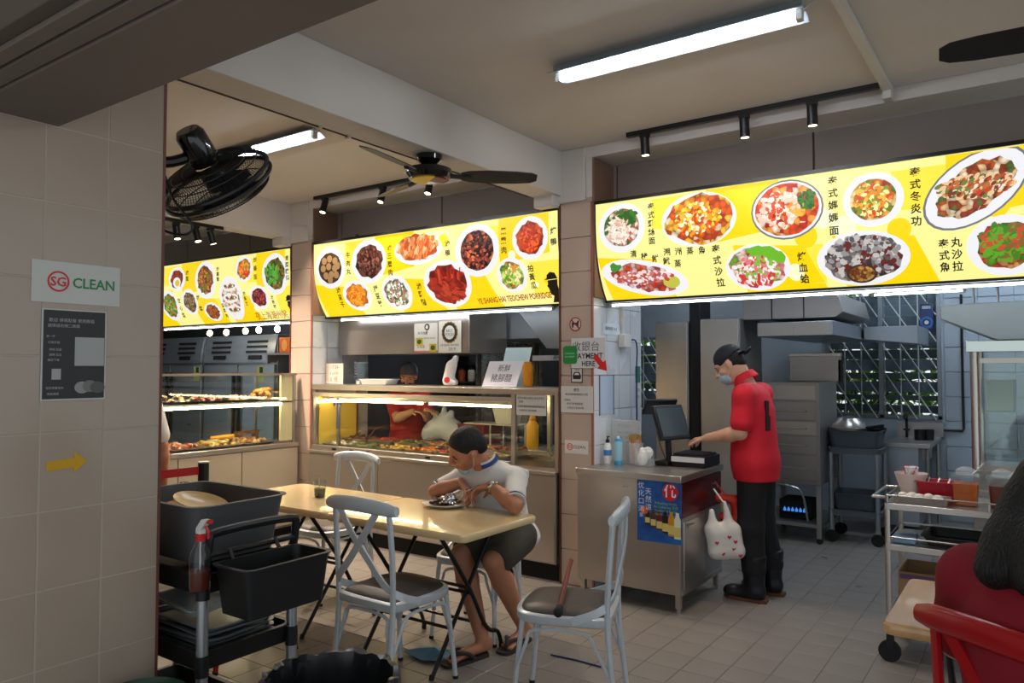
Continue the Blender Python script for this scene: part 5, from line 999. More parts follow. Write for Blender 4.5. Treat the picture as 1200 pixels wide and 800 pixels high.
o = MB().bb(-2.655, -2.555, 6.62, 6.9, 0, 2.9).build('duct_column', mat('duct_black', (18, 19, 22), .6), bevel=.006); tag(o, 'black square duct column between the two steel fridges', 'duct'); MB().bb(-2.66, -2.55, 6.6, 6.9, 2.2, 2.25).build('flange', BLKMET, o)
ov = thing('drawer_oven', 'steel oven with five stacked drawers on a stand behind the cashier', 'oven', (-2.14, 7.0, 0))
MB().bb(0, .53, .015, .7, .52, 1.43).build('body', STEELV, ov, bevel=.004)
for i, (z0, z1, hd) in enumerate(((1.27, 1.405, 0), (1.09, 1.255, 1), (.96, 1.075, 1), (.79, .945, 1), (.56, .775, 1))):
    d_ = MB().bb(.02, .50, -.005, .016, z0, z1).build('drawer', FSK if i in (0, 2) else STEELV, ov, bevel=.004)
    if hd: MB().tube([(.16, -.005, (z0+z1)/2), (.16, -.03, (z0+z1)/2), (.42, -.03, (z0+z1)/2), (.42, -.005, (z0+z1)/2)], .007, 6).build('handle', STEEL, d_)
for x in (.03, .51):
    for y in (.04, .66): MB().bb(x-.02, x+.02, y-.02, y+.02, .05, .53).build('leg', STEELV, ov); MB().cyl((x, y-.012, .03), (x, y+.012, .03), .03, n=12).build('caster', RUB, ov)
MB().bb(.02, .52, .03, .77, .14, .17).build('shelf', STEELV, ov); MB().tube(smoothpath([(.1, .02, .5), (.28, -.02, .5), (.38, -.02, .44), (.42, .0, .2)]), .01, 6).build('gas_hose', STEELV, ov)
MB().bb(.12, .40, .2, .5, .17, .34).build('burner_box', DARK, ov)
for i in range(6): MB().lathe([(.012, 0), (.014, .012), (.006, .03), (0, .04)], (.17+.035*i, .19, .24), 10).build('gas_flame', mat('blue_flame', (60, 120, 200), .5, emit=(70, 140, 230), es=.8), ov)
MB().bb(.14, .38, .18, .2, .225, .24).build('burner_bar', BLKMET, ov)
t = thing('splash_panel', 'steel back panel standing on the drawer oven', 'panel', (-1.98, 7.45, 1.432)); MB().bb(0, .46, 0, .06, 0, .26).build('panel', STEELV, t, bevel=.004); MB().bb(-.004, .464, -.004, .064, .235, .265).build('top_cap', STEEL, t, bevel=.003); MB().bb(.44, .48, .0, .05, -.002, .2).build('side_post', BLKMET, t)
hd = thing('kitchen_hood', 'long grey extractor hood over the drawer oven', 'hood', (-2.02, 6.6, 1.83)); 
MB().prism([(0, 0), (.56, 0), (.62, .0), (.62, .12), (.0, .12)], lambda a, b, d: (a, d, b), (0, 2.0)).build('body', HG, hd, bevel=.004); MB().bb(.0, .30, -.004, 0, .005, .115).build('filter', STEELV, hd); MB().bb(.31, .6, -.004, 0, .005, .115).build('filter', STEELV, hd)
MB().prism([(.64, .0), (1.1, -.05), (1.1, .12), (.64, .12)], lambda a, b, d: (a, d+1.2, b), (0, .8)).build('side_wing', HG, hd, bevel=.004)
for x in (.1, .5): MB().cyl((x, 1.55, .12), (x, 1.55, 1.32), .012, n=8).build('hanger_rod', STEELV, hd)
du = thing('vent_duct', 'wide grey ventilation duct under the ceiling above the extractor hood', 'duct', (-2.18, 6.7, 1.985)); MB().prism([(0, 0), (.78, 0), (.84, .04), (.80, .2), (0, .2)], lambda a, b, d: (a, d, b), (0, 1.2)).build('body', STEELV, du, bevel=.006); MB().bb(.25, .26, -.004, 1.2, -.004, .204).build('joint', BLKMET, du); MB().bb(.52, .53, -.004, 1.2, -.004, .204).build('joint', BLKMET, du)
MB().bb(.3, .6, .5, .9, .2, 1.1).build('riser', STEELV, du)
# grey utility cart with tubs
c3 = thing('utility_cart', 'grey two-shelf utility cart beside the drawer oven', 'cart', (-1.38, 7.42, 0)); GC = mat('cart_grey', (96, 106, 114), .5); AL2 = mat('grey_post', (150, 156, 160), .4, .6)
for z in (.79, .24): MB().tray((0, 0, z), .42, .42, .055, .03, .008, .97, .012).build('shelf_tray', GC, c3)
for sx in (-1, 1):
    for sy in (-1, 1): MB().cyl((.19*sx, .19*sy, .11), (.19*sx, .19*sy, .80), .02, n=12).build('post', AL2, c3); MB().cyl((.19*sx, .19*sy-.015, .055), (.19*sx, .19*sy+.015, .055), .055, n=16).build('caster', RUB, c3); MB().bb(.19*sx-.022, .19*sx+.022, .19*sy-.014, .19*sy+.014, .07, .13).build('caster_fork', AL2, c3)
o = MB().tray((-1.38, 7.42, .848), .42, .40, .15, .05, .006, .9, .012).build('dish_tub', mat('slate_tub', (72, 82, 92), .45)); tag(o, 'slate dish tub on top of the grey utility cart', 'tub')
o = MB().tray((-1.38, 7.42, .297), .38, .38, .14, .05, .006, .88, .012).build('dish_tub', mat('slate_tub', (72, 82, 92), .45)); tag(o, 'slate dish tub on the lower shelf of the grey utility cart', 'tub')
wk = thing('wok', 'upturned steel wok with a dark pan on the slate dish tub', 'wok', (-1.44, 7.36, 1.02)); MB().lathe([(.15, 0), (.14, .03), (.09, .085), (0, .105)], n=24).build('bowl', STEEL, wk); MB().lathe([(.16, -.02), (.165, .0), (.15, .006)], n=24).build('rim', STEEL, wk); MB().tube([(.15, -.03, .0), (.30, -.08, .03)], .014, 8).build('handle', BLACK, wk)
o = MB().lathe([(.0, 0), (.11, .0), (.13, .05), (.128, .05), (.108, .004), (0, .004)], (-1.28, 7.53, .96), 20).build('frying_pan', BLKMET); tag(o, 'dark round pan tilted behind the wok', 'pan')
# sink bench and tap
sk = thing('sink_bench', 'steel sink bench under the louvred kitchen window', 'sink', (-1.24, 7.8, 0)); MB().bb(0, .40, 0, .95, .82, .86).build('bench_top', STEELV, sk, bevel=.004); MB().bb(0, .42, .93, .96, .86, 1.0).build('splashback', STEELV, sk); MB().bb(.03, .30, .02, .9, .1, .82).build('front_panel', HG, sk)
for x in (.03, .37):
    for y in (.04, .9): MB().cyl((x, y, 0), (x, y, .82), .018, n=8).build('leg', STEELV, sk)
MB().tray((.2, .5, .68), .3, .4, .181, .04, .004, .95, .004).build('basin', STEEL, sk)
MB().tube(smoothpath([(.12, .7, .86), (.12, .7, 1.06), (.12, .64, 1.10), (.12, .56, 1.06)]), .013, 8).build('tap', BLKMET, sk); MB().bb(.09, .15, .69, .71, .93, .95).build('tap_lever', BLKMET, sk)
for i, x in enumerate((-.975, -.905)):
    o = MB().lathe([(0, 0), (.045, 0), (.05, .1), (.046, .1), (.04, .006), (0, .006)], (x, 8.25+.05*i, .861), 14).build('black_cup', BLACK); tag(o, ('black cup on the sink bench, nearer the tap', 'black cup at the right end of the sink bench')[i], 'cup')
t = thing('fly_catcher', 'blue round-dialled device hung at the top of the kitchen window', 'device', (-.95, 8.74, 1.95)); MB().bb(-.06, .06, 0, .03, 0, .27).build('case', mat('device_blue', (28, 50, 90), .4), t, bevel=.01)
for r, m, d in ((.06, mat('dial_blue', (40, 90, 160), .35), .006), (.038, mat('dial_dark', (20, 40, 80), .4), .009), (.02, W1, .012)): MB().prism(oval(0, .075, r, r, 24), planeY(0, 0, 0), (0, d)).build('dial', m, t, smooth=0)
MB().prism(rrect(.08, .03, .006), lambda a, b, d: (a, -d, b+.23), (0, .004)).build('label', PW, t, smooth=0)
MB().cyl((-.95+.95, .02, .27), (0, .02, .5), .003, n=6).build('hanger', BLKMET, t)
o = MB().tube([(-.645, 8.77, 2.3), (-.645, 8.77, .95), (-.66, 8.77, .93), (-.98, 8.77, .93)], .012, 8).build('wall_pipe', BLKMET); tag(o, 'thin dark pipe running down the kitchen wall right of the window', 'pipe')
# right-hand hood, glass cabinet
hr = thing('kitchen_hood', 'large pale grey hood hanging at the right edge of the kitchen', 'hood', (-.53, 5.6, 0)); MB().prism([(0, 1.965), (2.0, 1.99), (2.0, 1.73), (.31, 1.73), (0, 1.875)], lambda a, b, d: (a, d, b), (0, .9)).build('body', mat('pale_hood', (176, 188, 192), .35, .3), hr, bevel=.005)
for x in (.16, .30, .62): MB().cyl((x, .45, 1.96), (x, .45, 3.15), .008 if x < .5 else .035, n=10).build('hanger', STEELV, hr)
gc = thing('glass_cabinet', 'steel-posted glass display cabinet at the right edge behind the trolley', 'display case', (-.36, 5.45, 0)); MB().bb(0, 1.5, 0, .6, .1, .93).build('base_counter', STEELV, gc, bevel=.004); MB().bb(.02, 1.48, .02, .58, 0, .1).build('plinth', DARK, gc)
MB().cyl((.02, .02, .93), (.02, .02, 1.655), .022, n=14).build('post', STEEL, gc); MB().cyl((.02, .58, .93), (.02, .58, 1.655), .022, n=14).build('post', STEEL, gc); MB().cyl((1.48, .02, .93), (1.48, .02, 1.655), .022, n=14).build('post', STEEL, gc)
MB().bb(-.02, 1.5, -.01, .6, 1.655, 1.722).build('top_rail', mat('mirror_rail', (190, 196, 190), .06, 1), gc, bevel=.002); MB().bb(.05, 1.46, .0, .02, 1.585, 1.615).build('glass_rail', STEEL, gc); MB().bb(.05, 1.46, .006, .012, .96, 1.585).build('glass_pane', PANE, gc); MB().bb(.05, 1.46, .0, .02, .93, .96).build('glass_rail', STEEL, gc); MB().bb(.04, 1.46, .55, .556, .96, 1.65).build('glass_pane', PANE, gc)
MB().bb(.04, 1.46, .3, .56, 1.26, 1.275).build('shelf', PANE, gc)
for i, (x, w_, h_, c) in enumerate(((.14, .16, .2, (170, 190, 176)), (.36, .1, .26, (150, 90, 50)), (.52, .12, .2, (190, 200, 190)))):
    o = MB().tray((-.36+x, 5.86, 1.277), w_, .14, h_, .02, .004, .95, .004).build('storage_tub', mat('tub_c%d' % i, c, .3)); tag(o, ('pale green tub in the glass cabinet at the right edge', 'brown tub in the glass cabinet at the right edge', 'grey tub in the glass cabinet at the right edge')[i], 'tub')
# ================================================================ STEEL SERVICE TROLLEY
tr = thing('service_trolley', 'three-shelf stainless steel trolley at the right', 'trolley', (-.70, 4.45, 0))
for z in (.80, .585, .17): MB().bb(0, .95, 0, .48, z, z+.035).build('shelf', STEEL, tr, bevel=.004)
for x in (.012, .938):
    for y in (.012, .468):
        MB().cyl((x, y, .14), (x, y, .835), .0135, n=10).build('post', STEEL, tr); o = MB().cyl((x, y-.014, .055), (x, y+.014, .055), .055, n=18).build('caster', RUB, tr); MB().bb(x-.013, x+.02, y-.02, y+.02, .07, .145).build('caster_fork', BLKMET, o)
for z in (.875, .655, .26):
    MB().tube([(.012, .012, z), (.938, .012, z), (.938, .468, z), (.012, .468, z)], .005, 6, closed=True).build('guard_rail', STEEL, tr)
    for x, y in ((.012, .012), (.938, .012), (.938, .468), (.012, .468), (.47, .012), (.62, .012)): MB().cyl((x, y, z-.04), (x, y, z), .005, n=6).build('rail_pin', STEEL, tr)
MB().tube([(.0, .03, .86), (-.06, .03, .86), (-.06, .45, .86), (0, .45, .86)], .008, 8).build('push_handle', STEEL, tr)
tz = .836
t = thing('paper_cone', 'white paper-lined cup of wrapped sachets on the steel trolley', 'cup', (-.61, 4.76, tz)); MB().lathe([(0, 0), (.045, 0), (.085, .13), (.082, .13), (.042, .006), (0, .006)], n=18).build('cup', mat('pinkish_cup', (220, 200, 192), .5), t)
for i in range(7): M = Matrix.Rotation(.8*i, 3, 'Z') @ Matrix.Rotation(R(20), 3, 'X'); MB().box(M @ Vector((0, .03, .13)), (.05, .006, .07), M=M).build('sachet', (WB, WB, mat('sachet_red', (206, 50, 50), .5))[i % 3], t)
o = MB().tray((-.47, 4.74, tz), .21, .15, .10, .02, .005, .82, .01).build('red_basket', mat('red_plastic', (176, 24, 44), .35)); tag(o, 'red plastic basket on the steel trolley', 'basket')
for i in range(3): MB().tube([(-.07+.05*i, -.02, .04), (-.05+.05*i, .03, .11)], .006, 6).build('utensil', STEEL, o, loc=(-.47, 4.74, tz))
et = thing('egg_tray', 'shallow steel tray of eggs at the front of the trolley top', 'tray', (-.535, 4.56, tz)); MB().tray((0, 0, 0), .26, .14, .035, .02, .004, .92, .008).build('tray', STEEL, et)
for i, (x, y) in enumerate(((-.09, .0), (-.05, .03), (-.01, -.02), (.03, .02), (.075, -.01), (-.05, -.03))):
    o = MB().ell((-.535+x, 4.56+y, tz+.028), (.026, .022, .022), 12, 8).build('egg', mat('egg_white', (224, 216, 206), .4)); tag(o, ('egg at the left end of the steel egg tray', 'egg at the back left of the steel egg tray', 'egg at the front centre of the steel egg tray', 'egg at the back centre of the steel egg tray', 'egg at the right end of the steel egg tray', 'egg at the front left of the steel egg tray')[i], 'egg', 'eggs on the trolley')
def sauce(label, x, y, c):
    t = thing('sauce_container', label, 'container', (x, y, tz)); lp_ = lambda w_, d_, z: [(a, b, z) for a, b in rrect(w_, d_, .015)]
    MB().loft([lp_(.105, .105, .0), lp_(.125, .125, .15), lp_(.14, .14, .152), lp_(.14, .14, .158)]).build('box', PANE, t); MB().loft([lp_(.10, .10, .004), lp_(.114, .114, .115)]).build('sauce', mat('sauce_%d' % c[0], c, .25), t)
    MB().lathe([(0, .16), (.05, .16), (.045, .185), (.02, .2), (0, .2)], n=16).build('lid_dome', CLEARP, t); MB().tube([(.03, 0, .16), (.08, .02, .22), (.1, .02, .215)], .005, 6).build('ladle', STEEL, t)
sauce('clear container of orange sauce on the trolley', -.335, 4.62, (196, 92, 14)); sauce('clear container of dark red sauce on the trolley', -.175, 4.62, (110, 30, 10))
o = MB().tray((-.30, 4.66, .622), .46, .30, .05, .03, .005, .9, .012).build('black_tray', BLACK); tag(o, 'black plastic tray on the trolley\'s middle shelf', 'tray')
o = MB().tray((-.17, 4.53, .675), .13, .12, .10, .03, .004, .8, .008).build('white_tub', mat('white_tub', (206, 210, 204), .35)); tag(o, 'white square tub on the trolley\'s middle shelf', 'tub')
o = MB().bb(-.67, -.56, 4.49, 4.6, .622, .66).build('blue_sponge_box', mat('pale_blue_box', (120, 150, 176), .4), bevel=.006); tag(o, 'pale blue box at the left of the trolley\'s middle shelf', 'box')
cb_ = thing('cardboard_box', 'open brown cardboard box on the trolley\'s bottom shelf', 'box', (-.44, 4.68, .207)); CB = mat('cardboard', (150, 116, 80), .8, var=.08, vs=5); MB().tray((0, 0, 0), .42, .32, .26, .005, .006, 1, .0).build('carton', CB, cb_, smooth=20); MB().bb(-.20, .20, -.164, -.1605, .225, .25).build('tape', mat('purple_tape', (90, 60, 90), .5), cb_)
# ================================================================ LAMPS, TRACKS, FANS, CONDUITS
LMW = mat('lamp_reflector', (150, 160, 168), .45)
def fluoro(label, x0, x1, y, z, tm=TUBE):
    t = thing('fluorescent_lamp', label, 'lamp', (x0, y, z)); L = x1-x0
    MB().bb(-.02, L+.02, -.03, .03, .03, 3.15-z).build('housing', LMW, t, bevel=.004)
    for s in (-1, 1): MB().add([(-.02, .03*s, .034), (L+.02, .03*s, .034), (L+.02, .088*s, .006), (-.02, .088*s, .006), (-.02, .03*s, .038), (L+.02, .03*s, .038), (L+.02, .088*s, .010), (-.02, .088*s, .010)], [(0, 1, 2, 3), (4, 7, 6, 5), (0, 4, 5, 1), (2, 6, 7, 3), (1, 5, 6, 2), (0, 3, 7, 4)]).build('reflector_wing', LMW, t, smooth=0)
    MB().cyl((.01, 0, .005), (L-.01, 0, .005), .019, n=14).build('tube', tm, t)
    for x in (-.015, L-.015): MB().bb(x, x+.03, -.02, .02, -.018, .035).build('tube_holder', WHITE, t, bevel=.003)
    MB().tube(smoothpath([(L, 0, .02), (L+.05, .01, .05), (L+.1, 0, .06)]), .004, 6).build('wire', WHITE, t)
fluoro('bright fluorescent tube lamp on the ceiling in front of the Thai dishes sign', -2.06, -.83, 3.36, 3.085)
fluoro('fluorescent tube lamp on the ceiling behind the black wall fan', -4.93, -3.93, 3.29, 3.10)
fluoro('added fluorescent lamp on the kitchen ceiling, unseen above the Thai dishes sign', -1.9, -.7, 6.2, 3.085, KTUBE)  # lamps with the kitchen tube are added out of sight to brighten the stalls
fluoro('added fluorescent lamp deep in the right kitchen, unseen above the hoods', -.6, .6, 7.9, 3.085, KTUBE)
fluoro('added fluorescent lamp inside the middle stall, unseen above its sign', -5.0, -3.8, 5.5, 3.085, KTUBE)
fluoro('added fluorescent lamp inside the left stall, unseen above its sign', -8.2, -7.0, 5.25, 3.085, KTUBE)
SPOTE = mat('spot_face', (255, 250, 235), .4, emit=(255, 236, 205), es=9)
def track(label, a, b_, heads, power=14, z=None):
    a, b_ = Vector(a), Vector(b_); t = thing('track_light', label, 'track light', a); d = b_-a; dr = d.normalized(); sd = Vector((-dr.y, dr.x, 0))*.018
    MB().loft([[p+sd, p-sd, p-sd+Vector((0, 0, .03)), p+sd+Vector((0, 0, .03))] for p in (Vector((0, 0, 0)), d)]).build('track', BLKMET, t)
    for u, aim in heads:
        p = dr*u; aim = Vector(aim).normalized(); s0 = p+Vector((0, 0, -.045))
        h_ = MB().cyl(s0-aim*.02, s0+aim*.095, .03, n=16).build('spot_head', BLKMET, t)
        MB().bb(p.x-.03, p.x+.03, p.y-.02, p.y+.02, -.022, .002).build('adapter', BLKMET, h_); MB().cyl(p+Vector((0, 0, -.02)), s0+aim*.02, .008, n=6).build('stem', BLKMET, h_)
        MB().cyl(s0+aim*.094, s0+aim*.0965, .024, n=16).build('lens', SPOTE, h_)
        l = bpy.data.lights.new('spot', 'SPOT'); l.energy = power; l.color = (1, .82, .64); l.spot_size = R(105); l.spot_blend = .6; l.shadow_soft_size = .03
        lo = bpy.data.objects.new('spot_beam', l); COL.objects.link(lo); lo.parent = t; lo.location = s0+aim*.10; lo.rotation_euler = aim.to_track_quat('-Z', 'Y').to_euler()
dn = (0, .1, -1); dn2 = (0, -.3, -1)
track('black track with three spotlights above the Thai dishes sign', (-2.27, 4.585, 3.12), (-.71, 4.585, 3.12), ((.13, dn), (.80, dn), (1.2, dn)), 30)
track('black track with three spotlights above the braised dishes sign', (-5.50, 4.62, 3.12), (-3.95, 4.62, 3.12), ((.14, dn2), (.88, dn2), (1.42, dn2)), 150)
track('black track with spotlights under the beam behind the wall fan', (-5.98, 3.10, 2.79), (-5.98, 3.98, 2.79), ((.44, (.15, .05, -1)), (.62, (.3, .1, -1)), (.76, (.1, .3, -1))), 130)
# ceiling fans
FB = mat('fan_blade', (30, 28, 28), .45)
def cfan(label, loc, a0, drop=0., ps=.3):
    t = thing('ceiling_fan', label, 'fan', loc)
    G = mat('fan_gloss', (20, 20, 21), .18, coat=.5); z = -.075-drop
    MB().lathe([(0, 0), (.078, 0), (.078, -.03), (.05, -.05), (.03, -.06), (0, -.06)], n=24).build('canopy', G, t); MB().cyl((0, 0, -.05), (0, 0, z+.01), .014, n=10).build('rod', BLKMET, t)
    MB().lathe([(0, z), (.10, z), (.135, z-.012), (.14, z-.04), (.12, z-.07), (0, z-.075)], n=28).build('motor', G, t)
    MB().lathe([(.105, z-.0725), (.10, z-.079), (0, z-.081)], n=28, a0=R(150), a1=R(330)).build('yellow_label', mat('fan_yellow', (226, 190, 20), .4), t); MB().lathe([(.105, z-.0725), (.10, z-.079), (0, z-.081)], n=28, a0=R(-30), a1=R(70)).build('red_label', mat('fan_red', (110, 40, 30), .4), t)
    for k in range(3):
        M = Matrix.Rotation(R(a0+120*k), 3, 'Z'); rows = []; zb = z-.05
        for r, w_ in ((.19, .035), (.24, .055), (.36, .066), (.52, .062), (.61, .052), (.645, .03)): rows.append([M @ Vector((r, -w_, zb+w_*ps)), M @ Vector((r, w_, zb-w_*ps)), M @ Vector((r, w_, zb+.006-w_*ps)), M @ Vector((r, -w_, zb+.006+w_*ps))])
        b_ = MB().loft(rows).build('blade', FB, t, smooth=30); MB().tube([M @ Vector((.11, 0, zb+.004)), M @ Vector((.25, 0, zb-.004))], .014, 6).build('blade_arm', BLKMET, b_)
cfan('black ceiling fan under the beam, in front of the middle menu sign', (-2.955, 3.34, 2.82), 40)
cfan('ceiling fan at the top right, only one blade tip showing', (.34, 3.40, 3.15), 186, .25, -.35)
# wall fan
wf = thing('wall_fan', 'black caged wall fan fixed to the far side of the tiled pillar', 'fan', (-2.76, 1.80, 2.33))
nv = Vector((-.16, .677, -.72)).normalized(); ux = nv.orthogonal().normalized(); uy = nv.cross(ux); Mf = Matrix((ux, uy, nv)).transposed()
CW = mat('cage_wire', (20, 20, 21), .4)
for r, z, q in ((.225, .0, .009), (.225, .03, .009), (.20, -.04, .0025), (.16, -.055, .0025), (.11, -.06, .0025), (.20, .07, .0025), (.14, .085, .0025)):
    MB().tube([Mf @ Vector((r*math.cos(2*math.pi*i/40), r*math.sin(2*math.pi*i/40), z)) for i in range(40)], q, 6, closed=True).build('cage_ring', CW, wf)
wires = MB()
for i in range(110):
    t_ = 2*math.pi*i/110; c, s = math.cos(t_), math.sin(t_)
    for prof in (((.05, -.062), (.12, -.06), (.19, -.045), (.225, 0)), ((.05, .09), (.14, .085), (.2, .07), (.225, .03))): wires.tube([Mf @ Vector((r*c, r*s, z)) for r, z in prof], .0016, 3, cap=False)
stuff(wires.build('cage_wires', CW, wf, smooth=0))
MB().lathe([(0, -.22), (.045, -.22), (.058, -.20), (.062, -.10), (.05, -.07), (0, -.06)], n=20, M=Mf).build('motor', mat('fan_gloss', (20, 20, 21), .18, coat=.5), wf); MB().lathe([(0, .1), (.06, .095), (.065, .085), (0, .08)], n=20, M=Mf).build('badge', BLACK, wf); MB().lathe([(0, .04), (.05, .04), (.05, -.03), (0, -.03)], n=18, M=Mf).build('hub', BLACK, wf)
for k in range(3):
    rows = []
    for r, w_, tw in ((.045, .03, .6), (.10, .055, .5), (.16, .065, .4), (.20, .05, .3)):
        a = 2*math.pi*k/3; row = []
        for s, z in ((-1, 0), (-.3, .004), (.4, .004), (1, 0)): x, y = r, s*w_; row.append(Mf @ Vector((x*math.cos(a)-y*math.sin(a), x*math.sin(a)+y*math.cos(a), s*w_*tw*.7)))
        rows.append(row)
    MB().loft(rows, cap=False, closed=False).build('blade', mat('fan_blade_grey', (40, 40, 42), .4), wf)
p0 = Mf @ Vector((0, 0, -.12)); MB().tube(smoothpath([p0, p0+Vector((-.05, -.09, -.05)), (-.06, -.28, .02)]), .022, 10).build('arm', BLKMET, wf); MB().bb(-.12, 0, -.304, -.27, -.05, .09).build('wall_plate', BLACK, wf, bevel=.006)
MB().tube(smoothpath([(-.02, -.28, .10), (.0, -.23, .0), (.03, -.2, -.12), (.08, -.15, -.22), (.06, -.16, -.26), (.0, -.2, -.25), (-.05, -.27, -.2)], 5), .005, 6).build('cord', BLACK, wf)
# conduits
o = MB().bb(-.70, -.655, 1.2, 4.62, 3.115, 3.15).build('ceiling_trunking', WHITE, bevel=.004); tag(o, 'white cable trunking along the ceiling at the upper right', 'trunking'); MB().bb(-.70, -.655, 4.62, 4.70, 3.07, 3.15).build('drop', WHITE, o)
o = MB().tube([(-3.065, 1.2, 2.815), (-3.065, 4.55, 2.815)], .005, 6).build('ceiling_cable', mat('dark_cable', (60, 50, 46), .6)); tag(o, 'dark cable running along the edge of the ceiling beam', 'cable')
for y in (2.6, 2.8, 3.4): MB().bb(-3.085, -3.05, y-.008, y+.008, 2.805, 2.83).build('clip', WHITE, o)
o = MB().tube(smoothpath([(-5.62, 4.69, 2.80), (-5.70, 4.685, 2.90), (-5.90, 4.685, 2.93)]), .012, 8).build('wall_conduit', CEIL); tag(o, 'white curved conduit at the head of the left stall pillar', 'conduit')
o = MB().bb(-5.60, -5.20, 4.96, 4.985, 2.775, 2.795).build('sign_bracket', mat('brown_bracket', (84, 66, 56), .6)); tag(o, 'brown metal bracket above the left end of the middle sign', 'bracket'); MB().bb(-5.32, -5.30, 4.96, 4.99, 2.795, 2.83).build('stud', mat('brown_bracket', (84, 66, 56), .6), o)
# ================================================================ PEOPLE
SKIN = mat('skin_tan', (176, 118, 88), .5, var=.08, vs=14, sss=.08); SKIN2 = mat('skin_light', (206, 156, 128), .5, var=.06, vs=14, sss=.08)
HAIR = mat('black_hair', (14, 12, 11), .6, bump=.9, bs=160, stretch=(1, 1, .12))
def fr(f, u):
    f = Vector(f).normalized(); u = Vector(u); u = (u-f*u.dot(f)).normalized(); l = f.cross(u)   # l = right-hand side of the person
    return Matrix((l, f, u)).transposed()
def head_prims(c, H, s=1.):
    c = Vector(c); P = lambda x, y, z: tuple(c+H @ Vector((x*s, y*s, z*s)))
    e = lambda x, y, z, a, b_, d, k=.02: ('e', P(x, y, z), (a*s, b_*s, d*s), H, k)
    pr = [e(0, -.012, .03, .076, .094, .088), e(0, .02, -.035, .062, .07, .075), e(0, .045, -.085, .036, .036, .03), e(0, .066, .028, .055, .025, .02, .015)]
    pr += [('c', P(0, .088, .018), P(0, .112, -.022), .009*s, .014*s, .01), e(-.012, .1, -.026, .009, .01, .008, .006), e(.012, .1, -.026, .009, .01, .008, .006), e(0, .088, -.058, .024, .012, .007, .006), e(0, .086, -.07, .02, .012, .007, .006)]
    for x in (-.078, .078): pr += [e(x, -.005, -.002, .010, .02, .032, .008)]
    for x in (-.045, .045): pr += [e(x, .06, -.02, .024, .022, .02, .02)]
    return pr, P
def hand_prims(W, d, n, side, curl=.6, s=1.):
    W = Vector(W); d = Vector(d).normalized(); n = Vector(n); n = (n-d*n.dot(d)).normalized(); l = d.cross(n)*side; pr = []
    kn = []
    for i, o_ in enumerate((.030, .010, -.010, -.029)):
        b_ = W+d*(.083-.004*abs(i-1))*s+l*o_*s; kn.append(b_); pr.append(('c', tuple(W+l*o_*.55*s+d*.012*s), tuple(b_), .014*s, .0115*s, .008))
    for i, b_ in enumerate(kn):
        p = b_; a = curl*.7; L = (.042, .046, .043, .034)[i]*s
        for j, q in enumerate((1, .66, .5)):
            dr = d*math.cos(a)+n*math.sin(a); e_ = p+dr*L*q; pr.append(('c', tuple(p), tuple(e_), (.0095-.001*j)*s, (.0088-.001*j)*s, .004)); p = e_; a += curl
    p = W+d*.022*s+l*.024*s; dr = (l*.75+d*.65+n*.25).normalized()
    for j, L in enumerate((.04, .032, .026)): e_ = p+dr*L*s; pr.append(('c', tuple(p), tuple(e_), (.0125-.0015*j)*s, (.011-.0015*j)*s, .006)); p = e_; dr = (dr*.8+d*.4+n*.2).normalized()
    return pr
def limb(a, b_, c, r0, r1, r2, bulge=1.1):
    a, b_, c = Vector(a), Vector(b_), Vector(c)
    m = b_+(c-b_)*.3
    return [('c', tuple(a), tuple(b_), r0, r1, .02), ('c', tuple(b_), tuple(m), r1, r1*bulge, .02), ('c', tuple(m), tuple(c), r1*bulge, r2, .02)]
def torso(pel, che, nb, T0, T1, w_=.17, d_=.115, g=0.):
    pel, che, nb = Vector(pel), Vector(che), Vector(nb); mid = (pel+che)/2; L = (che-pel).length
    return [('e', tuple(pel), (w_*.98+g, d_+.012+g, .12+g), T0, .06), ('e', tuple(mid), (w_*.90+g, d_+.005+g, L*.42+g), T1, .06), ('e', tuple(che), (w_+g, d_+g, .16+g), T1, .06), ('e', tuple(che+(nb-che)*.55), (w_*.95+g, d_*.72+g, .07+g), T1, .05)]
def eyes(t, P, H, lid=True):
    for x in (-.031, .031): MB().ell(P(x, .079, .008), (.012, .006, .005), 10, 6, M=H).build('eye', mat('eye_dark', (30, 22, 20), .3), t); MB().ell(P(x, .086, .03), (.02, .005, .004), 10, 5, M=H).build('eyebrow', HAIR, t)
# ---------------------------------------------------------------- the eating man
B0 = Vector((-2.64, 3.66, 0))
man = thing('person', 'man in white polo and dark shorts seated at the table, eating', 'person', B0)
rel = lambda *p: tuple(Vector(p)-B0)
pel, che, nb = rel(-2.65, 3.72, .57), rel(-2.685, 3.635, .83), rel(-2.705, 3.56, .975)
shL, elL, wrL = rel(-2.505, 3.595, .905), rel(-2.375, 3.40, .80), rel(-2.575, 3.45, .885)
shR, elR, wrR = rel(-2.865, 3.575, .90), rel(-2.975, 3.43, .815), rel(-2.80, 3.45, .885)
f_ = (.12, -.99, 0); T0 = fr(f_, (0, -.15, 1)); T1 = fr((.10, -.9, -.45), Vector(nb)-Vector(pel))
hc = rel(-2.745, 3.435, 1.082); H = fr((-.50, -.66, -.50), (.30, -.22, .95))
hp, P = head_prims(hc, H, 1.07)
kR, aR = rel(-2.69, 3.325, .505), rel(-2.505, 3.28, .085); kL, aL = rel(-2.475, 3.34, .495), rel(-2.445, 3.585, .085)
body = torso(pel, che, nb, T0, T1) + hp + [('c', tuple(Vector(nb)+Vector((0, .02, -.02))), tuple(Vector(hc)-H @ Vector((0, .03, .05))), .06, .055, .02)]
body += limb(shL, elL, wrL, .05, .041, .029) + limb(shR, elR, wrR, .05, .041, .029)
body += hand_prims(wrL, (-.92, -.2, -.3), (-.2, -.3, -.9), -1, .6) + hand_prims(wrR, (.80, -.2, -.5), (-.2, -.4, -.85), 1, .65)
hipR, hipL = rel(-2.72, 3.68, .555), rel(-2.55, 3.68, .555)
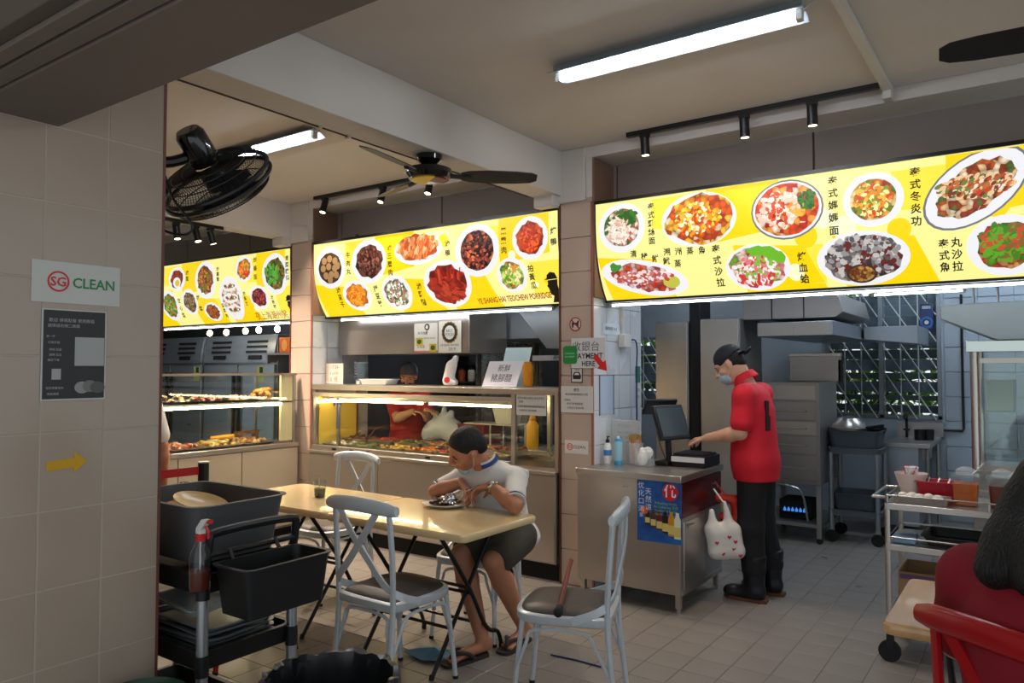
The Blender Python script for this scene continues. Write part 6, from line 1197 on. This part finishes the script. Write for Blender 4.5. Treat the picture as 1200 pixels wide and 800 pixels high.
body += limb(hipR, kR, aR, .088, .058, .036, 1.06) + limb(hipL, kL, aL, .088, .058, .036, 1.06)
tR = rel(-2.56, 3.075, .035); tL = rel(-2.43, 3.40, .035)
for a, t_ in ((aR, tR), (aL, tL)):
    a, t_ = Vector(a), Vector(t_); d = (t_-a); d.z = 0; d = d.normalized(); s_ = Vector((-d.y, d.x, 0))
    body += [('c', tuple(a+Vector((0, 0, -.03))-d*.03), tuple(t_-d*.05), .034, .026, .02)]
    for i in range(5): body.append(('c', tuple(t_-d*.06+s_*(.026-.014*i)), tuple(t_+d*(.015-.008*abs(i-.8))+s_*(.032-.016*i)+Vector((0, 0, -.008))), .012, .010 if i else .013, .006))
    sd = MB(); out = [(.042, -.13), (.05, .0), (.052, .1), (.04, .155), (0, .17), (-.04, .15), (-.046, .08), (-.04, -.02), (-.036, -.13), (0, -.15)]; c0 = (a+t_)/2; c0.z = 0
    o = sd.prism(smooth2 := [tuple(p)[:2] for p in smoothpath([(x, y, 0) for x, y in out]+[(out[0][0], out[0][1], 0)], 3)[:-1]], lambda p, q, z: tuple(c0+s_*p+d*q*.92+Vector((0, 0, z))), (.0, .016)).build('sandal', mat('sandal_rubber', (44, 40, 40), .6), man)
    for s in (-1, 1): MB().tube(smoothpath([tuple(c0+s_*.044*s-d*.02+Vector((0, 0, .015))), tuple(c0+s_*.038*s+d*.03+Vector((0, 0, .055))), tuple(c0+d*.10+s_*.008+Vector((0, 0, .052))), tuple(c0+d*.105+s_*.008+Vector((0, 0, .012)))]), .011, 7).build('strap', mat('sandal_rubber', (44, 40, 40), .6), o)
sdf_obj('body', body, SKIN, man, .0062, k=.02)
# hair with a receding front
hr_ = [('e', P(0, -.016, .044), (.085, .105, .094), H, .02), ('e', P(0, -.07, -.01), (.074, .054, .064), H, .02)]
sdf_obj('hair', hr_, HAIR, man, .006, cuts=[(tuple(H @ Vector((0, .75, -.62))), P(0, .072, .075)), (tuple(H @ Vector((0, 0, -1))), P(0, 0, -.045))])
eyes(man, P, H)
# shirt: torso and short sleeves
SH = mat('white_polo', (206, 204, 200), .75, bump=.25, bs=9); NAVY = mat('navy_trim', (34, 56, 110), .7)
mL, mR = Vector(shL).lerp(Vector(elL), .70), Vector(shR).lerp(Vector(elR), .70)
shirt = torso(pel, che, nb, T0, T1, g=.012) + [('c', shL, tuple(mL), .062, .062, .04), ('c', shR, tuple(mR), .062, .062, .04), ('c', tuple(Vector(shL)+Vector((-.07, -.01, .01))), shL, .055, .062, .04), ('c', tuple(Vector(shR)+Vector((.07, -.01, .01))), shR, .055, .062, .04), ('e', tuple(Vector(pel)+Vector((0, .02, -.03))), (.19, .15, .09), T0, .05)]
sdf_obj('shirt', shirt, SH, man, .007, cuts=[((0, 0, -1), rel(0, 0, .50)), (tuple(Vector((-.1, -.5, .85))), tuple(Vector(nb)+Vector((0, -.012, .035))))], k=.03)
for m_, e_ in ((mL, Vector(elL)), (mR, Vector(elR))):
    d = (e_-m_).normalized(); u = d.orthogonal().normalized(); v = d.cross(u); ce = m_+d*.028
    for off, m2 in ((0, NAVY), (.012, SH)): MB().tube([tuple(ce+d*off+(u*math.cos(q)+v*math.sin(q))*.056) for q in [2*math.pi*i/24 for i in range(24)]], .007, 6, closed=True).build('sleeve_band', m2, man)
# collar
cz = Vector(nb)+Vector((0, -.005, .028)); Cm = fr((-.1, -.86, -.5), (-.05, -.5, .86))
for rr, z0, z1, m2 in ((.074, -.012, .034, SH), (.080, .002, .022, NAVY)):
    rows = [[tuple(cz+Cm @ Vector(((rr+q)*1.08*math.sin(a), -(rr+q)*math.cos(a), z))) for a in [R(-150+300*i/24) for i in range(25)]] for z, q in ((z0, .008), (z1, -.004))]
    MB().loft(rows, cap=False, closed=False).build('collar', m2, man, smooth=60)
# shorts
SO = mat('olive_shorts', (58, 54, 46), .8, bump=.3, bs=12)
hR, hL = Vector(hipR).lerp(Vector(kR), .80), Vector(hipL).lerp(Vector(kL), .84)
sdf_obj('shorts', [('e', tuple(Vector(pel)+Vector((0, 0, -.01))), (.185, .14, .105), T0, .05), ('c', hipR, tuple(hR), .112, .092, .03), ('c', hipL, tuple(hL), .112, .096, .03)], SO, man, .007, cuts=[((0, 0, 1), rel(0, 0, .64)), (tuple((Vector(kR)-Vector(hipR)).normalized()+Vector((0, 0, -.1))), tuple(hR+(Vector(kR)-Vector(hipR)).normalized()*.07))])
# mask under the chin, watch, cutlery
MK = mat('surgical_mask', (150, 186, 200), .7); 
sdf_obj('face_mask', [('e', P(.018, .055, -.108), (.056, .036, .034), H, .02), ('e', P(.05, .03, -.085), (.028, .036, .034), H, .02)], MK, man, .005)
MB().tube(smoothpath([P(.07, .03, -.09), P(.083, .01, -.04), P(.085, -.005, .02)]), .0022, 5).build('mask_loop', WHITE, man); MB().tube(smoothpath([P(-.06, .03, -.09), P(-.083, .01, -.04), P(-.085, -.005, .02)]), .0022, 5).build('mask_loop', WHITE, man)
wd = (Vector(elL)-Vector(wrL)).normalized(); u = wd.orthogonal().normalized(); v = wd.cross(u); wc = Vector(wrL)+wd*.025
MB().tube([tuple(wc+(u*math.cos(q)+v*math.sin(q))*.033) for q in [2*math.pi*i/20 for i in range(20)]], .009, 6, closed=True).build('wrist_watch', mat('watch_steel', (176, 170, 150), .25, .9), man); MB().ell(tuple(wc+Vector((0, -.018, .03))), (.016, .014, .012), 12, 6).build('watch_face', mat('watch_dial', (206, 204, 190), .2, .5), man)
for nm_, a, b_, lb in (('fork', Vector(wrL)+Vector((-.075, -.01, .0)), Vector((-2.80, 3.37, .80))-B0, 'steel fork held over the plate in the man\'s left hand'), ('spoon', Vector(wrR)+Vector((.06, .01, -.02)), Vector((-2.86, 3.37, .805))-B0, 'steel spoon held over the plate in the man\'s right hand')):
    a = a+B0; b_ = b_+B0; t = thing(nm_, lb, nm_, tuple(a)); e_ = b_-a
    MB().tube([(0, 0, 0), tuple(e_*.8)], .0035, 6).build('handle', STEEL, t); MB().ell(tuple(e_), (.018, .012, .005), 10, 6).build('head', STEEL, t)
# ---------------------------------------------------------------- the cashier
B1 = Vector((-1.62, 5.16, 0))
cs = thing('person', 'cashier in red polo and dark backwards cap standing at the till', 'person', B1); rel = lambda *p: tuple(Vector(p)-B1)
pel, che, nb = rel(-1.60, 5.16, .93), rel(-1.615, 5.16, 1.25), rel(-1.655, 5.16, 1.445)
f_ = (-.97, -.05, -.1); T0 = fr(f_, (0, 0, 1)); T1 = fr(f_, Vector(nb)-Vector(pel)); hc = rel(-1.765, 5.13, 1.575); H = fr((-.80, -.18, -.55), (-.42, -.05, .9)); hp, P = head_prims(hc, H, 1.05)
shL, elL, wrL = rel(-1.615, 4.965, 1.375), rel(-1.635, 4.94, 1.125), rel(-1.885, 5.00, 1.075); shR, elR, wrR = rel(-1.615, 5.355, 1.375), rel(-1.65, 5.40, 1.125), rel(-1.885, 5.19, 1.07)
aL, aR = rel(-1.60, 5.085, .09), rel(-1.55, 5.31, .09); kL, kR = rel(-1.615, 5.08, .49), rel(-1.60, 5.27, .49)
body = torso(pel, che, nb, T0, T1, .175, .12) + hp + [('c', tuple(Vector(nb)-Vector((-.01, 0, .03))), tuple(Vector(hc)-H @ Vector((0, .035, .05))), .062, .058, .02)]
body += limb(shL, elL, wrL, .052, .043, .03) + limb(shR, elR, wrR, .052, .043, .03) + hand_prims(wrL, (-.92, .25, -.12), (-.05, .1, -1), 1, .5) + hand_prims(wrR, (-.95, -.2, -.12), (0, 0, -1), -1, .45)
hipL, hipR = rel(-1.60, 5.075, .90), rel(-1.60, 5.255, .90)
body += limb(hipL, kL, aL, .088, .06, .045) + limb(hipR, kR, aR, .088, .06, .045)
sdf_obj('body', body, SKIN2, cs, .0065)
RS = mat('red_polo', (206, 20, 40), .75, bump=.25, bs=8); mL, mR = Vector(shL).lerp(Vector(elL), .72), Vector(shR).lerp(Vector(elR), .72)
sdf_obj('shirt', torso(pel, che, nb, T0, T1, .18, .12, g=.018) + [('c', shL, tuple(mL), .066, .072, .05), ('c', shR, tuple(mR), .066, .072, .05), ('c', tuple(Vector(shL)+Vector((0, .08, .02))), shL, .06, .066, .05), ('c', tuple(Vector(shR)+Vector((0, -.08, .02))), shR, .06, .066, .05), ('e', rel(-1.605, 5.16, .88), (.195, .15, .36), T0, .05)], RS, cs, .007, cuts=[((0, 0, -1), rel(0, 0, .80)), ((-.55, 0, .83), tuple(Vector(nb)+Vector((-.02, 0, .045))))], k=.03)
cz = Vector(nb)+Vector((-.012, 0, .035)); Cm = fr((-.83, 0, -.5), (-.5, 0, .83))
MB().loft([[tuple(cz+Cm @ Vector(((.082+q)*math.sin(a), -(.08+q)*math.cos(a), z))) for a in [R(-155+310*i/24) for i in range(25)]] for z, q in ((-.02, .012), (.035, -.004))], cap=False, closed=False).build('collar', RS, cs, smooth=60)
bk_ = MB()
for c_, d_ in (((.127, -.105, 1.24), (.02, .026, .2)), ((.131, -.085, 1.19), (.02, .022, .1))): bk_.box(c_, d_, R(-24))
bk_.build('back_print', mat('dark_print', (50, 16, 24), .7), cs, bevel=.004)
PN = mat('black_trousers', (20, 20, 23), .8, bump=.3, bs=10)
sdf_obj('trousers', [('e', rel(-1.60, 5.165, .92), (.185, .14, .11), T0, .04), ('c', hipL, kL, .105, .085, .04), ('c', kL, tuple(Vector(aL)+Vector((0, 0, .12))), .085, .08, .03), ('c', hipR, kR, .105, .085, .04), ('c', kR, tuple(Vector(aR)+Vector((0, 0, .12))), .085, .08, .03)], PN, cs, .008, cuts=[((0, 0, 1), rel(0, 0, .97))])
BT = mat('rubber_boot', (16, 20, 28), .35)
for a, yaw_ in ((aL, -.02), (aR, .03)):
    a = Vector(a); d = Vector((-1, yaw_, 0)).normalized(); z = Vector((0, 0, 1))
    o = sdf_obj('boot', [('c', tuple(a+z*.20), tuple(a-z*.01), .082, .066, .02), ('c', tuple(a-z*.03-d*.02), tuple(a-z*.045+d*.13), .056, .046, .03), ('e', tuple(a-z*.045+d*.15), (.06, .05, .045), None, .02)], BT, cs, .007, cuts=[((0, 0, -1), (0, 0, .012)), ((0, 0, 1), tuple(a+z*.22))])
    MB().loft([[tuple(a+d*x+Vector((-d.y, d.x, 0))*y+Vector((0, 0, zz-a.z))) for x, y in ((-.085, -.04), (-.09, .04), (.05, .052), (.16, .045), (.205, .0), (.16, -.045), (.05, -.052))] for zz in (0, .022)]).build('sole', mat('boot_sole', (96, 56, 36), .7), o)
CAP = mat('navy_cap', (18, 20, 30), .7)
cp = sdf_obj('cap', [('e', P(0, -.018, .045), (.088, .105, .092), H, .02)], CAP, cs, .006, cuts=[(tuple(H @ Vector((0, -.25, -1))), P(0, 0, .028))])
rows = [[P(x*q_, -.095-(.085*q2)*(1-(x/.07)**2*.55), .012+.01*(1-(x/.07)**2)+dz-.01*q2) for x, q_ in [(-.07+.14*i/10, 1) for i in range(11)]] for q2, dz in ((0, .016), (1, .018), (1, .006), (0, .002))]
MB().loft(rows, cap=False, closed=False).build('peak', CAP, cp, smooth=60)
sdf_obj('hair', [('e', P(0, -.025, .02), (.081, .095, .075), H, .02), ('e', P(0, -.07, -.015), (.062, .042, .045), H, .02)], HAIR, cs, .006, cuts=[(tuple(H @ Vector((0, 1, -.2))), P(0, .02, .02))])
eyes(cs, P, H); sdf_obj('face_mask', [('e', P(0, .058, -.058), (.062, .052, .055), H, .02), ('e', P(0, .05, -.02), (.052, .045, .03), H, .02)], mat('blue_mask', (166, 192, 206), .7), cs, .005, cuts=[(tuple(H @ Vector((0, -1, -.15))), P(0, .03, -.05))])
for s in (-1, 1): MB().tube(smoothpath([P(.066*s, .045, -.06), P(.082*s, .01, -.035), P(.085*s, -.005, .01)]), .002, 5).build('mask_loop', WHITE, cs)
# ---------------------------------------------------------------- the cook behind the hot food case
B2 = Vector((-5.27, 5.66, 0)); ck = thing('person', 'cook with a grey head covering and red shirt behind the middle food case', 'person', B2); rel = lambda *p: tuple(Vector(p)-B2)
pel, che, nb = rel(-5.30, 5.68, .86), rel(-5.28, 5.66, 1.14), rel(-5.24, 5.62, 1.32); f_ = (.75, -.6, -.15); T0 = fr(f_, (0, 0, 1)); T1 = fr(f_, Vector(nb)-Vector(pel)); hc = rel(-5.20, 5.58, 1.475); H = fr((.45, -.75, -.45), (.3, -.3, .9)); hp, P = head_prims(hc, H)
shR, elR, wrR = rel(-5.38, 5.52, 1.25), rel(-5.20, 5.42, 1.06), rel(-4.98, 5.40, 1.14); shL, elL, wrL = rel(-5.13, 5.76, 1.25), rel(-5.0, 5.64, 1.06), rel(-4.86, 5.47, 1.15)
body = torso(pel, che, nb, T0, T1, .165, .115) + hp + [('c', nb, tuple(Vector(hc)-H @ Vector((0, .03, .05))), .055, .052, .02)] + limb(shR, elR, wrR, .048, .04, .028) + limb(shL, elL, wrL, .048, .04, .028) + hand_prims(wrR, (.95, .1, 0), (0, 0, -1), -1, .4) + hand_prims(wrL, (.9, -.2, 0), (0, 0, -1), 1, .4)
body += limb(rel(-5.34, 5.62, .84), rel(-5.33, 5.62, .46), rel(-5.34, 5.64, .08), .085, .058, .04) + limb(rel(-5.24, 5.74, .84), rel(-5.23, 5.74, .46), rel(-5.24, 5.76, .08), .085, .058, .04)
for x, y in ((-5.34, 5.64), (-5.24, 5.76)): body.append(('c', rel(x, y, .045), rel(x+.12, y-.1, .035), .04, .032, .02))
sdf_obj('body', body, SKIN2, ck, .009); eyes(ck, P, H)
mL, mR = Vector(shL).lerp(Vector(elL), .6), Vector(shR).lerp(Vector(elR), .6)
sdf_obj('shirt', torso(pel, che, nb, T0, T1, .17, .12, g=.024) + [('c', shL, tuple(mL), .07, .068, .04), ('c', shR, tuple(mR), .07, .068, .04)], mat('dark_red_shirt', (176, 24, 34), .75, bump=.2, bs=8), ck, .009, cuts=[((0, 0, -1), rel(0, 0, .76)), ((.3, -.3, .85), tuple(Vector(nb)+Vector((0, 0, .03))))], k=.03)
sdf_obj('trousers', limb(rel(-5.34, 5.62, .84), rel(-5.33, 5.62, .46), rel(-5.34, 5.64, .12), .105, .08, .07) + limb(rel(-5.24, 5.74, .84), rel(-5.23, 5.74, .46), rel(-5.24, 5.76, .12), .105, .08, .07), PN, ck, .01)
sdf_obj('head_covering', [('e', P(0, -.018, .04), (.09, .108, .098), H, .02), ('e', P(0, -.06, .0), (.075, .06, .06), H, .02)], mat('grey_cloth', (110, 114, 122), .8, var=.3, vs=30), ck, .007, cuts=[(tuple(H @ Vector((0, .5, -.9))), P(0, .04, .035))])
sdf_obj('face_mask', [('e', P(0, .055, -.058), (.06, .05, .05), H, .02)], mat('black_mask', (30, 30, 34), .7), ck, .007, cuts=[(tuple(H @ Vector((0, -1, -.15))), P(0, .03, -.05))])
# ---------------------------------------------------------------- the woman at the right edge, seen from behind
B3 = Vector((.05, 2.33, 0)); wo = thing('person', 'woman in a dark red top with long black hair seated at the right edge', 'person', B3); rel = lambda *p: tuple(Vector(p)-B3)
ff = Vector((.57, .82, 0)); ss = Vector((.82, -.57, 0))   # forward, her right
q = lambda f, s, z: tuple(ff*f+ss*s+Vector((0, 0, z)))
pel, che, nb = q(-.06, 0, .57), q(-.10, 0, .86), q(-.07, 0, 1.07); T0 = fr(tuple(ff), (0, 0, 1)); T1 = fr(tuple(ff), Vector(nb)-Vector(pel)); hc = q(-.02, 0, 1.215); H = fr(tuple(ff+Vector((0, 0, -.25))), (0, 0, 1)); hp, P = head_prims(hc, H)
shL, elL, wrL = q(-.09, -.185, .99), q(-.06, -.27, .79), q(.17, -.20, .79); shR, elR, wrR = q(-.09, .185, .99), q(-.06, .27, .79), q(.17, .20, .79)
body = torso(pel, che, nb, T0, T1, .17, .12) + hp + [('c', nb, tuple(Vector(hc)-H @ Vector((0, .03, .05))), .052, .05, .02)] + limb(shL, elL, wrL, .05, .04, .028) + limb(shR, elR, wrR, .05, .04, .028) + hand_prims(wrL, tuple(ff), (0, 0, -1), 1, .4) + hand_prims(wrR, tuple(ff), (0, 0, -1), -1, .4)
body += limb(q(0, -.09, .56), q(.34, -.1, .53), q(.34, -.1, .08), .088, .058, .04) + limb(q(0, .09, .56), q(.34, .1, .53), q(.34, .1, .08), .088, .058, .04) + [('c', q(.33, s*.1, .04), q(.48, s*.11, .03), .036, .03, .02) for s in (-1, 1)]
sdf_obj('body', body, SKIN2, wo, .008); eyes(wo, P, H)
mL, mR = Vector(shL).lerp(Vector(elL), .8), Vector(shR).lerp(Vector(elR), .8)
sdf_obj('shirt', torso(pel, che, nb, T0, T1, .178, .125, g=.03) + [('c', shL, tuple(mL), .085, .075, .05), ('c', shR, tuple(mR), .085, .075, .05), ('c', q(-.09, -.09, 1.01), shL, .07, .08, .05), ('c', q(-.09, .09, 1.01), shR, .07, .08, .05)], mat('maroon_top', (136, 16, 32), .85, bump=.3, bs=7), wo, .008, cuts=[((0, 0, -1), (0, 0, .53)), (tuple(ff*.3+Vector((0, 0, .95))), q(-.07, 0, 1.11))], k=.04)
sdf_obj('trousers', limb(q(0, -.09, .56), q(.34, -.1, .53), q(.34, -.1, .12), .1, .072, .055) + limb(q(0, .09, .56), q(.34, .1, .53), q(.34, .1, .12), .1, .072, .055) + [('e', pel, (.18, .13, .1), T0, .04)], PN, wo, .01, cuts=[((0, 0, 1), (0, 0, .64))])
hq = [('e', q(-.15, 0, 1.10), (.11, .06, .09), T0, .04), ('e', P(0, -.022, .035), (.092, .108, .10), H, .03), ('c', P(-.04, -.07, -.02), q(-.19, -.05, 1.06), .06, .05, .03), ('c', P(.04, -.07, -.02), q(-.19, .05, 1.06), .06, .05, .03), ('c', P(-.075, -.02, 0), q(-.13, -.11, 1.05), .04, .035, .03), ('c', P(.075, -.02, 0), q(-.13, .11, 1.05), .04, .035, .03)]
sdf_obj('hair', hq, HAIR, wo, .007, cuts=[(tuple(H @ Vector((0, 1, -.25))), P(0, .05, .02))])
# ---------------------------------------------------------------- the customer behind the tiled pillar
B4 = Vector((-4.66, 2.40, 0)); cu = thing('person', 'customer whose bare arm and white sleeve show past the tiled pillar', 'person', B4); rel = lambda *p: tuple(Vector(p)-B4)
pel, che, nb = rel(-4.66, 2.40, .92), rel(-4.66, 2.40, 1.22), rel(-4.66, 2.41, 1.42); f_ = (-.8, .6, 0); T0 = fr(f_, (0, 0, 1)); T1 = T0; hc = rel(-4.69, 2.43, 1.57); H = fr(f_, (0, 0, 1)); hp, P = head_prims(hc, H)
shR, elR, wrR = rel(-4.56, 2.54, 1.34), rel(-4.50, 2.585, 1.07), rel(-4.50, 2.60, .84); shL, elL, wrL = rel(-4.78, 2.27, 1.34), rel(-4.82, 2.22, 1.07), rel(-4.84, 2.24, .84)
body = torso(pel, che, nb, T0, T1, .165, .115) + hp + [('c', nb, tuple(Vector(hc)-H @ Vector((0, .03, .05))), .055, .052, .02)] + limb(shR, elR, wrR, .05, .042, .03) + limb(shL, elL, wrL, .05, .042, .03) + hand_prims(wrR, (0, .05, -1), (-.7, -.6, 0), 1, .3) + hand_prims(wrL, (0, .05, -1), (.7, .6, 0), -1, .3)
for s in (-1, 1): body += limb(rel(-4.66+.05*s, 2.40+.07*s, .9), rel(-4.66+.05*s, 2.40+.07*s, .48), rel(-4.66+.05*s, 2.40+.07*s, .08), .088, .06, .042) + [('c', rel(-4.66+.05*s, 2.40+.07*s, .045), rel(-4.78+.05*s, 2.49+.07*s, .035), .04, .032, .02)]
sdf_obj('body', body, SKIN, cu, .008); eyes(cu, P, H)
sdf_obj('hair', [('e', P(0, -.02, .042), (.082, .098, .09), H, .02), ('e', P(0, -.07, -.01), (.07, .05, .06), H, .02)], HAIR, cu, .008, cuts=[(tuple(H @ Vector((0, .75, -.5))), P(0, .05, .06))])
mL, mR = Vector(shL).lerp(Vector(elL), .75), Vector(shR).lerp(Vector(elR), .75)
sdf_obj('shirt', torso(pel, che, nb, T0, T1, .17, .12, g=.02) + [('c', shL, tuple(mL), .07, .07, .04), ('c', shR, tuple(mR), .07, .07, .04)], SH, cu, .008, cuts=[((0, 0, -1), rel(0, 0, .82)), ((0, 0, 1), tuple(Vector(nb)+Vector((0, 0, .03))))], k=.03)
sdf_obj('trousers', [('e', pel, (.18, .13, .11), T0, .04)] + sum([limb(rel(-4.66+.05*s, 2.40+.07*s, .9), rel(-4.66+.05*s, 2.40+.07*s, .48), rel(-4.66+.05*s, 2.40+.07*s, .12), .105, .08, .07) for s in (-1, 1)], []), PN, cu, .01)
# loose ends: multi-line print is one piece of print
for o in bpy.data.objects:
    if o.name.startswith('lettering') and o.parent and not o.parent.name.startswith('menu_sign'): stuff(o)
